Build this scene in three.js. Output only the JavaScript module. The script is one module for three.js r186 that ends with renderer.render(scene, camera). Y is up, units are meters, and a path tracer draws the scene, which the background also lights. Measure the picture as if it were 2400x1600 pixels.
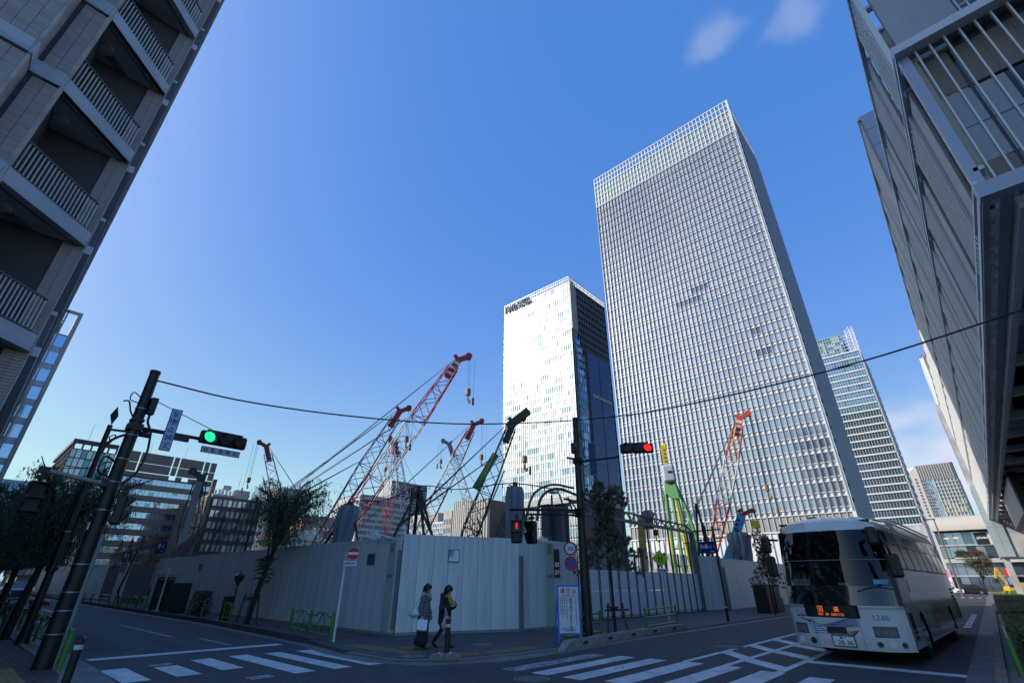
import * as THREE from 'three';
import { mergeGeometries } from 'three/addons/utils/BufferGeometryUtils.js';
import { MarchingCubes } from 'three/addons/objects/MarchingCubes.js';
import { RoundedBoxGeometry } from 'three/addons/geometries/RoundedBoxGeometry.js';
import { FontLoader } from 'three/addons/loaders/FontLoader.js';
import { TextGeometry } from 'three/addons/geometries/TextGeometry.js';

// World: metres, y up. -z runs down the right-hand street, -x down the left-hand street; the photographer stands at the origin.
const scene = new THREE.Scene();
const EYE = [0, 1.65, 0];
const camera = new THREE.PerspectiveCamera(72.1, 1024 / 682, 0.1, 4000);
camera.rotation.order = 'YXZ';
camera.position.set(...EYE);
camera.rotation.set(0.4752, 0.7388, 0.0047);

const renderer = new THREE.WebGLRenderer({ antialias: true });
renderer.setSize(1024, 682);
renderer.toneMapping = THREE.LinearToneMapping;
renderer.toneMappingExposure = 1.22;
renderer.shadowMap.enabled = true;

const SUN = new THREE.Vector3(-0.60, 0.45, 0.66).normalize();
const sun = new THREE.DirectionalLight(new THREE.Color().setRGB(1, 0.93, 0.82), 3.5);
sun.position.copy(SUN).multiplyScalar(400);
sun.target.position.set(-60, 0, -80);
sun.position.add(sun.target.position);
sun.castShadow = true;
sun.shadow.mapSize.set(4096, 4096);
Object.assign(sun.shadow.camera, { left: -260, right: 260, top: 260, bottom: -260, near: 1, far: 1200 });
scene.add(sun, sun.target);

// ---------- seeded randomness and noise
let seed = 7;
function rnd() { seed = (seed * 1664525 + 1013904223) >>> 0; return seed / 4294967296; }
const rr = (a, b) => a + (b - a) * rnd();
const reseed = (n) => { seed = n; };
const clamp = (x, a = 0, b = 1) => Math.min(b, Math.max(a, x));
const smooth = (a, b, x) => { const t = clamp((x - a) / (b - a)); return t * t * (3 - 2 * t); };
function hash(x, y, z, n) { let h = (x * 374761393 + y * 668265263 + z * 2147483647 + n * 1274126177) | 0; h = Math.imul(h ^ (h >>> 13), 1274126177); return ((h ^ (h >>> 16)) >>> 0) / 4294967296; }
function vnoise(x, y, p, n) {            // tileable value noise of period p
  const xi = Math.floor(x), yi = Math.floor(y), f = x - xi, g = y - yi, u = f * f * (3 - 2 * f), v = g * g * (3 - 2 * g), m = (a) => ((a % p) + p) % p;
  const a = hash(m(xi), m(yi), 0, n), b = hash(m(xi + 1), m(yi), 0, n), c = hash(m(xi), m(yi + 1), 0, n), d = hash(m(xi + 1), m(yi + 1), 0, n);
  return (a + (b - a) * u) * (1 - v) + (c + (d - c) * u) * v;
}
const fbm = (x, y, p, n, o = 4) => { let s = 0, a = 0.5, t = 0; for (let i = 0; i < o; i++) { s += a * vnoise(x, y, p, n + i); t += a; x *= 2; y *= 2; p *= 2; a /= 2; } return s / t; };
function noise3(x, y, z, n) {
  const xi = Math.floor(x), yi = Math.floor(y), zi = Math.floor(z), f = x - xi, g = y - yi, h = z - zi, u = f * f * (3 - 2 * f), v = g * g * (3 - 2 * g), w = h * h * (3 - 2 * h);
  const L = (k) => { const a = hash(xi, yi, zi + k, n), b = hash(xi + 1, yi, zi + k, n), c = hash(xi, yi + 1, zi + k, n), d = hash(xi + 1, yi + 1, zi + k, n); return (a + (b - a) * u) * (1 - v) + (c + (d - c) * u) * v; };
  return L(0) * (1 - w) + L(1) * w;
}
const fbm3 = (x, y, z, n, o = 5) => { let s = 0, a = 0.5; for (let i = 0; i < o; i++) { s += a * noise3(x, y, z, n + i); x *= 2.03; y *= 2.03; z *= 2.03; a /= 2; } return s; };

// ---------- sky: clear winter air, whiter toward the sun and the horizon, a few thin clouds
{
  const W = 1024, Hh = 512, data = new Float32Array(W * Hh * 4);
  const clouds = [   // direction (azimuth from -z toward +x, elevation), spread, strength
    [-6.2, 54.3, 3.2, 1.6, 0.2, 11], [3.3, 52.2, 2.4, 2.0, 0.2, 12],
    [2, 10, 9, 4.2, 0.85, 13], [-2, 13.5, 5, 1.8, 0.6, 14], [20, 6, 14, 4, 0.6, 15], [60, 9, 16, 4, 0.5, 17], [-120, 11, 18, 4, 0.4, 18]];
  for (let j = 0; j < Hh; j++) for (let i = 0; i < W; i++) {
    const el = ((j + 0.5) / Hh - 0.5) * Math.PI, ph = ((i + 0.5) / W - 0.5) * 2 * Math.PI;
    const x = Math.cos(el) * Math.cos(ph), y = Math.sin(el), z = Math.cos(el) * Math.sin(ph);
    const e = Math.max(0, y), cg = x * SUN.x + y * SUN.y + z * SUN.z, g = Math.acos(clamp(cg, -1, 1)) * 180 / Math.PI;
    const eld0 = Math.asin(e) * 180 / Math.PI;
    const t = 2.0 * Math.exp(-eld0 / 11) + 0.9 * Math.exp(-Math.pow(g / 50, 2)) * Math.exp(-eld0 / 40), q1 = Math.min(1.15, t) + 0.02;
    const c = [0.050 + 0.30 * q1, 0.182 + 0.40 * q1, 0.520 + 0.20 * (1 - Math.exp(-q1 * 5))];
    const glow = 2.0 * Math.exp(-Math.pow(g / 17, 2)) + 0.75 * Math.exp(-Math.pow(g / 29, 2));
    c[0] += glow * 0.98; c[1] += glow * 0.96; c[2] += glow * 0.90;
    const az = Math.atan2(x, -z) * 180 / Math.PI, eld = el * 180 / Math.PI;
    let cover = 0;
    for (const [ca, ce, wa, we, s, n] of clouds) {
      let da = az - ca; da -= 360 * Math.round(da / 360); da *= Math.cos(ce * Math.PI / 180) ;
      const q = Math.exp(-Math.pow(da / wa, 2) - Math.pow((eld - ce) / we, 2));
      if (q < 0.02) continue;
      const k = ce > 40 ? 16 : 7, f = fbm3(x * k + n, y * k * (ce > 40 ? 1 : 2.2), z * k, n, 6);
      cover = Math.max(cover, s * smooth(0.60 - 0.42 * q, 0.86 - 0.25 * q, f) * Math.min(1, q * 1.8));
    }
    const cl = [0.66, 0.67, 0.80];
    for (let k = 0; k < 3; k++) c[k] = c[k] * (1 - cover) + cl[k] * cover;
    if (y < 0) { const m = smooth(0, 0.12, -y); for (let k = 0; k < 3; k++) c[k] = c[k] * (1 - m) + [0.10, 0.11, 0.13][k] * m; }
    const o = (j * W + i) * 4; data[o] = c[0]; data[o + 1] = c[1]; data[o + 2] = c[2]; data[o + 3] = 1;
  }
  const sky = new THREE.DataTexture(data, W, Hh, THREE.RGBAFormat, THREE.FloatType);
  sky.mapping = THREE.EquirectangularReflectionMapping; sky.magFilter = sky.minFilter = THREE.LinearFilter; sky.needsUpdate = true;
  scene.background = sky; scene.environment = sky;
  scene.backgroundIntensity = 1; scene.environmentIntensity = 1;
}

// ---------- names, labels
const used = {};
function numbered(n) { const k = used[n] = (used[n] ?? -1) + 1; return k ? `${n}_${String(k).padStart(3, '0')}` : n; }
function tag(o, label, category, group) { o.userData.label = label; o.userData.category = category; if (group) o.userData.group = group; return o; }
function thing(name, label, category, pos = [0, 0, 0], turn = 0, group) {
  const o = new THREE.Group(); o.name = numbered(name); o.position.set(...pos); o.rotation.y = turn; scene.add(o);
  return tag(o, label, category, group);
}
function structure(name) { const o = new THREE.Group(); o.name = numbered(name); o.userData.kind = 'structure'; scene.add(o); return o; }
function mesh(name, geo, mat, parent, pos, rot, scale) {
  const m = new THREE.Mesh(geo, mat); m.name = name; m.castShadow = m.receiveShadow = true;
  if (pos) m.position.set(...pos); if (rot) m.rotation.set(...rot); if (scale) m.scale.set(...scale);
  parent.add(m); return m;
}
function copyOf(root, pos, turn, label) {
  const c = root.clone(); c.name = numbered(root.name.replace(/_\d{3}$/, '')); c.userData = { ...root.userData };
  if (pos) c.position.set(...pos); if (turn !== undefined) c.rotation.y = turn; if (label) c.userData.label = label;
  scene.add(c); return c;
}
const stuff = (m) => { m.userData.kind = 'stuff'; return m; };

// ---------- geometry collector: boxes, bars and tubes joined into one mesh per part, uv in metres
const V = (a) => new THREE.Vector3(...a);
class MB {
  constructor() { this.p = []; this.n = []; this.u = []; this.i = []; }
  quad(a, b, c, d, uv) {
    const e1 = [b[0] - a[0], b[1] - a[1], b[2] - a[2]], e2 = [d[0] - a[0], d[1] - a[1], d[2] - a[2]];
    const n = [e1[1] * e2[2] - e1[2] * e2[1], e1[2] * e2[0] - e1[0] * e2[2], e1[0] * e2[1] - e1[1] * e2[0]], l = Math.hypot(...n) || 1, k = this.p.length / 3;
    const U = Math.hypot(...e1), W = Math.hypot(...e2);
    uv = uv || [0, 0, U, 0, U, W, 0, W];
    for (const q of [a, b, c, d]) { this.p.push(q[0], q[1], q[2]); this.n.push(n[0] / l, n[1] / l, n[2] / l); }
    this.u.push(...uv); this.i.push(k, k + 1, k + 2, k, k + 2, k + 3); return this;
  }
  tri(a, b, c) {
    const k = this.p.length / 3, n = V(b).sub(V(a)).cross(V(c).sub(V(a))).normalize();
    for (const q of [a, b, c]) { this.p.push(...q); this.n.push(n.x, n.y, n.z); this.u.push(q[0], q[1] + q[2]); }
    this.i.push(k, k + 1, k + 2); return this;
  }
  hexa(c) {  // 8 corners: bottom 0-3 counter-clockwise seen from above, top 4-7
    const [a, b, d, e, f, g, h, k] = c;
    return this.quad(a, e, d, b).quad(f, g, h, k).quad(a, b, g, f).quad(b, d, h, g).quad(d, e, k, h).quad(e, a, f, k);
  }
  box(x, y, z, sx, sy, sz, ry = 0) {
    const hx = sx / 2, hy = sy / 2, hz = sz / 2, c = Math.cos(ry), s = Math.sin(ry);
    const P = (a, b, d) => [x + a * c + d * s, y + b, z - a * s + d * c];
    return this.hexa([P(-hx, -hy, hz), P(hx, -hy, hz), P(hx, -hy, -hz), P(-hx, -hy, -hz), P(-hx, hy, hz), P(hx, hy, hz), P(hx, hy, -hz), P(-hx, hy, -hz)]);
  }
  span(x0, x1, y0, y1, z0, z1) { return this.box((x0 + x1) / 2, (y0 + y1) / 2, (z0 + z1) / 2, Math.abs(x1 - x0), Math.abs(y1 - y0), Math.abs(z1 - z0)); }
  bar(a, b, w, h = w, up = [0, 1, 0]) {   // square bar between two points
    const A = V(a), B = V(b), d = B.clone().sub(A).normalize(); let s = d.clone().cross(V(up)); if (s.lengthSq() < 1e-6) s = d.clone().cross(new THREE.Vector3(1, 0, 0)); s.normalize();
    const t = s.clone().cross(d).normalize(); s.multiplyScalar(w / 2); t.multiplyScalar(h / 2);
    const q = (o, i, j) => [o.x + s.x * i + t.x * j, o.y + s.y * i + t.y * j, o.z + s.z * i + t.z * j];
    return this.hexa([q(A, -1, -1), q(A, 1, -1), q(B, 1, -1), q(B, -1, -1), q(A, -1, 1), q(A, 1, 1), q(B, 1, 1), q(B, -1, 1)]);
  }
  tube(pts, r, sides = 8, r1 = r, caps = true) {
    const n = pts.length, base = this.p.length / 3; let s = null;
    for (let i = 0; i < n; i++) {
      const A = V(pts[Math.max(0, i - 1)]), B = V(pts[Math.min(n - 1, i + 1)]), d = B.sub(A).normalize();
      if (!s) { s = d.clone().cross(Math.abs(d.y) > 0.95 ? new THREE.Vector3(1, 0, 0) : new THREE.Vector3(0, 1, 0)).normalize(); }
      else s.sub(d.clone().multiplyScalar(s.dot(d))).normalize();
      const t = d.clone().cross(s), R = typeof r === 'function' ? r(i / (n - 1)) : r + (r1 - r) * i / (n - 1);
      for (let k = 0; k <= sides; k++) {
        const a = k / sides * 2 * Math.PI, c = Math.cos(a), q = Math.sin(a), nx = s.x * c + t.x * q, ny = s.y * c + t.y * q, nz = s.z * c + t.z * q;
        this.p.push(pts[i][0] + nx * R, pts[i][1] + ny * R, pts[i][2] + nz * R); this.n.push(nx, ny, nz); this.u.push(k / sides * 2 * Math.PI * R, i);
        if (i && k) { const w = sides + 1, o = base + i * w + k; this.i.push(o - w - 1, o - w, o, o - w - 1, o, o - 1); }
      }
    }
    if (caps) for (const [row, flip] of [[0, 1], [n - 1, 0]]) {
      const w = sides + 1, c = this.p.length / 3, q = V(pts[row]), d = (row ? V(pts[n - 1]).sub(V(pts[n - 2])) : V(pts[0]).sub(V(pts[1]))).normalize();
      this.p.push(q.x, q.y, q.z); this.n.push(d.x, d.y, d.z); this.u.push(0, 0);
      for (let k = 0; k <= sides; k++) { const o = (base + row * w + k) * 3; this.p.push(this.p[o], this.p[o + 1], this.p[o + 2]); this.n.push(d.x, d.y, d.z); this.u.push(0, 0); }
      for (let k = 0; k < sides; k++) this.i.push(c, ...(flip ? [c + k + 2, c + k + 1] : [c + k + 1, c + k + 2]));
    }
    return this;
  }
  disc(c, nrm, r, sides = 20, t = 0.01) { const d = V(nrm).normalize().multiplyScalar(t / 2); return this.tube([[c[0] - d.x, c[1] - d.y, c[2] - d.z], [c[0] + d.x, c[1] + d.y, c[2] + d.z]], r, sides); }
  add(geo, pos = [0, 0, 0], rot = [0, 0, 0], sc = [1, 1, 1]) {
    const m = new THREE.Matrix4().compose(V(pos), new THREE.Quaternion().setFromEuler(new THREE.Euler(...rot)), V(Array.isArray(sc) ? sc : [sc, sc, sc]));
    const g = geo.clone().applyMatrix4(m), k = this.p.length / 3, P = g.attributes.position;
    for (const x of P.array) this.p.push(x);
    for (const x of g.attributes.normal.array) this.n.push(x);
    if (g.attributes.uv) for (const x of g.attributes.uv.array) this.u.push(x); else for (let i = 0; i < P.count; i++) this.u.push(0, 0);
    if (g.index) for (const x of g.index.array) this.i.push(k + x); else for (let i = 0; i < P.count; i++) this.i.push(k + i);
    return this;
  }
  get geo() {
    const g = new THREE.BufferGeometry();
    g.setAttribute('position', new THREE.Float32BufferAttribute(this.p, 3)); g.setAttribute('normal', new THREE.Float32BufferAttribute(this.n, 3)); g.setAttribute('uv', new THREE.Float32BufferAttribute(this.u, 2));
    g.setIndex(this.i); return g;
  }
  to(name, mat, parent) { return this.p.length ? mesh(name, this.geo, mat, parent) : null; }
}
const mb = () => new MB();
function bent(pts, n = 8, closed = false) { return new THREE.CatmullRomCurve3(pts.map(V), closed, 'centripetal').getPoints(n * (pts.length - 1)).map((p) => [p.x, p.y, p.z]); }
function roundedPath(pts, r, n = 4) {           // polyline with its corners rounded
  const out = [pts[0]];
  for (let i = 1; i < pts.length - 1; i++) {
    const P = V(pts[i]), a = V(pts[i - 1]).sub(P), b = V(pts[i + 1]).sub(P), ra = Math.min(r, a.length() / 2), rb = Math.min(r, b.length() / 2); a.setLength(ra).add(P); b.setLength(rb).add(P);
    for (let k = 0; k <= n; k++) { const t = k / n, q = a.clone().multiplyScalar((1 - t) ** 2).add(P.clone().multiplyScalar(2 * t * (1 - t))).add(b.clone().multiplyScalar(t * t)); out.push([q.x, q.y, q.z]); }
  }
  out.push(pts[pts.length - 1]); return out;
}
const UNIT = new THREE.BoxGeometry(1, 1, 1);
// Box pieces {c, s, m, r}: the ones that show largest become parts of their own, the rest one part that stays real geometry.
function pieces(parent, name, list, mats, most = 300, rest = true) {
  const o = parent.position;
  for (const q of list) { const d2 = (q.c[0] + o.x - EYE[0]) ** 2 + (q.c[1] + o.y - EYE[1]) ** 2 + (q.c[2] + o.z - EYE[2]) ** 2, s = [...q.s].sort((a, b) => b - a); q.w = s[0] * s[1] / d2 * (q.k ?? 1); }
  list.sort((a, b) => b.w - a.w);
  list.slice(0, most).forEach((q) => mesh(name, UNIT, mats[q.m || 0], parent, q.c, q.r, q.s));
  if (rest) mats.forEach((mat, k) => { const m = mb(); for (const q of list.slice(most)) if ((q.m || 0) === k) m.add(UNIT, q.c, q.r, q.s); const r = m.to(name, mat, parent); if (r) stuff(r); });
}

// ---------- materials
const C = (r, g, b) => new THREE.Color().setRGB(r, g ?? r, b ?? r);
function mat(color, rough = 0.7, o = {}) {
  const P = o.transmission || o.clearcoat || o.sheen || o.ior || o.specularIntensity !== undefined ? THREE.MeshPhysicalMaterial : THREE.MeshStandardMaterial;
  return new P({ color: Array.isArray(color) ? C(...color) : color, roughness: rough, metalness: 0, ...o });
}
function grain(n, lo, hi, f, { size = 512, stretch = 1, spots = 0, tint = [1, 1, 1], base = 0 } = {}) {   // tileable grey map, as linear multiplier lo..hi
  const d = new Uint8Array(size * size * 4);
  for (let y = 0; y < size; y++) for (let x = 0; x < size; x++) {
    let v = fbm(x / size * f, y / size * f * stretch, f, n, 5); v = clamp((v - 0.28) / 0.44);
    if (spots && hash(x, y, 3, n) < spots) v = clamp(v + (hash(x, y, 4, n) - 0.5) * 1.6);
    const m = lo + (hi - lo) * v, o = (y * size + x) * 4;
    for (let k = 0; k < 3; k++) d[o + k] = Math.round(255 * Math.pow(clamp(m * tint[k]), 1 / 2.2)); d[o + 3] = 255;
  }
  const t = new THREE.DataTexture(d, size, size); t.wrapS = t.wrapT = THREE.RepeatWrapping; t.magFilter = THREE.LinearFilter; t.minFilter = THREE.LinearMipmapLinearFilter; t.colorSpace = THREE.SRGBColorSpace; t.needsUpdate = true; return t;
}
const rep = (t, m, linear) => { const c = t.clone(); const q = Array.isArray(m) ? m : [m, m]; c.repeat.set(1 / q[0], 1 / q[1]); if (linear) c.colorSpace = THREE.NoColorSpace; c.needsUpdate = true; return c; };
const T = { fine: grain(21, 0.62, 1, 16, { spots: 0.35 }), coarse: grain(22, 0.72, 1, 5), streak: grain(23, 0.80, 1, 12, { stretch: 1 }) };
const M = {
  asphalt: mat([0.062, 0.063, 0.068], 0.86, { map: rep(T.fine, 1.6), bumpMap: rep(T.fine, 0.6, true), bumpScale: 0.004 }),
  asphaltPatch: mat([0.052, 0.053, 0.057], 0.9, { map: rep(T.fine, 1.1), bumpMap: rep(T.fine, 0.5, true), bumpScale: 0.004 }),
  gutter: mat([0.19, 0.188, 0.18], 0.85, { map: rep(T.coarse, 2.2) }),
  kerb: mat([0.24, 0.235, 0.22], 0.85, { map: rep(T.fine, 1.9) }),
  kerbBrown: mat([0.36, 0.17, 0.09], 0.85, { map: rep(T.fine, 1.3) }),
  paint: mat([0.66, 0.66, 0.66], 0.7, { map: rep(grain(31, 0.70, 1, 9, { spots: 0.06 }), 2.6) }),
  paintWorn: mat([0.42, 0.42, 0.42], 0.8, { map: rep(grain(32, 0.25, 1, 14, { spots: 0.5 }), 1.7) }),
  black: mat([0.012, 0.012, 0.013], 0.42), blackMatt: mat([0.016, 0.016, 0.017], 0.7), rubber: mat([0.014, 0.014, 0.014], 0.85),
  dark: mat([0.035, 0.036, 0.04], 0.5), grey: mat([0.2, 0.2, 0.21], 0.55), steel: mat([0.32, 0.33, 0.35], 0.4, { metalness: 0.8 }), white: mat([0.72, 0.72, 0.72], 0.5),
  galv: mat([0.4, 0.41, 0.43], 0.42, { metalness: 0.55, map: rep(T.coarse, 0.7) }),
  green: mat([0.06, 0.22, 0.03], 0.38, { clearcoat: 0.3, clearcoatRoughness: 0.3 }),
  yellow: mat([0.72, 0.42, 0.03], 0.5), red: mat([0.52, 0.035, 0.03], 0.5), orange: mat([0.62, 0.13, 0.04], 0.5),
};

// ================= GROUND, ROADS, PAVEMENTS
function slab(name, pts, y0, y1, m, parent) {       // polygon [x, z] as a slab
  const s = new THREE.Shape(pts.map(([x, z]) => new THREE.Vector2(x, -z)));
  const g = new THREE.ExtrudeGeometry(s, { depth: y1 - y0, bevelEnabled: false }); g.rotateX(-Math.PI / 2); g.translate(0, y0, 0);
  return mesh(name, g, m, parent);
}
const inside = (pts, x, z) => { let c = false; for (let i = 0, j = pts.length - 1; i < pts.length; j = i++) { const [a, b] = pts[i], [d, e] = pts[j]; if ((b > z) !== (e > z) && x < (d - a) * (z - b) / (e - b) + a) c = !c; } return c; };
const sheet = (m, x0, x1, z0, z1, y = 0.004) => m.quad([x0, y, z1], [x1, y, z1], [x1, y, z0], [x0, y, z0], [x0, -z1, x1, -z1, x1, -z0, x0, -z0]);
{
  const road = structure('road');
  const m = mb(); sheet(m, -900, 900, -900, 600, 0); m.to('asphalt', M.asphalt, road);
  const far = mb(); for (const [a, b, c, d] of [[-3500, 3500, -3500, -900], [-3500, 3500, 600, 3000], [-3500, -900, -900, 600], [900, 3500, -900, 600]]) sheet(far, a, b, c, d, 0); far.to('distant_ground', mat([0.12, 0.12, 0.115], 0.9), road);
  const stripe = (name, x0, x1, z0, z1, worn) => sheet(mb(), x0, x1, z0, z1).to(name, worn ? M.paintWorn : M.paint, road);
  // crossing of the left-hand street
  for (const [x0, x1, z0, z1] of [[-14.18, -12.2, -3.40, -2.95], [-13.86, -12.26, -4.28, -3.83], [-14.5, -12.46, -5.16, -4.72], [-14.56, -10.98, -6.02, -5.58], [-14.46, -10.92, -6.82, -6.41], [-14.36, -10.84, -7.62, -7.20]]) stripe('crosswalk_stripe', x0, x1, z0, z1);
  for (const [x0, x1, z0, z1] of [[-14.36, -14.06, -4.28, -3.83], [-11.25, -10.9, -5.15, -4.70]]) stripe('crosswalk_stripe', x0, x1, z0, z1, true);
  stripe('stop_line', -16.4, -15.98, -7.6, -3.08);
  // crossing of the right-hand street
  for (const [x0, x1, z0, z1, w] of [[-8.36, -7.92, -12.38, -8.86, 1], [-7.58, -7.15, -12.5, -8.95], [-6.8, -6.36, -12.6, -8.98], [-5.98, -5.5, -12.74, -9.2], [-5.09, -4.65, -12.76, -9.0], [-4.2, -3.72, -12.6, -9.1], [-3.25, -2.8, -12.46, -9.1], [-2.4, -1.95, -12.4, -9.1]]) stripe('crosswalk_stripe', x0, x1, z0, z1, w);
  stripe('lane_line', -6.04, -5.88, -60, -12.742); stripe('lane_line', -5.1, -4.94, -24, -12.762); stripe('lane_line', -3.94, -3.78, -17.6, -12.602);
  stripe('stop_line', -3.778, -0.92, -14.98, -14.56);
  for (const [xa, xb, z] of [[-5.878, -5.102, -15.2], [-5.878, -5.102, -17.3], [-5.878, -5.102, -19.6], [-4.938, -3.942, -14.05], [-4.938, -3.942, -16.3], [-4.938, -3.942, -18.3], [-4.938, -3.942, -20.4]]) {
    const w = 0.62, s = 0.86; mb().quad([xa, 0.004, z + w / 2], [xb, 0.004, z + w / 2 + s], [xb, 0.004, z - w / 2 + s], [xa, 0.004, z - w / 2]).to('hatch_bar', M.paint, road);
  }
  stripe('lane_line', -28, -20.6, -6.05, -5.93, true); stripe('lane_line', -19.6, -16.9, -6.55, -6.43, true); stripe('lane_line', -46, -41, -5.5, -5.36); stripe('lane_line', -33, -30.5, -3.9, -3.78);
  for (let k = 0; k < 9; k++) stripe('edge_dash', -1.45, -1.2, -32 - k * 1.6, -31.1 - k * 1.6);
  for (let k = 0; k < 14; k++) stripe('crosswalk_stripe', -9.2 + k * 0.9, -8.75 + k * 0.9, -104, -100);
  for (const [x0, x1, z0, z1] of [[-24, -17.5, -4.3, -3.4], [-20, -17.2, -5.5, -5.1], [-9.2, -6.2, -11.5, -7.2]]) sheet(mb(), x0, x1, z0, z1, 0.002).to('asphalt_patch', M.asphaltPatch, road);
  // gutters of pale concrete
  const g1 = [[-160, -8.3], [-26, -8.32], [-15.5, -7.86], [-13.2, -7.42], [-11.2, -7.40], [-9.9, -8.05], [-9.05, -9.6], [-8.95, -12.2], [-9.1, -16], [-9.1, -140], [-9.5, -140], [-9.5, -16], [-9.4, -12.4], [-9.5, -10.6], [-9.8, -8.9], [-10.8, -7.88], [-12.9, -7.8], [-15.5, -8.2], [-26, -8.75], [-160, -8.8]];
  slab('gutter', g1, -0.05, 0.006, M.gutter, road);
  slab('gutter', [[-160, -3.0], [-14.13, -2.97], [-12.31, -2.88], [-8, -2.2], [-8, -1.6], [-12.6, -2.25], [-13.8, -2.42], [-160, -2.5]], -0.05, 0.006, M.gutter, road);
  slab('gutter', [[-0.92, -10], [-0.45, -10], [-0.45, -140], [-0.92, -140]], -0.05, 0.006, M.gutter, road);

  const site = structure('ground'); slab('site_soil', [[-150, -11.6], [-17, -11.6], [-15.4, -16], [-15.4, -140], [-150, -140]], -0.05, 0.02, mat([0.13, 0.115, 0.095], 0.95, { map: rep(T.coarse, 6) }), site);

  // far pavement
  const edge = [[-160, -8.8], [-26, -8.75], [-20, -8.45], [-15.5, -8.2], [-12.9, -7.8], [-10.8, -7.88], [-9.8, -8.9], [-9.5, -10.6], [-9.4, -12.4], [-9.5, -16], [-9.5, -140]];
  const pav = structure('pavement');
  const deck = mat([0.115, 0.113, 0.115], 0.88, { map: rep(T.fine, 1.2), bumpMap: rep(T.fine, 0.5, true), bumpScale: 0.003 });
  slab('surface', [...edge, [-16, -140], [-16, -16], [-17.5, -11.8], [-160, -11.8]], -0.05, 0.03, deck, pav);
  const stoneAlong = (pts, w, h, mats, step, name, from = 0) => {
    let k = 0; const list = [];
    for (let i = 0; i < pts.length - 1; i++) {
      const [a, b] = pts[i], [c, d] = pts[i + 1], L = Math.hypot(c - a, d - b), n = Math.max(1, Math.round(L / step)), t = Math.atan2(-(d - b), c - a);
      for (let j = 0; j < n; j++) { const f = (j + 0.5) / n; list.push({ c: [a + (c - a) * f, h / 2 - 0.02 + rr(-0.003, 0.003), b + (d - b) * f], s: [L / n - 0.012, h + 0.04, w], r: [0, t, 0], m: (k++) % mats.length }); }
    }
    return list;
  };
  const inset = edge.map(([x, z], i) => i < 5 ? [x, z - 0.07] : i < 7 ? [x - 0.05, z - 0.06] : [x - 0.07, z]);
  const dk = mat([0.11, 0.105, 0.10], 0.85, { map: rep(T.coarse, 1) });
  pieces(pav, 'kerb_stone', [...stoneAlong(inset.slice(0, 4).map(([x, z]) => [Math.max(x, -90), z]), 0.16, 0.17, [0], 0.8), ...stoneAlong(inset.slice(3, 5), 0.15, 0.09, [0], 0.6)], [dk]);
  pieces(pav, 'kerb_stone', stoneAlong(inset.slice(4, 9), 0.14, 0.045, [0], 0.6), [M.kerb]);
  pieces(pav, 'kerb_stone', stoneAlong([[-9.57, -23], [-9.57, -60]], 0.15, 0.07, [0, 1], 0.6), [M.kerb, M.kerbBrown]);
  { // small interlocking pavers round the corner, one real block each
    const pv = []; reseed(5);
    for (let z = -16.2; z < -7.9; z += 0.104) for (let x = -17 + (Math.round(z / 0.104) % 2) * 0.1; x < -9.6; x += 0.204) if (inside(edge.concat([[-16, -140], [-16, -16], [-17.5, -11.8], [-160, -11.8]]), x - 0.25, z - 0.2) && inside(edge.concat([[-16, -140], [-16, -16], [-17.5, -11.8], [-160, -11.8]]), x + 0.28, z + 0.28)) pv.push([x, z]);
    const im = new THREE.InstancedMesh(UNIT, mat([0.12, 0.118, 0.12], 0.86, { map: rep(T.fine, 1) }), pv.length), m4 = new THREE.Matrix4(), col = new THREE.Color();
    pv.forEach(([x, z], i) => { m4.makeScale(0.196, 0.03, 0.096).setPosition(x, 0.021 + rr(-0.0015, 0.0015), z); im.setMatrixAt(i, m4); const v = rr(0.72, 1.15); im.setColorAt(i, col.setRGB(v, v, v * rr(0.97, 1.05))); });
    im.name = 'paver'; im.receiveShadow = true; stuff(im); pav.add(im);
  }
  { // yellow tactile tiles leading to the two crossings
    const list = [], lay = (x, z, rows, cols, ux, uz) => { for (let i = 0; i < rows; i++) for (let j = 0; j < cols; j++) list.push({ c: [x + (ux[0] * i + uz[0] * j) * 0.302, 0.0305, z + (ux[1] * i + uz[1] * j) * 0.302], s: [0.296, 0.026, 0.296], r: [0, Math.atan2(-ux[1], ux[0]), 0], m: (i * 3 + j * 5) % 2 }); };
    lay(-14.1, -8.6, 10, 2, [0.985, -0.07], [-0.07, -0.985]); lay(-10.75, -9.1, 4, 2, [0.62, -0.78], [-0.78, -0.62]); lay(-10.3, -10.45, 2, 6, [1, 0], [0.02, -1]); lay(-12.6, -9.4, 2, 5, [1, 0], [0, -1]);
    const tm = (c) => mat(c, 0.85, { map: rep(T.coarse, 1.3), bumpMap: rep(T.fine, 0.3, true), bumpScale: 0.006 });
    pieces(pav, 'tactile_tile', list, [tm([0.27, 0.17, 0.07]), tm([0.22, 0.145, 0.065])]);
  }
  // near pavement on the left, of small brick pavers
  const nearEdge = [[-160, -2.45], [-13.8, -2.38], [-12.6, -2.2], [-8, -1.5], [-4, 0.6], [-2.5, 4]];
  const np = structure('pavement');
  slab('surface', [...nearEdge, [-2.5, 30], [-14.8, 30], [-160, 30]], -0.05, 0.02, deck, np);
  pieces(np, 'kerb_stone', stoneAlong(nearEdge.slice(0, 4).map(([x, z]) => [Math.max(x, -60), z + 0.06]), 0.13, 0.05, [0], 0.6), [M.kerb]);
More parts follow.
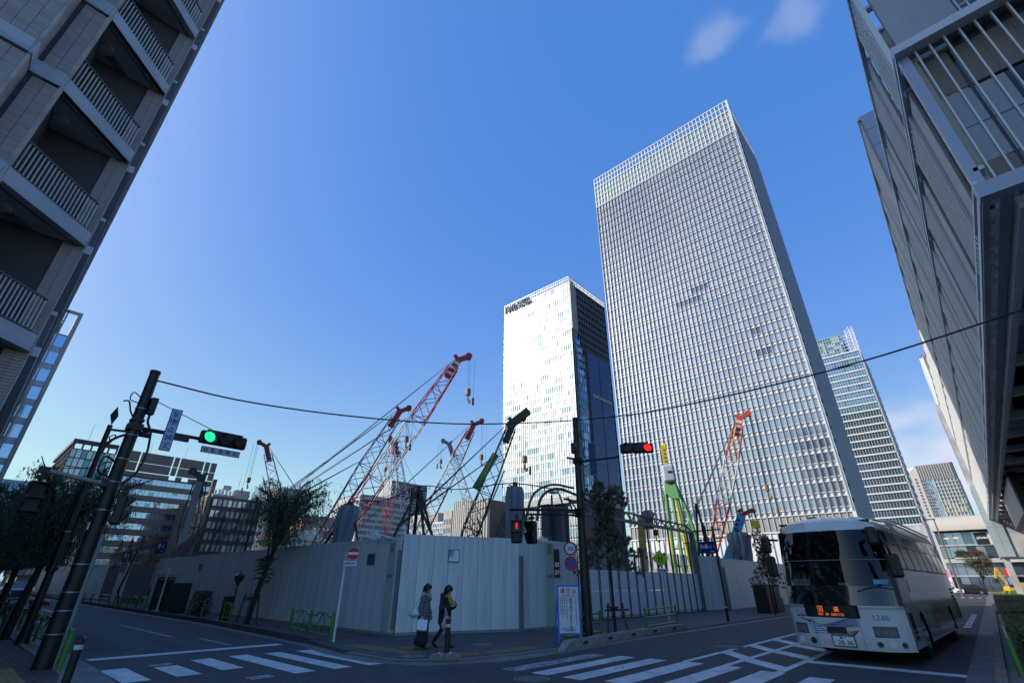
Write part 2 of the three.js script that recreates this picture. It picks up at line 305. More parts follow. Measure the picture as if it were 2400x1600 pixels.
  { const list = []; reseed(9);
    for (let z = -2.22; z < -0.2; z += 0.106) for (let x = -19.5 + (Math.round(z / 0.106) % 2) * 0.105; x < -12.6; x += 0.212) { const yel = z < -1.4 && z > -1.75 && x > -15.5; list.push({ c: [x, 0.021 + rr(-0.002, 0.002), z], s: [0.204, 0.03, 0.099], m: yel ? 3 : Math.floor(rnd() * 3), k: x > -16 ? 1 : 0.5 }); }
    pieces(np, 'paver', list, [mat([0.135, 0.085, 0.07], 0.88, { map: T.fine }), mat([0.115, 0.075, 0.064], 0.88, { map: T.fine }), mat([0.15, 0.10, 0.085], 0.88, { map: T.fine }), mat([0.27, 0.17, 0.07], 0.85)], 300);
  }
  // right-hand pavement with alternating brown and grey kerb stones
  const rp = structure('pavement');
  slab('surface', [[-0.45, -13.2], [0.1, -10.5], [2, -8.6], [14, -8], [14, -140], [-0.45, -140]], -0.05, 0.05, mat([0.2, 0.2, 0.2], 0.85, { map: rep(T.coarse, 2) }), rp);
  pieces(rp, 'kerb_stone', stoneAlong([[-0.37, -13.3], [-0.37, -66]], 0.16, 0.15, [0, 1], 0.6), [M.kerb, M.kerbBrown]);
}
{ // big kerb blocks with drain slots beside the right-hand street
  const t = thing('kerb_block', 'pale concrete kerb blocks with drain slots and orange tops below the leafy tree', 'kerb');
  const oc = mat([0.34, 0.33, 0.30], 0.85, { map: rep(T.fine, 1.4) });
  const bl = (x0, z0, x1, z1, k) => {
    const dx = x1 - x0, dz = z1 - z0, L = Math.hypot(dx, dz), a = Math.atan2(-dz, dx);
    const s = new THREE.Shape(); const e0 = k === 'a' ? 0.3 : 0, e1 = k === 'z' ? 0.3 : 0;
    s.moveTo(0, 0); s.lineTo(L - 0.012, 0); s.lineTo(L - 0.012 - e1, 0.2); s.lineTo(e0, 0.2); s.closePath();
    const g = new THREE.ExtrudeGeometry(s, { depth: 0.2, bevelEnabled: true, bevelSize: 0.012, bevelThickness: 0.012, bevelSegments: 1 });
    g.translate(0, 0, -0.1); mesh('kerb_stone', g, oc, t, [x0, 0.01, z0], [0, a, 0]);
    if (k === 1) { mb().box(0, 0, 0, L - 0.04, 0.012, 0.17).to('orange_top', M.kerbBrown, t); const q = t.children[t.children.length - 1]; q.position.set((x0 + x1) / 2, 0.217, (z0 + z1) / 2); q.rotation.y = a; mesh('drain_slot', UNIT, M.blackMatt, t, [(x0 + x1) / 2 + 0.118, 0.12, (z0 + z1) / 2], [0, a, 0], [0.26, 0.07, 0.012]); }
  };
  const P = [[-9.12, -12.2], [-9.2, -13], [-9.28, -13.8], [-9.36, -14.6], [-9.42, -15.4], [-9.45, -16.2], [-9.48, -17], [-9.5, -17.8], [-9.5, -18.6], [-9.5, -19.4], [-9.5, -20.2], [-9.5, -21.0]];
  P.slice(0, -1).forEach((p, i) => bl(p[0] - 0.12, p[1], P[i + 1][0] - 0.12, P[i + 1][1], i === 0 ? 'a' : i === 10 ? 'z' : i % 2 ? 1 : 0));
}
function manhole(x, z, y, r, label, kind) {
  const t = thing('manhole_cover', label, 'manhole', [x, y, z]);
  const ring = mb(); ring.add(new THREE.RingGeometry(r * 0.86, r, 40), [0, 0.008, 0], [-Math.PI / 2, 0, 0]); ring.to('ring', kind === 'bars' ? M.kerb : M.dark, t);
  if (kind === 'bars') { mesh('pit', new THREE.CircleGeometry(r * 0.86, 32), M.blackMatt, t, [0, 0.003, 0], [-Math.PI / 2, 0, 0]); for (let k = -6; k <= 6; k++) { const h = Math.sqrt(Math.max(0, 0.72 - (k / 7) ** 2)) * r; mb().box(k * r * 0.13, 0.006, 0, r * 0.075, 0.008, h * 2).to('bar', kind === 'bars' ? M.gutter : M.dark, t); } }
  else { mesh('lid', new THREE.CircleGeometry(r * 0.85, 36), mat([0.2, 0.2, 0.21], 0.7, { map: rep(T.fine, 0.2) }), t, [0, 0.006, 0], [-Math.PI / 2, 0, 0]); mesh('hub', new THREE.CircleGeometry(r * 0.24, 20), M.dark, t, [0, 0.010, 0], [-Math.PI / 2, 0, 0]); }
}
manhole(-11.08, -8.62, 0.034, 0.36, 'round grey manhole cover in the pavement beside the amber-studded kerb lumps', 'lid');
manhole(-11.64, -11.5, 0.034, 0.34, 'round pale manhole cover in the pavement in front of the white hoarding', 'lid');
manhole(-6.22, -16.4, 0.002, 0.45, 'pale ribbed manhole cover at the edge of the lane line', 'bars');
manhole(-7.1, -8.4, 0.002, 0.36, 'dark ribbed manhole cover in a round asphalt patch at the crossing', 'bars');
{ reseed(77); const m = mb(); for (let i = 0; i < 420; i++) { const s = rr(0.015, 0.055), side = rnd() < 0.5, x = side ? rr(-30, -10) : rr(-9.4, -4.5), z = side ? rr(-8.6, -7.6) : rr(-34, -10), a = rr(0, 6), y = 0.012; m.quad([x, y, z], [x + s * Math.cos(a), y + rr(0, 0.02), z + s * Math.sin(a)], [x + s * Math.cos(a + 0.8), y + rr(0, 0.03), z + s * Math.sin(a + 0.8)], [x + s * 0.6 * Math.cos(a + 1.5), y, z + s * 0.6 * Math.sin(a + 1.5)]); }
  const l = m.to('fallen_leaves', mat([0.30, 0.19, 0.07], 0.9), scene); stuff(l); tag(l, 'dry fallen leaves scattered over the asphalt along the kerbs', 'leaves'); }

// ================= BUILDINGS
function rebase(t, x, y, z) { for (const c of t.children) { c.position.x -= x; c.position.y -= y; c.position.z -= z; } t.position.set(t.position.x + x, t.position.y + y, t.position.z + z); return t; }
const glass = (c, r = 0.08, m = 0.6) => mat(c, r, { metalness: m });
const G = {
  blindReflA: glass([0.53, 0.54, 0.54], 0.14, 0.6), blindReflB: glass([0.45, 0.46, 0.49], 0.12, 0.65), blindReflC: glass([0.38, 0.41, 0.46], 0.10, 0.75), dusk: glass([0.16, 0.19, 0.24], 0.06, 0.7),
  blue: glass([0.20, 0.33, 0.47], 0.05, 0.75), teal: glass([0.10, 0.24, 0.27], 0.06, 0.7), green: glass([0.38, 0.50, 0.49], 0.14, 0.35), dark: glass([0.03, 0.035, 0.045], 0.06, 0.1), sky: glass([0.42, 0.55, 0.70], 0.05, 0.85), cream: glass([0.50, 0.48, 0.38], 0.2, 0.2), white: mat([0.74, 0.74, 0.72], 0.35),
};
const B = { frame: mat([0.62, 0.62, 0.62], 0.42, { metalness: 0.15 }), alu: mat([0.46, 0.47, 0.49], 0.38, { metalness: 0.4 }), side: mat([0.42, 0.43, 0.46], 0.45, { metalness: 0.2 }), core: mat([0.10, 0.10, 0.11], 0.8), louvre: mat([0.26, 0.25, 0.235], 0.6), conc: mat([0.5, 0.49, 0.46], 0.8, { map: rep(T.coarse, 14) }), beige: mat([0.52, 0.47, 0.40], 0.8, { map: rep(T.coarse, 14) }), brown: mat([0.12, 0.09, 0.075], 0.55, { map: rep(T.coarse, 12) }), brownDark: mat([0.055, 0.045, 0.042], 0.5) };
// One face of a building: panes, spandrels, mullions and transoms. face: '+z', '+x' or '-x'; u runs along the face.
function facade(t, o) {
  const at = (u, y, d) => o.face === '+z' ? [u, y, o.at + d] : o.face === '+x' ? [o.at + d, y, u] : [o.at - d, y, u];
  const sz = (a, h, d) => o.face === '+z' ? [a, h, d] : [d, h, a];
  const du = (o.u1 - o.u0) / o.nu, dy = (o.y1 - o.y0) / o.ny, list = [], sp = [];
  const [p0, p1] = o.pane || [0.28, 1], gu = o.gap ?? 0.06;
  for (let j = 0; j < o.ny; j++) for (let i = 0; i < o.nu; i++) {
    const u = o.u0 + (i + 0.5) * du, k = o.pick ? o.pick(i, j) : 0, til = o.tilt ?? 0.004;
    const r = o.face === '+z' ? [rr(-til, til), rr(-til, til), 0] : [0, rr(-til, til), rr(-til, til)];
    if (k >= 0) list.push({ c: at(u, o.y0 + (j + (p0 + p1) / 2) * dy, o.inset ?? -0.12), s: sz(du * (1 - gu), dy * (p1 - p0) * 0.98, 0.1), m: k, r });
    if (o.spandrel !== undefined && p0 > 0.02) sp.push({ c: at(u, o.y0 + (j + p0 / 2) * dy, -0.08), s: sz(du * (1 - gu), dy * p0 * 0.92, 0.1), m: 0 });
  }
  pieces(t, o.name || 'pane', list, o.mats, o.most ?? 300);
  if (sp.length) pieces(t, 'spandrel', sp, [o.spandrel], o.mostSp ?? 120);
  if (o.mull) { const [w, d, m] = o.mull, L = []; for (let i = 0; i <= o.nu; i += o.mullStep || 1) L.push({ c: at(o.u0 + i * du, (o.y0 + o.y1) / 2, d / 2 - 0.1), s: sz(w, o.y1 - o.y0, d) }); pieces(t, 'mullion', L, [m], 120); }
  if (o.tran) { const [h, d, m, both] = o.tran, L = []; for (let j = 0; j <= o.ny; j++) { L.push({ c: at((o.u0 + o.u1) / 2, o.y0 + j * dy, d / 2 - 0.1), s: sz(Math.abs(o.u1 - o.u0), h, d) }); if (both && j < o.ny && p0 > 0.05) L.push({ c: at((o.u0 + o.u1) / 2, o.y0 + (j + p0) * dy, d / 2 - 0.1), s: sz(Math.abs(o.u1 - o.u0), h * 0.8, d * 0.96) }); } pieces(t, 'transom', L, [m], 120); }
}
{ // tall office tower
  reseed(101);
  const t = thing('office_tower', 'tall silver office tower with gridded glass front and open grid crown', 'tower');
  const x0 = -97, x1 = -23.2, z0 = -175.4, z1 = -214, H = 205;
  mb().span(x0 + 0.4, x1 - 0.4, 0, 194, z0 - 0.4, z1).to('core', B.core, t);
  const cl = (i, j) => fbm(i * 0.16 + 3, j * 0.2 + 7, 64, 41, 3) + rr(-0.10, 0.10);  // clustered tones paint in reflections of clouds and buildings, besides blinds
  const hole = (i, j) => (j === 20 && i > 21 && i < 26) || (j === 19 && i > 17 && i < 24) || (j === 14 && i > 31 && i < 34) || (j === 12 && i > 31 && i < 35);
  facade(t, { face: '+z', at: z0, u0: x0, u1: x1, y0: 21, y1: 184.4, nu: 40, ny: 37, pane: [0.30, 1], mats: [G.blindReflA, G.blindReflB, G.blindReflC, G.dusk], tilt: 0.006,
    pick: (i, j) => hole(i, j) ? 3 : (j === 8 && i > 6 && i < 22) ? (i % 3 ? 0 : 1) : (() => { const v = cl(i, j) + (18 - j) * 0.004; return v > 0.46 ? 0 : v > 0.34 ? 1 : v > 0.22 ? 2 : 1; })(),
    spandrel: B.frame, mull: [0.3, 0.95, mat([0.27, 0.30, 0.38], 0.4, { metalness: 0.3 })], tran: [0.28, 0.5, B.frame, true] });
  facade(t, { face: '+z', at: z0, u0: x0, u1: x1, y0: 184.6, y1: 198, nu: 40, ny: 4, pane: [0.03, 0.97], mats: [G.green, G.blindReflB], pick: (i) => (i % 5 === 3 ? 1 : 0), mull: [0.42, 0.7, B.frame], tran: [0.3, 0.5, B.frame], most: 120 });
  const cr = []; for (let i = 0; i <= 40; i++) cr.push({ c: [x0 + i * 1.845, 201.5, z0 + 0.2], s: [0.4, 7, 0.5] }); for (let i = 0; i <= 20; i++) cr.push({ c: [x1 - 0.2, 201.5, z0 - i * 1.9], s: [0.5, 7, 0.4] });
  for (const y of [198.2, 201.6, 204.9]) { cr.push({ c: [(x0 + x1) / 2, y, z0 + 0.25], s: [x1 - x0 + 0.6, 0.5, 0.6] }); cr.push({ c: [x1 - 0.2, y, (z0 + z1) / 2], s: [0.6, 0.5, z0 - z1] }); }
  pieces(t, 'crown_bar', cr, [B.frame], 120);
  const lv = []; for (let i = 0; i < 40; i++) lv.push({ c: [x0 + (i + 0.5) * 1.845, 18.6, z0 - 0.1], s: [1.6, 4.4, 0.3] }), lv.push({ c: [x0 + (i + 0.5) * 1.845, 8.2, z0 - 0.1], s: [1.6, 15.6, 0.3], m: 1 });
  pieces(t, 'base_panel', lv, [B.louvre, B.frame]);
  const lf = []; for (let i = 0; i <= 40; i++) lf.push({ c: [x0 + i * 1.845, 10.5, z0 + 0.15], s: [0.22, 21, 0.5] }); pieces(t, 'base_fin', lf, [B.alu]);
  mb().span(x0 - 0.2, x1 + 0.2, 20.7, 21.1, z0 - 0.2, z0 + 0.5).span(x0 - 0.2, x1 + 0.2, 16, 16.4, z0 - 0.2, z0 + 0.5).to('base_band', B.frame, t);
  // shaded side of fine ribs
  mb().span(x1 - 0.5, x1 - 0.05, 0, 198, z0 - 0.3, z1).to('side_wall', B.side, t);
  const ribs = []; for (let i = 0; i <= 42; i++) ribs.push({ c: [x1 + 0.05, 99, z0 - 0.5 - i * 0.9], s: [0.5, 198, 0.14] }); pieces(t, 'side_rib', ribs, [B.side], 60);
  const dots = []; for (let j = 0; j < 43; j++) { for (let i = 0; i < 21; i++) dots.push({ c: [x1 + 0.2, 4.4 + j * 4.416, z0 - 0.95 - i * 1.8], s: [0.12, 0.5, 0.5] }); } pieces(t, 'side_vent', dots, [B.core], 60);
  mb().span(x1 - 0.4, x1 + 0.5, 0, 205, z0 - 0.3, z0 + 0.6).to('corner_post', B.frame, t);
  const nb = []; for (let j = 0; j < 37; j++) nb.push({ c: [x1 + 0.35, 21 + j * 4.416 + 3.1, z0 - 0.5], s: [1.0, 1.1, 0.9] }); pieces(t, 'corner_box', nb, [B.core], 60);
  rebase(t, (x0 + x1) / 2, 0, (z0 + z1) / 2);
}
// letters as thin solids
const bold = await new FontLoader().loadAsync('fonts/droid/droid_sans_bold.typeface.json');
function letters(s, h, depth, m, parent, pos, ry = 0, name = 'lettering', wide = 1) { const g = new TextGeometry(s, { font: bold, size: h, depth, curveSegments: 4, bevelEnabled: false }); g.computeBoundingBox(); g.translate(-g.boundingBox.min.x, -g.boundingBox.min.y, 0); g.scale(wide, 1, 1); return mesh(name, g, m, parent, pos, [0, ry, 0]); }
{ // glass office block with the dark panel on its side
  reseed(202);
  const t = thing('glass_tower', 'white and green glass tower with a dark blue panel on its side', 'tower');
  const x0 = -166.5, x1 = -119.4, z0 = -176.3, z1 = -212;
  mb().span(x0 + 0.3, x1 - 0.3, 0, 147, z0 - 0.3, z1).to('core', B.core, t);
  facade(t, { face: '+z', at: z0, u0: x0, u1: x1, y0: 36, y1: 146, nu: 34, ny: 27, pane: [0.26, 0.98], tilt: 0.012, mats: [mat([0.70, 0.70, 0.68], 0.45, { metalness: 0 }), glass([0.42, 0.50, 0.52], 0.06, 0.7), glass([0.20, 0.27, 0.30], 0.05, 0.7), glass([0.60, 0.64, 0.63], 0.09, 0.7)],
    pick: (i, j) => { const v = fbm(i * 0.3 + j * 2.7, j * 0.9, 64, 51, 2) + rr(-0.12, 0.12); return i < 12 && j > 15 ? (v > 0.34 ? 3 : 1) : v > 0.47 ? 0 : v > 0.38 ? 1 : 2; }, spandrel: glass([0.50, 0.55, 0.55], 0.12, 0.6), mull: [0.14, 0.3, B.alu], tran: [0.2, 0.3, B.frame, true] });  // upper-left panes get paler glass, sun glare put into the colour
  facade(t, { face: '+z', at: z0, u0: x0, u1: x1, y0: 4, y1: 32, nu: 34, ny: 6, pane: [0.2, 0.95], mats: [G.green, G.blindReflA], pick: (i, j) => (rnd() > 0.7 ? 1 : 0), mull: [0.2, 0.3, B.frame], tran: [0.3, 0.35, B.frame] , most: 100});
  mb().span(x0 - 0.4, x1 + 0.4, 33, 35.6, z1, z0 + 0.8).to('canopy_band', B.conc, t);
  facade(t, { face: '+x', at: x1, u0: -181.5, u1: z1, y0: 36, y1: 146, nu: 18, ny: 27, pane: [0.26, 0.98], tilt: 0.006, mats: [G.sky, G.teal, G.blue], pick: (i, j) => (rnd() > 0.75 ? 1 : rnd() > 0.6 ? 2 : 0), spandrel: G.blue, mull: [0.12, 0.2, B.alu], tran: [0.16, 0.25, B.alu, true], most: 200 });
  facade(t, { face: '+x', at: x1 + 0.01, u0: z0, u1: -181.5, y0: 36, y1: 118, nu: 3, ny: 20, pane: [0.1, 0.95], mats: [G.teal, G.blue], pick: () => (rnd() > 0.6 ? 1 : 0), mull: [0.1, 0.15, B.alu], tran: [0.14, 0.2, B.alu], most: 60 });
  const lat = []; for (let j = 0; j < 28; j++) lat.push({ c: [x1 + 0.1, 118.6 + j * 1.1, -178.9], s: [0.5, 0.28, 5.2] }); for (let i = 0; i < 6; i++) lat.push({ c: [x1 + 0.3, 133, -176.5 - i], s: [0.5, 30, 0.2] }); pieces(t, 'lattice_bar', lat, [B.frame], 60);
  const pn = []; for (let j = 0; j < 15; j++) for (const z of [-193.2, -203.9]) pn.push({ c: [x1 + 0.55, 39 + j * 4.8, z], s: [0.5, 4.72, 10.1] }); pieces(t, 'dark_panel', pn, [mat([0.035, 0.055, 0.13], 0.14, { metalness: 0.5 })]);
  mb().span(x1, x1 + 0.45, 36.5, 111, -187.9, -209.2).to('panel_backing', B.core, t); mb().span(x1 + 0.3, x1 + 0.62, 36.5, 108, -198.2, -198.9).to('panel_gap', B.core, t);
  letters('PACIFIC CENTURY PLACE', 1.25, 0.3, G.white, t, [x1 + 0.85, 84.5, -190.4], Math.PI / 2, 'lettering', 0.86);
  const cr = []; for (let i = 0; i <= 34; i++) cr.push({ c: [x0 + i * 1.385, 148, z0 + 0.05], s: [0.2, 4, 0.35] }); for (let i = 0; i <= 26; i++) cr.push({ c: [x1, 148, z0 - i * 1.37], s: [0.35, 4, 0.2] });
  for (const y of [146.4, 148.2, 149.9]) { cr.push({ c: [(x0 + x1) / 2, y, z0 + 0.1], s: [x1 - x0 + 0.4, 0.3, 0.4] }); cr.push({ c: [x1, y, (z0 + z1) / 2], s: [0.4, 0.3, z0 - z1] }); } pieces(t, 'crown_bar', cr, [B.frame], 90);
  letters('FWD', 4.2, 0.5, G.dark, t, [-165.3, 143.9, z0 + 0.5], 0, 'lettering', 0.75); letters('PACIFIC', 1.7, 0.5, G.dark, t, [-155.6, 146.5, z0 + 0.5]); letters('CENTURY', 1.7, 0.5, G.dark, t, [-155.6, 144, z0 + 0.5]);
  rebase(t, -143, 0, -194);
}
{ // tall blue tower at the right with a lattice crown
  reseed(303);
  const t = thing('blue_glass_tower', 'blue glass tower with white floor bands and a steel lattice crown', 'tower'), z0 = -460.5, z1 = -500;
  mb().span(-75, -22, 0, 178, z0 - 0.5, z1).to('core', B.core, t); mb().span(-75, -31.4, 178, 197, z0 - 4, z1).to('penthouse', B.core, t);
  facade(t, { face: '+z', at: z0, u0: -75, u1: -22, y0: 40, y1: 178, nu: 28, ny: 24, pane: [0.3, 0.98], mats: [G.blue, G.teal, G.dusk], pick: (i, j) => (j < 8 && i < 20 || j > 15) ? (rnd() > 0.8 ? 1 : 0) : rnd() > 0.9 ? 2 : 1, spandrel: G.dusk, mull: [0.3, 0.3, B.side], tran: [1.1, 1.0, B.frame], most: 300 });
  facade(t, { face: '+z', at: z0 - 3.6, u0: -75, u1: -31.4, y0: 179, y1: 197, nu: 22, ny: 6, pane: [0.15, 0.95], mats: [G.teal, G.green], pick: () => (rnd() > 0.5 ? 1 : 0), mull: [0.3, 0.4, B.alu], tran: [0.4, 0.5, B.alu], most: 100 });
  mb().span(-75, -21.6, 26, 40, z0 + 0.6, z1).to('podium', mat([0.5, 0.5, 0.5], 0.5, { map: rep(T.coarse, 9) }), t);
  const fl = []; for (let j = 0; j < 24; j++) fl.push({ c: [-21.7, 40 + j * 5.75 + 1.2, z0 - 20], s: [0.4, 3.6, 39], m: 0 }); pieces(t, 'side_panel', fl, [B.side]);
  mb().span(-22.6, -21.7, 0, 178, z0 + 0.9, z0).to('corner_post', B.side, t);
  const lt = mb(); const P = (x, y, z) => [x, y, z];
  for (const z of [z0, z0 - 8]) { for (const x of [-27.6, -24.4, -21.9]) lt.bar(P(x, 178, z), P(x + 0.3, x > -25 ? 201 : 199, z), 0.5); for (let y = 178; y < 200; y += 3.2) { lt.bar(P(-27.6, y, z), P(-21.9, y, z), 0.34); lt.bar(P(-27.6, y, z), P(-24.4, y + 3.2, z), 0.3); lt.bar(P(-21.9, y, z), P(-24.4, y + 3.2, z), 0.3); } }
  for (let y = 180; y < 198; y += 3) lt.bar(P(-31.4, y, z0 - 4), P(-27.6, y, z0 - 4), 0.5); for (let y = 178; y < 201; y += 4.4) { lt.bar(P(-21.9, y, z0), P(-21.9, y, z0 - 8), 0.34); lt.bar(P(-21.9, y, z0), P(-21.9, y + 4.4, z0 - 8), 0.3); }
  lt.to('lattice_crown', B.frame, t); rebase(t, -48, 0, -480);
}
{ // beige tower far down the street
  reseed(304);
  const t = thing('pale_tower', 'pale stone tower with louvred top and blue glass strips down the street', 'tower'), z0 = -590;
  mb().span(-21, 8, 0, 101, z0 - 0.4, -630).to('core', B.core, t);
  facade(t, { face: '+z', at: z0, u0: -19, u1: -9.7, y0: 40, y1: 88.5, nu: 7, ny: 18, pane: [0.12, 0.98], mats: [G.sky, G.blindReflA, G.blue], pick: (i, j) => (j < 12 && i > 3 && rnd() > 0.6 ? 1 : rnd() > 0.75 ? 2 : 0), mull: [0.2, 0.4, B.frame], tran: [0.3, 0.4, B.frame] });
  facade(t, { face: '+z', at: z0, u0: -9.7, u1: 7, y0: 40, y1: 88.5, nu: 14, ny: 15, pane: [0.3, 0.95], mats: [G.dusk, G.cream], pick: (i, j) => (j < 9 && rnd() > 0.45 ? 1 : 0), spandrel: mat([0.45, 0.44, 0.38], 0.6), mull: [0.45, 0.9, mat([0.66, 0.64, 0.58], 0.6)], mullStep: 2, tran: [0.3, 0.3, B.beige] });
  const lv = []; for (let j = 0; j < 8; j++) lv.push({ c: [-6, 89.6 + j * 1.5, z0], s: [26, 0.55, 0.5], m: 1 }); for (let i = 0; i < 15; i++) lv.push({ c: [-19 + i * 1.86, 95, z0 + 0.5], s: [0.7, 13, 0.5] }); lv.push({ c: [-6, 101.3, z0], s: [28, 0.6, 1.5], m: 1 }); pieces(t, 'louvre_bar', lv, [B.conc, B.side]);
  mb().span(-26, -19, 0, 101, z0 - 0.3, -622).hexa([[-26, 0, -588], [-19.2, 0, -589.6], [-19.2, 0, -630], [-26, 0, -630], [-26, 96, -588], [-19.2, 101, -589.6], [-19.2, 101, -630], [-26, 96, -630]]).to('wall', mat([0.68, 0.63, 0.57], 0.7), t);
  const vs = []; for (let j = 0; j < 16; j++) vs.push({ c: [-22.2, 46 + j * 2.9, -588.6], s: [0.8, 1.3, 0.6] }); pieces(t, 'slot_window', vs, [G.dark]);
  mb().span(7.2, 8.4, 30, 86, z0 + 0.2, -620).to('fin_wall', B.side, t); rebase(t, -6, 0, -610);
}
{ // brown office with ribbon windows
  reseed(305);
  const t = thing('ribbon_window_office', 'brown office block with long mirror ribbon windows and slotted roof screen', 'office block'), X = -222;
  mb().span(X - 20, X - 0.3, 0, 36, -32.6, -62.8).to('core', B.brownDark, t);
  const fh = 3.9, n = 9, w = [], bands = [];
  for (let j = 0; j < n; j++) { const y = 0.6 + j * fh; bands.push({ c: [X, y + 0.95, -47.7], s: [0.7, 1.9, 30.2], m: 0 }); for (let i = 0; i < 20; i++) { w.push({ c: [X - 0.15, y + 2.55, -33.4 - i * 1.5], s: [0.1, 1.2, 1.42], m: rnd() > 0.85 ? 1 : j < 3 ? 2 : 0, r: [0, rr(-0.01, 0.01), rr(-0.01, 0.01)] }); w.push({ c: [X - 0.1, y + 3.5, -33.4 - i * 1.5], s: [0.1, 0.62, 1.42], m: rnd() > 0.8 ? 1 : 0, r: [0, rr(-0.01, 0.01), 0] }); } }
  pieces(t, 'floor_band', bands, [mat([0.20, 0.155, 0.125], 0.5, { map: rep(T.coarse, 9) })]); pieces(t, 'pane', w, [G.sky, G.blue, G.green]);
  const sc = []; const rows = [[36.0, 37.6], [37.9, 41.0], [41.2, 44.9]]; for (let i = 0; i < 14; i++) for (const [a, b] of rows) { const z = -33.7 - i * 2.16; if (a === 36.0 && i > 5 && i < 11 && i % 2) continue; const gap = (i === 1 || i === 6 || i === 7 || i === 11 || i === 12) && a > 37 ? 0.45 : 0.04; sc.push({ c: [X, (a + b) / 2, z + gap / 2], s: [0.4, b - a, 2.16 - gap] }); }
  pieces(t, 'screen_panel', sc, [mat([0.16, 0.13, 0.115], 0.45, { map: rep(T.coarse, 5) })]); mb().span(X - 8, X - 0.3, 36, 36.3, -32.6, -62.8).to('roof_deck', B.brownDark, t);
  const ca = mb(); for (const z of [-40, -52, -60]) ca.tube([[X - 5, 36, z], [X - 5, 50, z]], 0.06, 5); ca.to('aerial', B.side, t); rebase(t, X - 10, 0, -48);
}
{ // dark steel and glass office beside it
  reseed(306);
  const t = thing('dark_glass_office', 'dark steel office block with grey glass grid and an open roof frame', 'office block'), X = -217.5;
  mb().span(X - 45, X - 0.4, 0, 41.5, -16.9, -28.6).to('core', B.core, t);
  facade(t, { face: '+x', at: X, u0: -16.6, u1: -28.6, y0: 3, y1: 41.8, nu: 8, ny: 13, pane: [0.05, 0.97], mats: [G.green, G.blindReflC, G.teal, G.blindReflB], pick: () => Math.floor(rnd() * 4), mull: [0.2, 0.3, B.dark || M.dark], tran: [0.22, 0.3, M.dark] });
  facade(t, { face: '+z', at: -16.6, u0: X - 45, u1: X, y0: 3, y1: 41.8, nu: 24, ny: 13, pane: [0.05, 0.97], mats: [G.blindReflB, G.sky], pick: () => (rnd() > 0.5 ? 1 : 0), mull: [0.2, 0.3, M.dark], tran: [0.22, 0.3, M.dark], most: 60 });
  mb().span(X - 46, X + 0.5, 43.6, 45, -16.2, -17.2).span(X - 0.5, X + 0.5, 43.6, 45, -17.2, -28.8).to('roof_frame', M.dark, t);
  const ps = []; for (let i = 0; i < 6; i++) ps.push({ c: [X, 42.8, -16.8 - i * 2.36], s: [0.5, 2, 0.5] }); pieces(t, 'roof_post', ps, [M.dark]); mb().tube([[X - 1, 45, -20], [X - 1, 51, -20]], 0.05, 5).to('aerial', M.dark, t); rebase(t, X - 20, 0, -22);
}
{ // low brown office with roof tank
  reseed(307);
  const t = thing('low_brown_office', 'low dark brown office with big square windows and a water tank on its roof', 'office block'), X = -185;
  mb().span(X - 30, X - 0.3, 0, 27.3, -53.8, -70).to('core', B.brownDark, t); mb().span(X - 30, X + 0.3, 0, 27, -52.2, -53.6).to('end_wall', B.brown, t);
  facade(t, { face: '+x', at: X, u0: -54.2, u1: -70, y0: 2, y1: 26.6, nu: 10, ny: 7, pane: [0.35, 0.95], mats: [G.dusk, G.cream, G.blindReflC], pick: (i, j) => (rnd() > 0.5 ? 2 : rnd() > 0.6 ? 1 : 0), spandrel: B.brownDark, mull: [0.3, 0.3, B.brownDark], tran: [0.4, 0.3, B.brown] });
  mb().span(X - 9, X - 1, 27.3, 28.2, -54, -61).span(X - 12, X - 2, 27.3, 30.4, -61.2, -66).to('roof_house', B.beige, t); mb().span(X - 4, X - 2.6, 27.3, 33, -53.4, -54.6).to('chimney', B.brown, t);
  const tk = mb(); tk.box(X - 4, 30.9, -58.5, 2.2, 1.3, 2.6); for (const a of [-1, 1]) for (const b of [-1, 1]) tk.bar([X - 4 + a, 28, -58.5 + b], [X - 4 + a * 0.9, 30.3, -58.5 + b * 0.9], 0.16); tk.to('water_tank', B.conc, t);
  const pr = []; for (let i = 0; i < 6; i++) pr.push({ c: [X - 0.8, 28.6 + (i % 2) * 0.3, -54.5 - i * 1.15], s: [0.3, 1.7, 0.7] }); pieces(t, 'roof_screen', pr, [G.white]); mb().tube([[X - 6, 30, -63], [X - 6, 37, -63]], 0.05, 5).to('aerial', M.dark, t); rebase(t, X - 15, 0, -61);
}
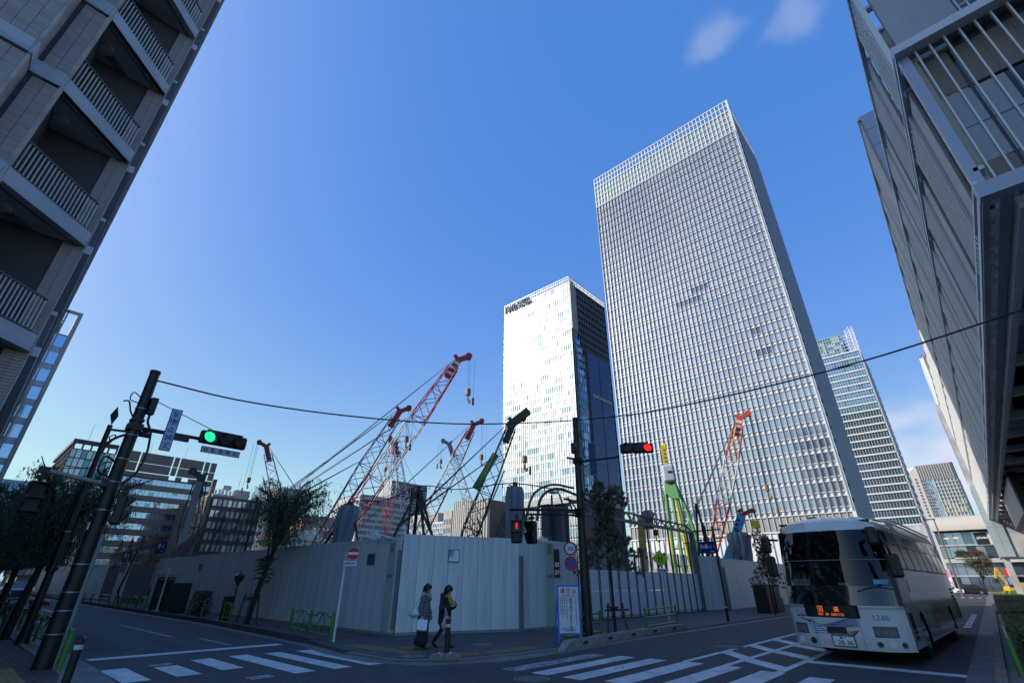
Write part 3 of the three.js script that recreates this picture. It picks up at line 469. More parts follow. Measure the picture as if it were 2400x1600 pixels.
{ // white gridded office
  reseed(308);
  const t = thing('white_grid_office', 'white concrete office with rows of small dark windows behind the red and white crane', 'office block'), X = -330;
  mb().span(X - 40, X - 0.3, 0, 57, -196, -241).to('core', B.brownDark, t);
  const w = [], f = [], bands = []; for (let j = 0; j < 12; j++) { const y = 6 + j * 4.15; bands.push({ c: [X, y + 0.95, -218.5], s: [0.8, 1.9, 45] }); for (let i = 0; i < 30; i++) w.push({ c: [X - 0.2, y + 3.0, -196.9 - i * 1.5], s: [0.1, 2.2, 1.1], m: rnd() > 0.8 ? 1 : 0 }); }
  for (let i = 0; i <= 30; i++) f.push({ c: [X + 0.05, 31, -196.1 - i * 1.5], s: [0.5, 51, 0.4] });
  pieces(t, 'pane', w, [G.dark, G.dusk]); pieces(t, 'floor_band', bands, [B.conc]); pieces(t, 'mullion', f, [B.conc]);
  const tv = []; for (let i = 0; i < 30; i++) tv.push({ c: [X - 0.1, 55.4, -196.9 - i * 1.5], s: [0.2, 2.6, 1.0] }); pieces(t, 'roof_slot', tv, [G.dark]); mb().span(X - 0.6, X + 0.5, 57, 60.5, -196, -241).span(X - 40, X - 0.6, 57, 60.2, -195.7, -241).to('parapet', B.conc, t);
  mb().span(X - 40, X + 0.3, 0, 60.3, -194, -195.9).to('end_wall', B.conc, t); const ew = []; for (let j = 0; j < 12; j++) for (let i = 0; i < 8; i++) ew.push({ c: [X - 3 - i * 4.6, 9 + j * 4.15, -193.95], s: [1.8, 2, 0.2] }); pieces(t, 'end_window', ew, [G.dusk]); rebase(t, X - 20, 0, -218);
}
function simpleTower(name, label, X, z0, z1, h, o) {
  const t = thing(name, label, 'building'); mb().span(X - (o.deep || 30), X - 0.3, 0, h, z0, z1).to('core', B.core, t);
  facade(t, { face: '+x', at: X, u0: z0, u1: z1, y0: o.y0 ?? 3, y1: h - (o.cap ?? 1), nu: o.nu, ny: o.ny, pane: o.pane || [0.3, 0.95], mats: o.mats, pick: o.pick || (() => Math.floor(rnd() * o.mats.length)), spandrel: o.sp || o.mats[0], mull: o.mull, tran: o.tran, most: o.most ?? 200 });
  mb().span(X - (o.deep || 30), X + 0.2, h - (o.cap ?? 1), h + 0.3, z0 + 0.2, z1 - 0.2).to('parapet', o.capMat || B.conc, t);
  mb().span(X - (o.deep || 30), X - 0.1, 0, h, z0 + 0.15, z0 - 0.2).to('end_wall', o.end || o.capMat || B.conc, t); rebase(t, X - 15, 0, (z0 + z1) / 2); return t;
}
reseed(309);
simpleTower('steel_blue_tower', 'steel blue glass tower standing behind the white concrete office', -660, -440, -512, 147, { nu: 30, ny: 30, mats: [glass([0.62, 0.70, 0.80], 0.1, 0.6), G.sky, G.blindReflC], mull: [0.5, 0.3, B.alu], tran: [0.5, 0.2, B.alu], capMat: B.conc, most: 100 });
{ const t = thing('round_glass_tower', 'pale blue glass tower with a rounded end behind the willow', 'building');
  const pn = []; for (let j = 0; j < 15; j++) for (let i = 0; i < 14; i++) { const a = -0.5 + i * 0.17; pn.push({ c: [-330 + Math.sin(a + 0.5) * 13, 4 + j * 3.2, -143 - Math.cos(a - 0.9) * 9.6], s: [1.5, 2.5, 0.3], r: [0, a + 0.75, 0], m: rnd() > 0.8 ? 1 : 0 }); }
  mesh('body', new THREE.CylinderGeometry(13, 13, 52, 40), mat([0.5, 0.52, 0.54], 0.5), t, [-334, 26, -142]); 
  const L = []; for (let j = 0; j < 14; j++) for (let i = 0; i < 40; i++) { const a = i / 40 * 6.283; L.push({ c: [-334 + Math.cos(a) * 13.05, 4 + j * 3.4, -142 + Math.sin(a) * 13.05], s: [0.25, 2.7, 1.9], r: [0, -a, 0], m: i % 7 ? 0 : 1 }); } pieces(t, 'pane', L, [G.sky, G.green], 120);
  mesh('cap', new THREE.CylinderGeometry(11.6, 13.2, 5, 40), mat([0.5, 0.45, 0.4], 0.8), t, [-334, 54, -142]); rebase(t, -334, 0, -142); }
{ const t = thing('terraced_building', 'low white building with curved terraces behind the left hoarding', 'building');
  for (const [y, r, h, m] of [[8, 19, 6, B.conc], [13.2, 17.5, 4.4, G.dusk], [16.6, 19.5, 2.6, B.conc], [19, 16, 2.6, G.dusk], [21.4, 18, 2.4, B.conc], [24.2, 12, 3.4, B.conc]]) mesh(m === G.dusk ? 'window_ring' : 'terrace', new THREE.CylinderGeometry(r, r, h, 48), m, t, [-268, y, -122]); rebase(t, -268, 0, -122); }
simpleTower('brick_block', 'brown brick block with pale window bays behind the curved terraces', -300, -141, -165, 38, { nu: 8, ny: 9, pane: [0.35, 0.9], mats: [G.dusk, G.blindReflB], sp: mat([0.3, 0.2, 0.16], 0.8), mull: [1.2, 0.5, mat([0.32, 0.22, 0.18], 0.8)], tran: [0.8, 0.4, mat([0.32, 0.22, 0.18], 0.8)], capMat: mat([0.33, 0.23, 0.19], 0.8), cap: 6 });
{ reseed(310); const t = thing('low_glass_block', 'low long glass block with a white grid beyond the crane hook', 'building'); mb().span(-222, -168, 0, 30, -175.5, -200).to('core', B.core, t);
  facade(t, { face: '+z', at: -175, u0: -222, u1: -168, y0: 2, y1: 30.2, nu: 36, ny: 12, pane: [0.2, 0.95], mats: [G.green, G.blindReflB, G.teal], pick: () => Math.floor(rnd() * 3), spandrel: G.blindReflA, mull: [0.25, 0.3, B.frame], tran: [0.35, 0.35, B.frame] }); mb().span(-222, -168, 30.2, 31, -174.7, -200).to('parapet', B.frame, t); rebase(t, -195, 0, -187); }
{ reseed(311); const t = thing('finned_block', 'grey block with tall concrete fins beside the dark lattice crane', 'building'); mb().span(-184, -160, 0, 36, -160.5, -172).to('core', B.brownDark, t);
  const fn = []; for (let i = 0; i < 16; i++) fn.push({ c: [-183.4 + i * 1.55, 20, -160.2 + 0.8 * Math.sin(i / 15 * 3)], s: [0.8, 34 - Math.abs(i - 4) * 0.1, 1.6] }); pieces(t, 'fin', fn, [mat([0.5, 0.46, 0.43], 0.8)]); mb().span(-190, -184, 0, 33, -159, -170).to('wing', B.beige, t);
  const w = []; for (let j = 0; j < 6; j++) for (let i = 0; i < 3; i++) w.push({ c: [-189 + i * 1.9, 8 + j * 4, -158.95], s: [1, 2.2, 0.2] }); pieces(t, 'window', w, [G.dusk]); rebase(t, -174, 0, -165); }
{ reseed(312); const t = thing('grey_box_block', 'pale grey box of a building with few windows behind the steel props', 'building'); mb().span(-240, -214, 0, 36, -175, -195).to('wall', B.conc, t);
  const w = []; for (let j = 0; j < 7; j++) for (let i = 0; i < 8; i++) w.push({ c: [-238 + i * 3.1, 6 + j * 4, -174.95], s: [1.6, 2, 0.2] }); pieces(t, 'window', w, [G.dusk]); rebase(t, -227, 0, -185); }
simpleTower('netted_tower', 'turquoise glass block wrapped in fine net at the far left', -531, -2, -26, 70, { nu: 12, ny: 14, mats: [glass([0.25, 0.50, 0.55], 0.15, 0.5), glass([0.15, 0.36, 0.44], 0.15, 0.5)], mull: [0.3, 0.2, B.alu], tran: [0.4, 0.2, B.alu], cap: 5, capMat: mat([0.25, 0.36, 0.45], 0.6) });
simpleTower('grey_far_block', 'grey office with ribbed windows below the turquoise block at the far left', -260, -3, -13, 24, { nu: 8, ny: 7, mats: [G.dusk, G.blindReflC], mull: [0.4, 0.5, B.conc], tran: [0.5, 0.4, B.conc] });
{ // blue tower behind the left apartment block
  reseed(313); const t = thing('narrow_blue_office', 'narrow office with blue mirror windows peeping out behind the apartment block', 'office block'), X = -125;
  mb().span(X - 30, X - 0.3, 0, 46.5, 12, -1.95).to('core', B.core, t);
  const w = [], s = []; for (let j = 0; j < 12; j++) { const y = 1.6 + j * 3.72; for (const [a, b] of [[9.5, 6.3], [6.1, 2.9], [2.7, 0.15], [-0.15, -1.55]]) { w.push({ c: [X, y + 2.35, (a + b) / 2], s: [0.12, 2.5, a - b], m: 0, r: [0, rr(-0.006, 0.006), rr(-0.006, 0.006)] }); s.push({ c: [X, y + 0.5, (a + b) / 2], s: [0.12, 1.1, a - b], m: 0 }); } }
  pieces(t, 'pane', w, [glass([0.35, 0.55, 0.78], 0.04, 0.85)]); pieces(t, 'spandrel', s, [mat([0.36, 0.40, 0.48], 0.4, { metalness: 0.3 })]);
  mb().span(X - 0.1, X + 0.3, 0, 51.6, 0.15, -0.15).span(X - 30, X + 0.35, 0, 51.8, -1.6, -2.3).span(X - 0.1, X + 0.3, 51.2, 51.8, 12, -1.6).span(X - 0.1, X + 0.2, 49, 49.3, 12, -0.1).to('frame', mat([0.30, 0.29, 0.29], 0.5), t);
  mb().span(X - 10, X - 2, 46.5, 49.5, 12, 0).to('plant_room', M.dark, t); rebase(t, X - 15, 0, 5); }
{ // end building with sign
  reseed(314); const t = thing('shop_building', 'low glass shop building with a curved beige roof edge closing the street', 'shop building'), z0 = -150;
  mb().span(-6, 22, 0, 12.4, z0 - 0.6, -175).to('core', B.core, t);
  const cv = mb(); for (let k = 0; k < 8; k++) { const a = k / 8 * 1.2, b = (k + 1) / 8 * 1.2, P = (q) => [12.7 + 2.9 * Math.sin(q), z0 + 1.6 - 2.6 * (1 - Math.cos(q))]; const [ya, za] = P(a), [yb, zb] = P(b); cv.quad([-6.2, ya, za], [22, ya, za], [22, yb, zb], [-6.2, yb, zb]); } cv.span(-6.2, 22, 12.4, 12.7, z0 - 3, z0 + 1.6).to('roof_edge', mat([0.50, 0.46, 0.38], 0.7, { side: THREE.DoubleSide }), t);
  const pn = []; for (let j = 0; j < 4; j++) for (let i = 0; i < 18; i++) pn.push({ c: [-5.2 + i * 1.5, [1.8, 4.6, 8.0, 10.6][j], z0], s: [1.42, [3, 2.4, 2.2, 2.8][j], 0.12], m: rnd() > 0.6 ? 1 : rnd() > 0.7 ? 2 : 0 }); pieces(t, 'pane', pn, [G.dusk, G.blindReflC, G.dark]);
  mb().span(-6, 22, 5.9, 6.7, z0 - 0.3, z0 + 1.3).to('balcony_slab', B.conc, t); mb().span(-6, 22, 9.3, 9.6, z0 - 0.2, z0 + 0.2).span(-6, 22, 3.2, 3.5, z0 - 0.2, z0 + 0.3).to('transom', B.side, t);
  for (const [x, y] of [[-4.2, 10.9], [-2.6, 10.95]]) mb().box(x, y, z0 + 0.1, 0.9, 0.12, 0.06).to('lit_lamp', mat([0.8, 0.5, 0.2], 0.5, { emissive: C(1, 0.55, 0.15), emissiveIntensity: 1.2 }), t);
  mb().box(1.6, 10.6, z0 + 0.16, 2.0, 2.4, 0.1).to('sign_board', M.black, t); letters('ploom', 0.5, 0.05, M.white, t, [0.85, 10.4, z0 + 0.24], 0); mb().box(3.4, 10.6, z0 + 0.14, 1.4, 2.4, 0.1).to('poster', mat([0.6, 0.55, 0.48], 0.6), t); rebase(t, 8, 0, -160); }

// ================= APARTMENT BLOCK (left) AND LOUVRED BUILDING (right)
{
  reseed(401);
  const t = thing('apartment_block', 'beige tiled apartment block with a stack of corner balconies and white railings', 'apartment block');
  const tileM = [mat([0.50, 0.37, 0.31], 0.45), mat([0.46, 0.34, 0.285], 0.45), mat([0.53, 0.40, 0.34], 0.45)];
  const mortar = mat([0.10, 0.085, 0.08], 0.9), band = mat([0.60, 0.60, 0.61], 0.75, { map: rep(T.coarse, 3) }), soffit = mat([0.58, 0.57, 0.54], 0.85, { map: rep(T.coarse, 2.4) });
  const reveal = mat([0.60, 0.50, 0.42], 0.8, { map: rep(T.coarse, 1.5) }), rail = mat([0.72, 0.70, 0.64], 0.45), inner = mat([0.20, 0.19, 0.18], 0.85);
  const ST = 3.03, Y0 = 0.27, N = 17, TOP = Y0 + ST * N, z9 = 24, xw = -60;
  // main mass, set back behind the balcony corner
  mb().span(-14.9, -13.24, 0, TOP, 2.03, z9).span(xw, -14.9, 0, TOP, 0.38, z9).to('wall', mortar, t);
  mb().span(-13.3, -12.64, 0, TOP, 2.66, z9).to('wall', mortar, t);
  mb().span(-13.24, -12.62, 0, TOP, 2.60, 2.66).span(-13.26, -13.18, 0, TOP, 1.95, 2.03).to('reveal', reveal, t);
  // real tiles on the two wall planes, the corner pillar and the street face
  const tiles = [];
  const lay = (face, at, u0, u1) => { for (let k = 0; k < N; k++) { const ya = Y0 + ST * k + 0.46, yb = Y0 + ST * (k + 1) - 0.03; if (yb < 2) continue; for (let y = ya; y < yb - 0.05; y += 0.0745) for (let u = u0 + 0.118; u < u1 - 0.09; u += 0.2365) { const c = face === 'x' ? [at, y + 0.034, u] : [u, y + 0.034, at]; tiles.push({ c, s: face === 'x' ? [0.03, 0.066, 0.228] : [0.228, 0.066, 0.03], m: Math.floor(rnd() * 3), k: face === 'x' ? 1 : 0.2 }); } } };
  lay('x', -12.635, 2.66, 6.4); lay('x', -13.235, 2.03, 2.62);
  const th = tiles.filter((q) => q.c[1] > 4 && q.c[1] < 30); pieces(t, 'tile', th, tileM, 300);
  const bands = []; for (let k = 1; k <= N; k++) { const y = Y0 + ST * k + 0.21; bands.push({ c: [-12.62, y, (2.66 + z9) / 2], s: [0.14, 0.42, z9 - 2.66] }); bands.push({ c: [-13.22, y, 2.32], s: [0.14, 0.42, 0.58] }); bands.push({ c: [-12.93, y, 2.645], s: [0.7, 0.42, 0.14] }); }
  pieces(t, 'floor_band', bands, [band]);
  // street face: corner pillar, ledges seen edge on
  mb().span(-15.25, -14.86, 0, TOP, 0.30, 0.70).to('corner_pillar', mortar, t);
  const pt = []; for (let y = 2.4; y < 32; y += 0.0745) for (let i = 0; i < 2; i++) pt.push({ c: [-14.85, y, 0.40 + i * 0.2], s: [0.03, 0.066, 0.192], m: i % 3 }), i < 2 && pt.push({ c: [-15.14 + i * 0.24, y, 0.29], s: [0.228, 0.066, 0.03], m: i });
  pieces(t, 'pillar_tile', pt, tileM, 200);
  const led = []; for (let k = 1; k <= N; k++) { const y = Y0 + ST * k; led.push({ c: [(xw - 15.26) / 2, y + 0.2, 0.25], s: [-15.26 - xw, 0.24, 0.24] }); led.push({ c: [(xw - 15.26) / 2, y + 1.25, 0.27], s: [-15.26 - xw, 0.1, 0.2] }); } pieces(t, 'ledge', led, [mat([0.80, 0.80, 0.80], 0.5)]);
  // balconies: a slab between the street corner A and the tiled wall at Bq
  const A = [-14.72, 0.30], Bq = [-13.16, 2.02], dx = Bq[0] - A[0], dz = Bq[1] - A[1], L = Math.hypot(dx, dz), ux = dx / L, uz = dz / L, nx = -uz, nz = ux;   // n points back into the building
  const along = (s, d = 0) => [A[0] + ux * s + nx * d, A[1] + uz * s + nz * d];
  const ang = Math.atan2(-uz, ux);
  for (let k = 1; k < N; k++) {
    const y = Y0 + ST * k, g = new THREE.Group(); g.name = 'balcony'; t.add(g);
    const P = [along(0), along(L), [-13.24, 2.5], [-15.9, 2.5], [-15.9, 0.45]];
    slab('slab', P, y, y + 0.16, soffit, g);
    const fm = along(L / 2, 0.06); mesh('parapet', UNIT, band, g, [fm[0], y + 0.20, fm[1]], [0, ang, 0], [L, 0.40, 0.14]);
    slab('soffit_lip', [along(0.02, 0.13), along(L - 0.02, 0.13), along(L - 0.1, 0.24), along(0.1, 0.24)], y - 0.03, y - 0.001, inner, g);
    const top = mb(), a = along(0.12, 0.08), b = along(L - 0.1, 0.08); top.bar([a[0], y + 1.3, a[1]], [b[0], y + 1.3, b[1]], 0.05, 0.05).bar([a[0], y + 0.47, a[1]], [b[0], y + 0.47, b[1]], 0.035, 0.035); top.to('handrail', mat([0.09, 0.085, 0.08], 0.5), g);
    if (k < 9) for (let i = 0; i <= 21; i++) { const q = along(0.14 + (L - 0.26) * i / 21, 0.08); mesh('baluster', UNIT, rail, g, [q[0], y + 0.88, q[1]], [0, ang, 0], [0.018, 0.8, 0.028]); }
    else { const m = mb(); for (let i = 0; i <= 21; i++) { const q = along(0.14 + (L - 0.26) * i / 21, 0.08); m.box(q[0], y + 0.88, q[1], 0.022, 0.8, 0.045, ang); } m.to('baluster', rail, g); }
    const side = mb().box(...[along(L - 0.05, 0.3)[0], y + 0.85, along(L - 0.05, 0.3)[1]], 0.05, 0.9, 0.5, ang); side.to('side_panel', band, g);
    const lamp = along(L * 0.62, 0.72); mb().tube([[lamp[0], y - 0.06, lamp[1]], [lamp[0], y + 0.0, lamp[1]]], 0.15, 20).to('ceiling_lamp', mat([0.6, 0.6, 0.58], 0.4), g);
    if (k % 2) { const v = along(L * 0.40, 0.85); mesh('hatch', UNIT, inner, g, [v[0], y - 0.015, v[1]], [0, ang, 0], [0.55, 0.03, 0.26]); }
    for (const s of [0.75, 0.9]) { const q = along(L * s, 1.25 - s * 0.2); mesh('vent_cap', UNIT, M.blackMatt, g, [q[0], y - 0.13, q[1]], [0, ang, 0], [0.13, 0.16, 0.16]); }
    const pipe = along(0.35, 0.75); mb().tube([[pipe[0], y + 0.16, pipe[1]], [pipe[0], y + ST, pipe[1]]], 0.06, 12).to('drain_pipe', mat([0.30, 0.30, 0.29], 0.5), g);
  }
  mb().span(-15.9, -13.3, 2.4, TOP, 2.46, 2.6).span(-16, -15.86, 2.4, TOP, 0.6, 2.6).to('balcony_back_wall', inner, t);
  const wn = []; for (let k = 1; k < N; k++) { wn.push({ c: [-14.45, Y0 + ST * k + 1.25, 2.44], s: [1.5, 2.0, 0.06] }); } pieces(t, 'balcony_window', wn, [G.dark]);
  const wi = []; for (let k = 1; k < N; k++) for (let i = 0; i < 10; i++) wi.push({ c: [-17 - i * 4.2, Y0 + ST * k + 1.5, 0.36], s: [1.9, 1.3, 0.06] }); pieces(t, 'street_window', wi, [G.dusk], 100);
  rebase(t, -14, 0, 2);
}
{ // unseen blocks added at the left to shade the right facade and left street
  const t = thing('added_shade_block', 'tall plain block added unseen behind the beige apartment block to cast shade', 'office block');
  const w = mat([0.34, 0.33, 0.31], 0.8, { map: rep(T.coarse, 10) }); mb().span(-72, -20, 0, 98, 26, 52).to('wall', w, t);
  const l = []; for (let j = 0; j < 24; j++) l.push({ c: [-46, 4 + j * 4, 25.98], s: [50, 1.9, 0.1] }); pieces(t, 'ribbon_window', l, [G.blindReflC]); rebase(t, -46, 0, 39);
  const v = thing('added_street_block', 'plain stone block added beyond the apartment block to shade the left street', 'office block'); mb().span(-123, -61, 0, 34, 0.5, 22).to('wall', w, v);
  const n = []; for (let j = 0; j < 8; j++) n.push({ c: [-92, 4 + j * 3.8, 0.46], s: [60, 1.8, 0.1] }); pieces(v, 'ribbon_window', n, [G.blindReflC]); rebase(v, -92, 0, 11);
}
{
  reseed(402);
  const t = thing('louvred_building', 'grey building with vertical white louvres overhanging the right-hand street', 'office building');
  const X = 2.4, Z = -12.45, ZE = -88, Y1 = 9.1, Y2 = 14.1, Y3 = 18.9, Y4 = 24.6, ZT = -25.7;
  const frame = mat([0.62, 0.63, 0.66], 0.42, { metalness: 0.15 }), plate = mat([0.44, 0.44, 0.45], 0.45, { metalness: 0.1, map: rep(T.coarse, 4) }), deepM = mat([0.07, 0.07, 0.075], 0.7), beige = mat([0.50, 0.44, 0.37], 0.6), finM = mat([0.74, 0.74, 0.72], 0.4, { metalness: 0.2 }), soff = mat([0.36, 0.355, 0.35], 0.7), brown = mat([0.24, 0.205, 0.185], 0.55), bluePane = mat([0.36, 0.39, 0.42], 0.4, { metalness: 0.1 });
  // masses, set behind the screen
  mb().span(X + 1.0, 26, Y1 + 0.3, Y2, Z - 0.55, ZE).span(X + 1.0, 26, Y2, Y3, -15.6, ZE).span(X + 1.0, 26, Y3, Y4, ZT - 0.4, ZE).to('core', deepM, t);
  mb().span(5.0, 26, 0, Y1 + 0.3, -20, ZE).to('base_wall', mat([0.36, 0.36, 0.37], 0.5), t);
  // street screen: per storey a rhythm of open gap, plain plate and louvre bay
  const fins = [], plates = [], jamb = [], winds = [], brk = [];
  const storey = (ya, yb, z0, off) => {
    for (let z = z0 - off; z > ZE; z -= 4.2) {
      const h = yb - ya - 0.5, yc = (ya + yb) / 2;
      plates.push({ c: [X + 0.12, yc, z - 1.35], s: [0.08, h, 0.9] });
      for (let i = 0; i < 8; i++) fins.push({ c: [X + 0.06, yc, z - 1.95 - i * 0.275], s: [0.13, h, 0.07] });
      mb(); jamb.push({ c: [X + 0.55, yc, z - 0.15], s: [0.7, h, 0.07] }); winds.push({ c: [X + 0.95, yc, z - 0.55], s: [0.06, h, 0.95], m: 0 }); winds.push({ c: [X + 0.93, yc + h * 0.36, z - 2.9], s: [0.06, h * 0.2, 2.0], m: 1 }); winds.push({ c: [X + 0.70, yc, z - 0.95], s: [0.4, h * 0.8, 0.06], m: 1 });
      for (const dzz of [0.1, 1.0, 2.1, 3.2]) brk.push({ c: [X + 0.5, yb - 0.12, z - dzz], s: [0.95, 0.14, 0.22] });
    }
  };
  storey(Y1, Y2, Z - 0.35, 0); storey(Y2, Y3, Z - 0.1, 1.9 - 4.2 + 1.1); storey(Y3, Y4, ZT, 0.9);
  pieces(t, 'louvre', fins.filter((q) => q.c[2] < Z - 0.4 || q.c[1] > Y2), [finM], 300);
  const zOK = (q) => q.c[2] < Z - 0.4; pieces(t, 'plate', plates.filter(zOK), [plate]); pieces(t, 'jamb', jamb.filter(zOK), [beige], 80); pieces(t, 'window', winds.filter(zOK), [G.dark, beige], 80); pieces(t, 'bracket', brk.filter(zOK), [frame], 120);
  const rails = mb(); // horizontal frame lines
  const line = (y, z0, z1, w = 0.12, h = 0.14) => mesh('edge_rail', UNIT, frame, t, [X + 0.03, y, (z0 + z1) / 2], [0, 0, 0], [w, h, z0 - z1]);
  line(Y1 + 0.07, Z, ZE); line(Y2, Z, ZE); line(Y2 + 0.32, Z, ZE, 0.1, 0.1); line(Y3 - 0.07, Z, ZE, 0.14, 0.2); line(Y4 - 0.1, ZT, ZE, 0.16, 0.24); line(Y1 + 0.42, Z, ZE, 0.08, 0.08);
  mesh('corner_post', UNIT, mat([0.38, 0.42, 0.52], 0.35, { metalness: 0.2 }), t, [X + 0.1, (Y1 + Y2) / 2, Z - 0.12], [0, 0, 0], [0.2, Y2 - Y1, 0.24]);
  // underside: fascia, slot with brackets, soffit strip, hanging beam
  mb().span(X, X + 0.13, Y1 - 0.05, Y1 + 0.02, Z, ZE).to('fascia', plate, t);
  const sl = []; for (let z = Z - 0.25; z > ZE; z -= 0.72) sl.push({ c: [X + 0.21, Y1 + 0.05, z], s: [0.18, 0.16, 0.26] }); pieces(t, 'slot_bracket', sl, [frame], 120);
  mb().span(X + 0.30, X + 0.50, Y1 - 0.02, Y1 + 0.2, Z - 0.2, ZE).to('soffit_strip', soff, t); mb().span(X + 0.12, X + 0.3, Y1 + 0.7, Y1 + 0.8, Z, ZE).to('slot_back', mat([0.72, 0.70, 0.66], 0.6), t);  // pale slot back: light falling through from above put into its colour
  const bm = []; for (let z = Z - 0.5; z > ZE; z -= 2.6) bm.push({ c: [X + 0.62, Y1 - 0.12, z - 1.3], s: [0.18, 0.3, 2.58] }); pieces(t, 'beam_panel', bm, [mat([0.66, 0.65, 0.62], 0.5, { map: rep(T.coarse, 3) })]);
  mb().span(X + 0.72, 26, Y1 + 0.3, Y1 + 0.5, Z - 0.4, ZE).to('ceiling', soff, t);
  const cb = []; for (let z = -16; z > ZE; z -= 4.4) cb.push({ c: [4.4, Y1 + 0.12, z], s: [2.6, 0.34, 0.42] }); pieces(t, 'ceiling_beam', cb, [mat([0.5, 0.5, 0.5], 0.6)]);
  const vp = []; for (let z = -21; z > ZE; z -= 1.5) vp.push({ c: [4.96, Y1 / 2, z], s: [0.12, Y1, 1.36] }); pieces(t, 'wall_panel', vp, [mat([0.30, 0.30, 0.32], 0.45)]);
  const cl = []; for (let z = -24; z > ZE; z -= 12) cl.push({ c: [3.4, Y1 / 2, z], s: [0.7, Y1, 0.7] }); 
  // face toward the crossing, with tall fins before brown and blue-grey panels
  mesh('ledge', UNIT, frame, t, [8.4, Y2 - 0.02, Z + 0.1], [0, 0, 0], [12.1, 0.26, 0.30]); mesh('ledge', UNIT, mat([0.36, 0.40, 0.50], 0.4, { metalness: 0.2 }), t, [8.4, Y1 + 0.08, Z + 0.06], [0, 0, 0], [12.1, 0.36, 0.28]);
  const ff = []; for (let i = 0; i < 34; i++) ff.push({ c: [2.75 + i * 0.288, (Y1 + Y2) / 2 + 0.04, Z - 0.02], s: [0.036, Y2 - Y1 - 0.4, 0.1] }); pieces(t, 'fin', ff, [mat([0.66, 0.66, 0.64], 0.42, { metalness: 0.15 })]);
  const wp = []; for (let i = 0; i < 17; i++) { const x = 3.05 + i * 0.576, dk = i > 1; for (const [a, b, m] of [[Y1 + 0.3, 10.18, 0], [10.22, 11.3, dk && i > 2 ? 1 : 1], [11.33, 12.4, dk ? 2 : 1], [12.5, Y2 - 0.25, 0]]) wp.push({ c: [x, (a + b) / 2, Z - 0.48], s: [0.57, b - a, 0.08], m }); }
  pieces(t, 'wall_panel', wp, [brown, bluePane, G.dark]); mesh('beige_return', UNIT, beige, t, [2.68, (Y1 + Y2) / 2 + 0.1, Z - 0.5], [0, 0, 0], [0.12, Y2 - Y1 - 0.5, 0.5]);
  // set-back upper storey with plain panel and balcony rail
  mesh('terrace_floor', UNIT, soff, t, [9, Y2 + 0.24, Z - 1.6], [0, 0, 0], [13, 0.12, 3]);
  mesh('plain_panel', UNIT, plate, t, [3.4, (Y2 + Y3) / 2 + 0.2, -13.55], [0, 0, 0], [1.35, Y3 - Y2 - 0.2, 0.2]); mb().span(4.1, 14, Y2 + 0.3, Y3, -15.4, -15.6).to('terrace_wall', mat([0.10, 0.115, 0.16], 0.5), t);
  const tr = mb(); tr.bar([4.0, Y2 + 1.5, -13.0], [9, Y2 + 1.5, -13.0], 0.05).bar([4.0, Y2 + 1.1, -13.0], [9, Y2 + 1.1, -13.0], 0.03); for (let i = 0; i < 30; i++) tr.bar([4.0 + i * 0.17, Y2 + 0.3, -13], [4.0 + i * 0.17, Y2 + 1.5, -13], 0.03); tr.to('terrace_rail', frame, t);
  mesh('roof_edge', UNIT, frame, t, [8.4, Y3 - 0.1, -13.4], [0, 0, 0], [12, 0.3, 0.3]);
  // end of the higher part, seen as a blue panelled wall
  const ep = []; for (let j = 0; j < 5; j++) for (let i = 0; i < 6; i++) ep.push({ c: [2.72 + i * 1.5 + 0.5, Y3 + 0.58 + j * 1.13, ZT], s: [1.47, 1.1, 0.14] }); pieces(t, 'end_panel', ep, [mat([0.34, 0.38, 0.50], 0.4, { metalness: 0.2 })]);
  mesh('side_panel', UNIT, plate, t, [X + 0.05, (Y3 + Y4) / 2, ZT - 1.6], [0, 0, 0], [0.12, Y4 - Y3, 3.0]);
  // far end wall of greenish panels and the leaning white wall beyond
  const gp = []; for (let j = 0; j < 5; j++) for (let i = 0; i < 2; i++) gp.push({ c: [2.30 + i * 0.72, 5.6 + j * 1.72, ZE], s: [0.70, 1.7, 0.2] }); pieces(t, 'glass_panel', gp, [glass([0.42, 0.50, 0.50], 0.2, 0.4)]); mb().span(1.97, 26, 4.72, Y4, ZE - 0.2, ZE - 8).to('end_block', plate, t);
  mb().span(2.1, 2.7, 0, 4.72, ZE - 1, ZE - 3).to('column', plate, t);
  rebase(t, 10, 0, -50);
  const w = thing('leaning_wall', 'white leaning end wall of a slim building beyond the louvred one', 'building', [0, 0, 0]);
  mb().hexa([[1.94, 13.2, -88.3], [2.62, 13.2, -88.3], [2.9, 13.2, -97], [1.94, 13.2, -97], [2.40, 32, -88.3], [3.4, 32, -88.3], [3.4, 32, -97], [2.40, 32, -97]]).to('wall', mat([0.72, 0.72, 0.70], 0.5), w); mb().bar([2.40, 32, -88.2], [2.9, 32.3, -88.2], 0.12).bar([2.9, 32.3, -88.2], [2.75, 26, -88.2], 0.12).to('roof_frame', M.grey, w);
  const c = thing('projecting_sign', 'black slab sign projecting under the louvred building above the hedges', 'sign', [3.62, 7.6, -58.5]); mesh('sign_body', new RoundedBoxGeometry(0.5, 2.9, 16, 2, 0.06), M.black, c); mesh('sign_face', UNIT, mat([0.30, 0.29, 0.30], 0.5), c, [-0.28, -0.1, 0], [0, 0, 0], [0.06, 2.5, 15.6]);
}

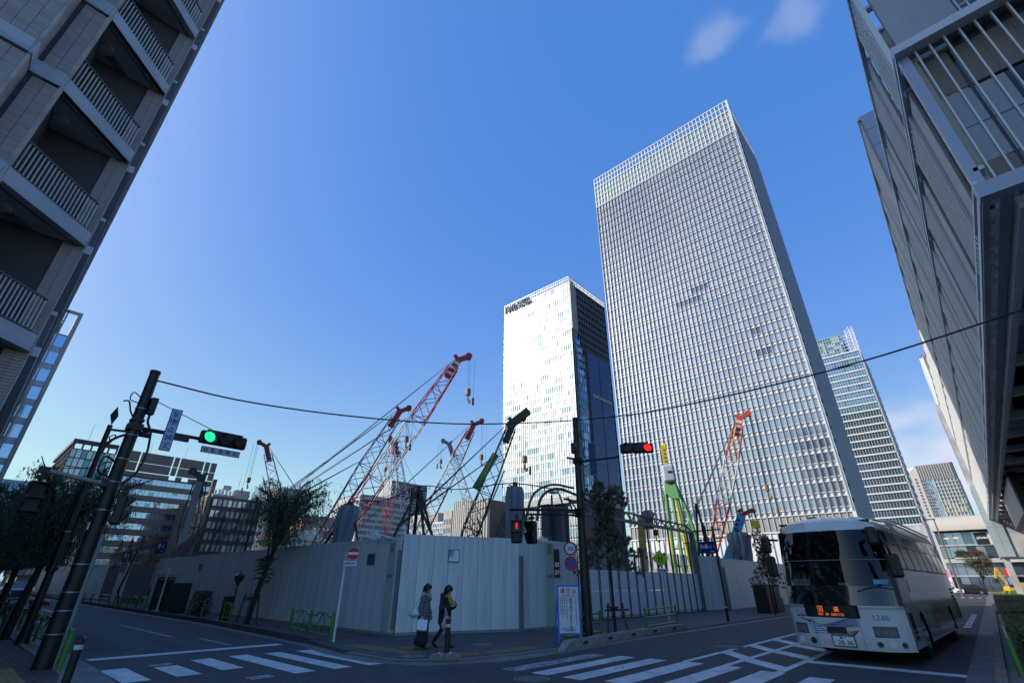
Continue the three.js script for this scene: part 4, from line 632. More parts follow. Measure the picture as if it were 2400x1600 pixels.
// ================= LETTERING: strokes on a ten by ten grid
const K = {
  夜: '4041 0191 2212 2239 4474 5335 7449 4699 2223', 間: '0009 0040 4044 0444 0242 5090 9099 5054 5494 5292 3539 3565 6569 3969 3767', 点: '4044 4272 1474 1417 7477 1777 1809 3839 5859 7899', 滅: '0112 0314 0916 2292 2227 2719 6067 6799 8083 9468 3454 3646 5547 9699', 式: '0282 2262 5058 5899 7081 1545 3538 0858',
  自: '4032 1219 1282 8289 1484 1686 1989', 転: '0141 2029 0343 0306 4346 0646 0444 0848 5191 5494 6458 5898 8699', 車: '0191 4049 1383 1317 8387 1787 1585 0898', 専: '0191 4046 1282 1215 8285 1585 1383 0696 6669 6949 3748', 用: '1191 1119 9199 1494 1696 5159', を: '1272 4025 2544 4447 8343 4339 3989', 除: '0009 0030 3024 2446 4605 6042 6094 4585 4373 6369 5547 7598', く: '6025 2569',
  通: '1112 0424 2427 2708 0898 4080 8052 4383 4348 8388 4585 4787 6368', 行: '2002 3205 2529 5191 4494 7479 7959', 止: '5059 5585 2429 0999', の: '5248 4818 1814 1441 4171 7194 9497 9768', お: '0252 3038 3818 1816 1664 6486 8688 8868 7182', 知: '2003 1141 0444 2124 2409 2549 5292 5258 9298 5898', ら: '3151 2226 2655 5575 7587 8758 5828', せ: '0494 2028 2879 7075 7565',
  両: '0090 1219 1292 9299 4047 3437 7477 3777', と: '3035 7224 2416 1618 1888', な: '0252 3015 6282 6068 6838 3828 2847 5689', り: '2126 7175 7559', ま: '0191 0393 4048 4828 2827 2747 4789', す: '0191 5056 5636 3634 3454 5639', 回: '0009 0090 9099 0999 3336 3363 6366 3666', 送: '1122 0424 2427 2708 0898 4051 8071 4282 3595 6265 6238 6588', 柳: '0242 2029 2306 2245 6046 4044 6068 7191 7179 9197 9786', 学: '1021 4041 8072 0205 0292 9293 2474 7445 4548 4838 0696', 路: '0040 0003 4043 0343 2338 2545 0509 0948 6051 6080 8045 5195 5569 5595 9599 5999',
};
function canvasOf(w, h, bg, draw, alpha) { const c = document.createElement('canvas'); c.width = w; c.height = h; const x = c.getContext('2d'); if (bg) { x.fillStyle = bg; x.fillRect(0, 0, w, h); } draw(x, w, h); const t = new THREE.CanvasTexture(c); t.colorSpace = THREE.SRGBColorSpace; t.anisotropy = 8; return t; }
function kanji(x, ch, px, py, s, color, lw = 0.1) {
  x.strokeStyle = color; x.fillStyle = color; x.lineWidth = s * lw; x.lineCap = 'square';
  if (!K[ch]) { x.font = `bold ${Math.round(s * 1.05)}px sans-serif`; x.textAlign = 'center'; x.textBaseline = 'middle'; x.fillText(ch, px + s / 2, py + s / 2 + s * 0.04); return; }
  for (const q of K[ch].split(' ')) { x.beginPath(); x.moveTo(px + (+q[0] + 0.5) * s / 10, py + (+q[1] + 0.5) * s / 10); x.lineTo(px + (+q[2] + 0.5) * s / 10, py + (+q[3] + 0.5) * s / 10); x.stroke(); }
}
const row = (x, str, px, py, s, step, color, lw, down) => [...str].forEach((ch, i) => ch !== ' ' && kanji(x, ch, px + (down ? 0 : i * step), py + (down ? i * step : 0), s, color, lw));
const faceMat = (tex, r = 0.5, o = {}) => mat([1, 1, 1], r, { map: tex, ...o });
function board(parent, name, w, h, d, tex, pos, rot, backM = M.grey, r = 0.5) { const g = new THREE.Group(); g.name = name; g.position.set(...pos); g.rotation.set(...rot); parent.add(g); mesh('plate', UNIT, backM, g, [0, 0, 0], null, [w, h, d]); mesh('print', new THREE.PlaneGeometry(w * 0.985, h * 0.985), faceMat(tex, r), g, [0, 0, d / 2 + 0.003]); return g; }

// ================= HOARDING ROUND THE SITE
const hoardM = [mat([0.76, 0.78, 0.78], 0.4, { map: rep(T.streak, [2.2, 5]), clearcoat: 0.25, clearcoatRoughness: 0.4 }), mat([0.73, 0.75, 0.755], 0.4, { map: rep(T.streak, [1.7, 4]) }), mat([0.78, 0.80, 0.80], 0.4, { map: rep(T.streak, [2.6, 6]) })];
const greenStrip = mat([0.46, 0.56, 0.50], 0.22, { clearcoat: 0.5 });
function hoardWall(t, a, b, h, step, y0 = 0.1, skip = () => false) {
  const dx = b[0] - a[0], dz = b[1] - a[1], L = Math.hypot(dx, dz), n = Math.round(L / step), ry = Math.atan2(-dz, dx), list = [];
  for (let i = 0; i < n; i++) { const f = (i + 0.5) / n; if (skip(f * L)) continue; list.push({ c: [a[0] + dx * f, (y0 + h) / 2, a[1] + dz * f], s: [L / n - 0.012, h - y0, 0.05], r: [0, ry, 0], m: Math.floor(rnd() * 3) }); }
  pieces(t, 'panel', list, hoardM, 120);
  mesh('backing', UNIT, M.grey, t, [(a[0] + b[0]) / 2 + dz / L * 0.06, (y0 + h) / 2 - 0.02, (a[1] + b[1]) / 2 - dx / L * 0.06], [0, ry, 0], [L, h - y0 - 0.06, 0.03]);
  mesh('base_strip', UNIT, mat([0.30, 0.29, 0.26], 0.85), t, [(a[0] + b[0]) / 2, 0.05, (a[1] + b[1]) / 2], [0, ry, 0], [L, 0.12, 0.09]);
  mesh('top_rail', UNIT, M.white, t, [(a[0] + b[0]) / 2, h + 0.02, (a[1] + b[1]) / 2], [0, ry, 0], [L, 0.045, 0.07]);
}
const logoTex = canvasOf(64, 64, '#a9b8ae', (x) => { x.fillStyle = '#b02818'; x.fillRect(10, 4, 9, 9); x.fillRect(10, 17, 9, 42); x.fillRect(24, 17, 9, 42); x.fillRect(24, 4, 28, 9); x.fillRect(43, 4, 9, 55); });
const nameTex = canvasOf(160, 40, '#a9b8ae', (x) => { x.fillStyle = '#1c2420'; x.font = 'bold 34px sans-serif'; x.textAlign = 'center'; x.textBaseline = 'middle'; x.fillText('KAJIMA', 80, 21, 150); });
{
  reseed(501);
  const t = thing('hoarding', 'long grey-white steel hoarding with a green lettered strip along the left-hand street', 'hoarding');
  hoardWall(t, [-46.5, -11.2], [-15.66, -11.2], 3.12, 0.62);
  mesh('green_strip', UNIT, greenStrip, t, [-16.14, 1.61, -11.168], null, [0.46, 3.0, 0.03]);
  board(t, 'logo', 0.3, 0.36, 0.006, logoTex, [-16.12, 2.78, -11.146], [0, 0, 0], greenStrip); board(t, 'lettering', 0.42, 0.13, 0.006, nameTex, [-16.14, 1.86, -11.146], [0, 0, 0], greenStrip);
  for (const x of [-17.5, -27.4, -36.9]) { mesh('window_frame', UNIT, M.grey, t, [x, 2.44, -11.165], null, [0.52, 0.42, 0.03]); mesh('window_pane', UNIT, glass([0.12, 0.13, 0.16], 0.1, 0.2), t, [x, 2.44, -11.148], null, [0.44, 0.34, 0.02]); }
  mesh('corner_post', UNIT, M.grey, t, [-15.64, 1.45, -11.15], [0, 0.5, 0], [0.12, 2.5, 0.1]);
  rebase(t, -31, 0, -11.2);
  const c = thing('hoarding', 'blue-white corner hoarding of wide flat panels behind the two walking women', 'hoarding');
  hoardWall(c, [-15.6, -11.22], [-13.62, -15.45], 3.2, 0.58, 0.12);
  { const a = Math.atan2(4.23, 1.98), px = -14.78, pz = -12.98; mesh('window_frame', UNIT, M.grey, c, [px + 0.02, 2.55, pz + 0.01], [0, a, 0], [0.44, 0.44, 0.08]); mesh('window_pane', UNIT, glass([0.28, 0.36, 0.58], 0.1, 0.4), c, [px + 0.045, 2.55, pz + 0.02], [0, a, 0], [0.38, 0.38, 0.06]); }
  mb().span(-13.66, -13.5, 0.05, 2.6, -15.56, -15.4).to('corner_post', M.grey, c); rebase(c, -14.6, 0, -13.3);
  const r = thing('hoarding', 'short grey hoarding with a lettered strip and electronic display beside the notice board', 'hoarding');
  hoardWall(r, [-13.7, -15.55], [-13.7, -19.45], 3.25, 0.56);
  mesh('green_strip', UNIT, greenStrip, r, [-13.665, 1.65, -17.44], null, [0.03, 3.1, 0.66]);
  board(r, 'logo', 0.42, 0.44, 0.006, logoTex, [-13.642, 2.95, -17.44], [0, Math.PI / 2, 0], greenStrip); board(r, 'lettering', 0.58, 0.17, 0.006, nameTex, [-13.642, 1.92, -17.44], [0, Math.PI / 2, 0], greenStrip);
  mesh('display_frame', UNIT, M.grey, r, [-13.66, 2.42, -17.92], null, [0.04, 1.14, 0.42]); mesh('display_glass', UNIT, glass([0.05, 0.06, 0.06], 0.06, 0.2), r, [-13.637, 2.42, -17.92], null, [0.02, 1.06, 0.36]);
  const led = mat([0.8, 0.8, 1], 0.4, { emissive: C(0.7, 0.68, 1), emissiveIntensity: 0.22 }); const m = mb(); for (const [i, j] of [[0, 0], [1, 0], [3, 0], [4, 0], [0, 1], [2, 1], [4, 1], [0, 2], [1, 2], [3, 2], [4, 2], [0, 5], [1, 5], [3, 5], [4, 5], [0, 6], [2, 6], [4, 6], [0, 7], [1, 7], [3, 7]]) m.box(-13.622, 2.42 - j * 0.06, -17.80 - i * 0.055, 0.01, 0.028, 0.028); m.to('lit_display_lamp', led, r);
  rebase(r, -13.7, 0, -17.5);
  const f = thing('hoarding', 'grey-white hoarding with rain streaks between the gate and the black cabinets', 'hoarding');
  hoardWall(f, [-14.7, -35.2], [-13.75, -37.3], 3.35, 0.58, 0.04); hoardWall(f, [-13.72, -37.3], [-13.72, -64], 3.25, 0.6, 0.04); mb().span(-13.78, -13.6, 0.05, 2.7, -37.4, -37.25).to('corner_post', M.grey, f); rebase(f, -13.8, 0, -46);
}
{ // folding gate under a truss beam, right-hand street
  reseed(502);
  const t = thing('site_gate', 'white folding site gate with pairs of dark rails hung under a steel truss', 'gate'), X = -14.6, wh = mat([0.78, 0.80, 0.84], 0.4), dk = mat([0.075, 0.08, 0.09], 0.45, { metalness: 0.3 });
  const lo = [], net = [], ra = []; for (let i = 0; i < 16; i++) { const z = -19.8 - i * 0.95; lo.push({ c: [X, 0.75, z - 0.47], s: [0.04, 1.1, 0.86] }); lo.push({ c: [X, 1.79, z - 0.47], s: [0.04, 0.94, 0.86] }); net.push([X, 2.82, z - 0.47]); for (const d of [0.06, -0.06]) ra.push({ c: [X + 0.03, i % 3 ? 1.7 : 2.45, z + d], s: [0.05, i % 3 ? 3.35 : 4.8, 0.03] }); }
  pieces(t, 'panel', lo, [wh]); pieces(t, 'rail', ra, [dk]);
  const nm = mat([0.45, 0.45, 0.44], 0.6, { transparent: true, opacity: 0.45, side: THREE.DoubleSide }); for (const p of net) mesh('mesh_panel', new THREE.PlaneGeometry(0.86, 1.05), nm, t, p, [0, Math.PI / 2, 0]);
  const br = mb(); for (let i = 0; i < 30; i++) { const z = -19.8 - i * 0.48, s = i % 2; br.bar([X - 0.02, 2.3 + s, z], [X - 0.02, 3.3 - s, z - 0.48], 0.02); } br.to('scissor_bar', dk, t);
  mb().span(X - 0.12, X + 0.12, 4.80, 4.95, -18.9, -34.9).to('bottom_chord', mat([0.16, 0.17, 0.19], 0.45, { metalness: 0.4 }), t);
  const tr = mb(); tr.bar([X, 5.42, -20], [X, 5.26, -34.3], 0.09); for (let i = 0; i < 26; i++) { const z = -20 - i * 0.55, s = i % 2; tr.bar([X, s ? 5.38 : 4.95, z], [X, s ? 4.95 : 5.36, z - 0.55], 0.055); } tr.bar([X, 5.27, -34.3], [X, 4.9, -35], 0.09); tr.to('truss', dk, t);
  const ar = mb(); ar.tube(bent([[X, 4.2, -17.8], [X, 5.2, -18.1], [X, 5.8, -19.2], [X, 5.75, -21], [X, 5.4, -23]], 6), 0.07, 8); ar.tube(bent([[X - 0.8, 4.2, -17.9], [X - 0.8, 5.5, -18.5], [X - 0.8, 6.2, -20], [X - 0.8, 6.3, -22]], 6), 0.06, 8); for (let i = 0; i < 5; i++) ar.bar([X, 5.6 - i * 0.06, -19.6 - i * 0.7], [X, 5.0, -19.9 - i * 0.7], 0.06); ar.to('arched_truss', dk, t);
  for (const z of [-34.97, -19.62]) mb().span(X - 0.15, X + 0.15, 0, 4.9, z + 0.16, z - 0.16).to('gate_post', mat([0.14, 0.15, 0.17], 0.4, { metalness: 0.4 }), t);
  mb().box(X - 0.3, 5.2, -29.2, 0.5, 1.0, 0.55).to('motor_box', mat([0.2, 0.22, 0.26], 0.5), t);
  mb().box(X, 0.06, -27.3, 0.12, 0.08, 15.6).to('floor_rail', dk, t); rebase(t, X, 0, -27);
  for (const [x, z, label] of [[-18.5, -23.6, 'left of the two thick grey steel columns behind the short hoarding'], [-17.75, -24.0, 'right of the two thick grey steel columns behind the short hoarding']]) { const p = thing('steel_column', label, 'column', [x, 0, z]); mb().span(-0.06, 0.06, 0, 5.8, -0.28, 0.28).span(-0.3, 0.3, 0, 5.8, 0.24, 0.3).span(-0.3, 0.3, 0, 5.8, -0.3, -0.24).to('shaft', mat([0.13, 0.145, 0.17], 0.5), p); mb().box(0, 5.83, 0, 0.7, 0.06, 0.7).to('cap_plate', M.dark, p); }
  const fl = thing('floodlight_post', 'thin black floodlight post standing behind the gate truss', 'floodlight', [-17.4, 0, -22.6]); mb().tube([[0, 0, 0], [0, 6.2, 0]], 0.06, 8).to('post', M.black, fl); mb().box(0.1, 6.35, 0, 0.4, 0.08, 0.5, 0.4).to('lamp_head', M.steel, fl);
}
{ // folding gates and blue signs along the far end of the left hoarding
  reseed(503);
  const t = thing('site_gate', 'white folding site gate with black rails at the far end of the left hoarding', 'gate'), Z = -11.1, dk = M.dark;
  const lo = [], ra = [], wh = mat([0.55, 0.56, 0.55], 0.5); for (let i = 0; i < 18; i++) { const x = -46.8 - i * 0.42; lo.push({ c: [x - 0.2, 1.05, Z], s: [0.39, 1.9, 0.04] }); lo.push({ c: [x - 0.2, 2.4, Z], s: [0.39, 0.74, 0.04] }); ra.push({ c: [x, 1.5, Z + 0.03], s: [0.04, 2.9, 0.05] }); }
  for (let i = 0; i < 12; i++) { const x = -58 - i * 0.42; lo.push({ c: [x - 0.2, 1.4, Z], s: [0.39, 2.6, 0.04] }); ra.push({ c: [x, 1.5, Z + 0.03], s: [0.04, 2.9, 0.05] }); }
  pieces(t, 'panel', lo, [wh]); pieces(t, 'rail', ra, [dk]); mb().span(-58, -54.4, 0.1, 2.9, Z - 0.03, Z + 0.03).to('plain_panel', hoardM[0], t);
  const b = mb(); b.bar([-46, 4.3, Z], [-64, 3.9, Z], 0.16); for (let i = 0; i < 42; i++) { const x = -46.4 - i * 0.42; b.bar([x, 3.0, Z - 0.1], [x + 0.05, 4.9 - i * 0.012, Z - 0.1], 0.03); } b.bar([-46.4, 4.9, Z - 0.1], [-64, 4.4, Z - 0.1], 0.04).bar([-46.4, 3.6, Z - 0.1], [-64, 3.3, Z - 0.1], 0.03); b.to('gate_frame', dk, t); rebase(t, -52, 0, Z);
  const tw = thing('hoarding', 'dull grey hoarding continuing behind the willows at the far left', 'hoarding'); hoardWall(tw, [-110, -11.1], [-63.2, -11.1], 2.9, 0.9); rebase(tw, -86, 0, -11.1);
  for (const [x, y, n] of [[-46.3, 3.95, '4'], [-56.3, 3.55, '3']]) { const s = thing('gate_sign', n === '4' ? 'blue gate sign numbered 4 nearest on the black beam of the left gates' : 'blue gate sign numbered 3 with a small notice hanging below it on the left gates', 'sign', [x, y, -10.95]); board(s, 'plate', 1.5, 0.82, 0.05, canvasOf(192, 104, '#16307c', (c) => { kanji(c, '柳', 34, 14, 54, '#fff', 0.11); kanji(c, n, 104, 14, 54, '#fff', 0.12); c.fillStyle = '#fff'; c.fillRect(112, 82, 40, 7); }), [0, 0, 0], [0, 0.25, 0]); if (n === '3') board(s, 'notice', 1.1, 0.8, 0.05, canvasOf(128, 96, '#b8bcc0', (c) => { c.fillStyle = '#7a2418'; c.fillRect(10, 8, 108, 10); c.fillStyle = '#333'; for (let i = 0; i < 4; i++) c.fillRect(16, 30 + i * 15, 90, 7); }), [0.1, -0.9, 0], [0, 0.25, 0]); }
  const s = thing('gate_sign', 'blue gate sign above a white board with yellow arrows behind the white hoarding', 'sign', [-14.2, 3.95, -36.6]); board(s, 'plate', 1.3, 0.76, 0.05, canvasOf(192, 112, '#14307e', (c) => { row(c, 'お通り1', 8, 24, 42, 44, '#fff', 0.12); c.fillStyle = '#fff'; c.fillRect(120, 88, 40, 8); }), [0, 0, 0], [0, 0.75, 0]);
  board(s, 'arrow_board', 1.15, 0.8, 0.05, canvasOf(160, 112, '#c8ccd2', (c) => { c.fillStyle = '#8a1f18'; c.fillRect(20, 6, 120, 12); c.fillStyle = '#e0b020'; for (const [a, d] of [[14, 1], [146, -1]]) { c.beginPath(); c.moveTo(a, 58); c.lineTo(a + 26 * d, 34); c.lineTo(a + 26 * d, 82); c.fill(); } c.fillStyle = '#2a3350'; c.fillRect(52, 40, 56, 16); c.fillRect(52, 64, 56, 10); c.fillRect(52, 84, 56, 12); }), [-0.05, -0.95, 0.02], [0, 0.75, 0]); mb().bar([-0.5, -3.9, -0.1], [-0.5, 0.6, -0.1], 0.1).bar([0.55, -3.9, -0.1], [0.5, 1.4, -0.1], 0.14).bar([-0.9, 0.5, -0.1], [1.2, 0.6, -0.1], 0.07).to('frame', M.dark, s);
}
// props and columns wrapped in grey cloth
function wrapped(x, z, h, y0, w, lean, label) {
  const t = thing('wrapped_column', label, 'wrapped column', [x, 0, z]); const pts = [], sides = 26, rows = 22, m = mb(); reseed(Math.round(h * 100));
  const P = (i, k) => { const f = i / rows, a = k / sides * 6.2832, r = w * (0.36 + 0.20 * smooth(0.45, 0.9, f) - 0.1 * smooth(0.93, 1, f)) * (1 + 0.17 * Math.sin(a * 6 + f * 2.5 + Math.sin(f * 9)) + 0.10 * Math.sin(a * 13 - f * 5) + 0.06 * Math.sin(f * 14 + a * 2)); return [Math.cos(a) * r * 0.75 + lean[0] * (1 - f), y0 + (h - y0) * f, Math.sin(a) * r + lean[1] * (1 - f)]; };
  for (let i = 0; i < rows; i++) for (let k = 0; k < sides; k++) m.quad(P(i, k + 1), P(i, k), P(i + 1, k), P(i + 1, k + 1));
  m.to('cloth', mat([0.24, 0.26, 0.31], 0.8, { side: THREE.DoubleSide }), t); mb().tube([[lean[0], 0, lean[1]], [0, h + 0.25, 0]], 0.14, 8).to('post', M.dark, t);
  const c = mb(); c.bar([-0.3, h - 0.1, 0], [0.3, h - 0.05, 0], 0.06).bar([0, h, -0.5], [0, h + 0.05, 0.5], 0.05); c.to('tie', M.black, t); return t;
}
wrapped(-29.6, -16.8, 6.1, 0, 1.15, [-0.45, 0.3], 'column wrapped in grey cloth behind the no-entry sign hoarding');
wrapped(-17.3, -19.3, 6.2, 0, 0.95, [0.05, 0.0], 'column wrapped in grey cloth above the red pedestrian light');
wrapped(-14.9, -45.6, 5.6, 0, 1.9, [0.2, -0.2], 'wide bundle of pale grey cloth behind the right hoarding beside the blue telescopic boom');
{ const bars = (name, label, list, w) => { const t = thing(name, label, 'prop frame'); for (const [a, b, ww] of list) mb().bar(a, b, ww || w).to('strut', M.black, t); const o = t.children[0].geometry.boundingBox; rebase(t, list[0][1][0], 0, list[0][1][2]); return t; };
  const ap = [-25.6, 7.2, -19.2];
  bars('prop_frame', 'tall black A-frame of leaning steel struts behind the corner hoarding', [[[-27.3, 0, -16.8], ap, 0.16], [[-25.9, 0, -18.9], [-25.85, 7.0, -18.85], 0.13], [[-25.75, 0, -19.2], ap, 0.15], [[-24.9, 0, -20.4], ap, 0.15], [[-23.9, 0, -21.2], ap, 0.15], [[-23.5, 0, -21.9], [-25.85, 7.0, -18.85], 0.15], [[-26.1, 6.4, -18.6], [-25.3, 7.0, -19.6], 0.08]], 0.15);
  bars('prop_frame', 'pair of black struts leaning on the cloth-wrapped column behind the no-entry sign', [[[-31.6, 0, -14.2], [-29.5, 6.2, -16.9], 0.13], [[-28.4, 0, -18.3], [-29.5, 6.2, -16.9], 0.13]], 0.13);
  bars('prop_frame', 'pair of black struts leaning on the cloth column beside the pedestrian lights', [[[-19.2, 0, -17.6], [-17.3, 6.3, -19.4], 0.11], [[-15.9, 0, -20.6], [-17.3, 6.3, -19.4], 0.11]], 0.11);
  bars('prop_frame', 'black struts beside the pale cloth bundle behind the right hoarding', [[[-15.6, 0, -43.6], [-15.1, 5.6, -45.0], 0.12], [[-14.4, 0, -45.0], [-15.1, 5.6, -45.0], 0.1], [[-13.9, 0, -45.8], [-15.1, 5.6, -45.0], 0.1]], 0.1);
  bars('prop_frame', 'black steel stanchions with cross arms next to the blue gate sign', [[[-16.2, 0, -38.6], [-15.6, 7.4, -39.2], 0.14], [[-14.2, 0, -38.8], [-15.6, 7.3, -39.2], 0.12], [[-14.9, 0, -38.2], [-14.9, 5.6, -38.2], 0.22], [[-16.6, 5.2, -38], [-13.8, 5.3, -38.6], 0.09], [[-16.6, 4.4, -38], [-13.8, 4.5, -38.6], 0.07]], 0.12);
  const pole = thing('marker_pole', 'thin black pole with a red tip behind the willow', 'pole', [-34.5, 0, -14.6]); mb().tube([[0, 0, 0], [-0.25, 5.6, 0.1]], 0.05, 6).to('shaft', M.black, pole); mb().tube([[-0.25, 5.6, 0.1], [-0.26, 5.85, 0.1]], 0.09, 8).to('tip', M.red, pole);
}
{ // safety net, drooping from its rope, and the sheets over the left hoarding
  const curtain = (pts, base, m, parent, name, sag) => { const g = mb(), n = 40, rows = 10; const top = bent(pts, Math.ceil(n / (pts.length - 1))); const Q = (i, j) => { const p = top[i], f = j / rows, w = 0.22 * Math.sin(i * 0.9) * f + 0.1 * Math.sin(i * 2.3 + j); return [p[0] + w * 0.4, p[1] + (base - p[1]) * f, p[2] + w]; }; for (let i = 0; i < top.length - 1; i++) for (let j = 0; j < rows; j++) g.quad(Q(i, j + 1), Q(i + 1, j + 1), Q(i + 1, j), Q(i, j), [i * 0.4, j * 0.4, i * 0.4 + 0.4, j * 0.4, i * 0.4 + 0.4, j * 0.4 + 0.4, i * 0.4, j * 0.4 + 0.4]); return g.to(name, m, parent); };
  const t = thing('safety_net', 'dark grey translucent debris netting sagging above the left hoarding', 'netting');
  curtain([[-48, 3.9, -12.2], [-43, 4.9, -12], [-40, 6.2, -12.3], [-36, 5.9, -12.1], [-33.5, 6.5, -12.3], [-29, 5.6, -12.2]], 2.7, mat([0.17, 0.17, 0.185], 0.9, { transparent: true, opacity: 0.72, side: THREE.DoubleSide }), t, 'net');
  const pl = mb(); for (const [x, h] of [[-43, 4.9], [-40, 6.2], [-33.5, 6.5], [-29, 5.6]]) pl.tube([[x, 0, -12.35], [x, h, -12.35]], 0.06, 7); pl.bar([-42, 2, -12.5], [-39, 5.8, -12.5], 0.09).bar([-37, 2, -12.5], [-33.4, 6, -12.5], 0.07); pl.to('pole', M.dark, t); rebase(t, -39, 0, -12.2);
  const r = thing('net_rope', 'dark rope strung with net hooks sagging between the site columns', 'rope'); const rp = mb(), rope = bent([[-38, 5.6, -14.8], [-32.5, 5.3, -16], [-29.6, 6.35, -16.8], [-27.5, 6.4, -18], [-25.6, 7.2, -19.2], [-22, 6.6, -19.2], [-17.3, 6.4, -19.3], [-15, 5.9, -20]], 10); rp.tube(rope, 0.03, 5); rp.to('rope', M.black, r); const hk = mb(); rope.forEach((p, i) => { if (i % 3 === 1) hk.box(p[0], p[1] - 0.1, p[2], 0.04, 0.2, 0.04); }); hk.to('hook', M.black, r);
  curtain([[-25.6, 7.1, -19.3], [-22, 6.5, -19.3], [-17.4, 6.3, -19.4]], 3.4, mat([0.10, 0.12, 0.16], 0.9, { transparent: true, opacity: 0.10, side: THREE.DoubleSide }), r, 'net'); rebase(r, -25, 0, -19);
}

// ================= CRANES
const CM = { red: mat([0.40, 0.035, 0.04], 0.5), white: mat([0.72, 0.71, 0.68], 0.5), violet: mat([0.19, 0.18, 0.27], 0.5), darkred: mat([0.28, 0.03, 0.045], 0.5), orange: mat([0.58, 0.075, 0.04], 0.5), dgreen: mat([0.02, 0.032, 0.026], 0.55), green: mat([0.10, 0.33, 0.10], 0.5), yellow: mat([0.80, 0.58, 0.04], 0.45), blue: mat([0.06, 0.36, 0.62], 0.4), teal: mat([0.16, 0.36, 0.38], 0.5), hook: mat([0.24, 0.11, 0.03], 0.5), rope: mat([0.06, 0.08, 0.09], 0.5) };
function lattice(a, b, w0, w1, n, r) {      // four chords and their diagonals between two points
  const m = mb(), A = V(a), B = V(b), d = B.clone().sub(A).normalize(), s = d.clone().cross(new THREE.Vector3(0, 1, 0)); if (s.lengthSq() < 0.01) s.set(1, 0, 0); s.normalize(); const t = s.clone().cross(d).normalize();
  const P = (f, i, j) => { const w = (w0 + (w1 - w0) * f) / 2, q = A.clone().lerp(B, f).addScaledVector(s, i * w).addScaledVector(t, j * w); return [q.x, q.y, q.z]; }, cs = [[-1, -1], [1, -1], [1, 1], [-1, 1]];
  for (const [i, j] of cs) m.tube([P(0, i, j), P(1, i, j)], r, 5);
  for (let k = 0; k < n; k++) for (let q = 0; q < 4; q++) { const [i, j] = cs[q], [e, f] = cs[(q + 1) % 4], z = (k + q) % 2; m.tube([P(k / n, z ? i : e, z ? j : f), P((k + 1) / n, z ? e : i, z ? f : j)], r * 0.6, 4, r * 0.6, false); if (k % 3 === 0) m.tube([P(k / n, i, j), P(k / n, e, f)], r * 0.6, 4, r * 0.6, false); }
  return m;
}
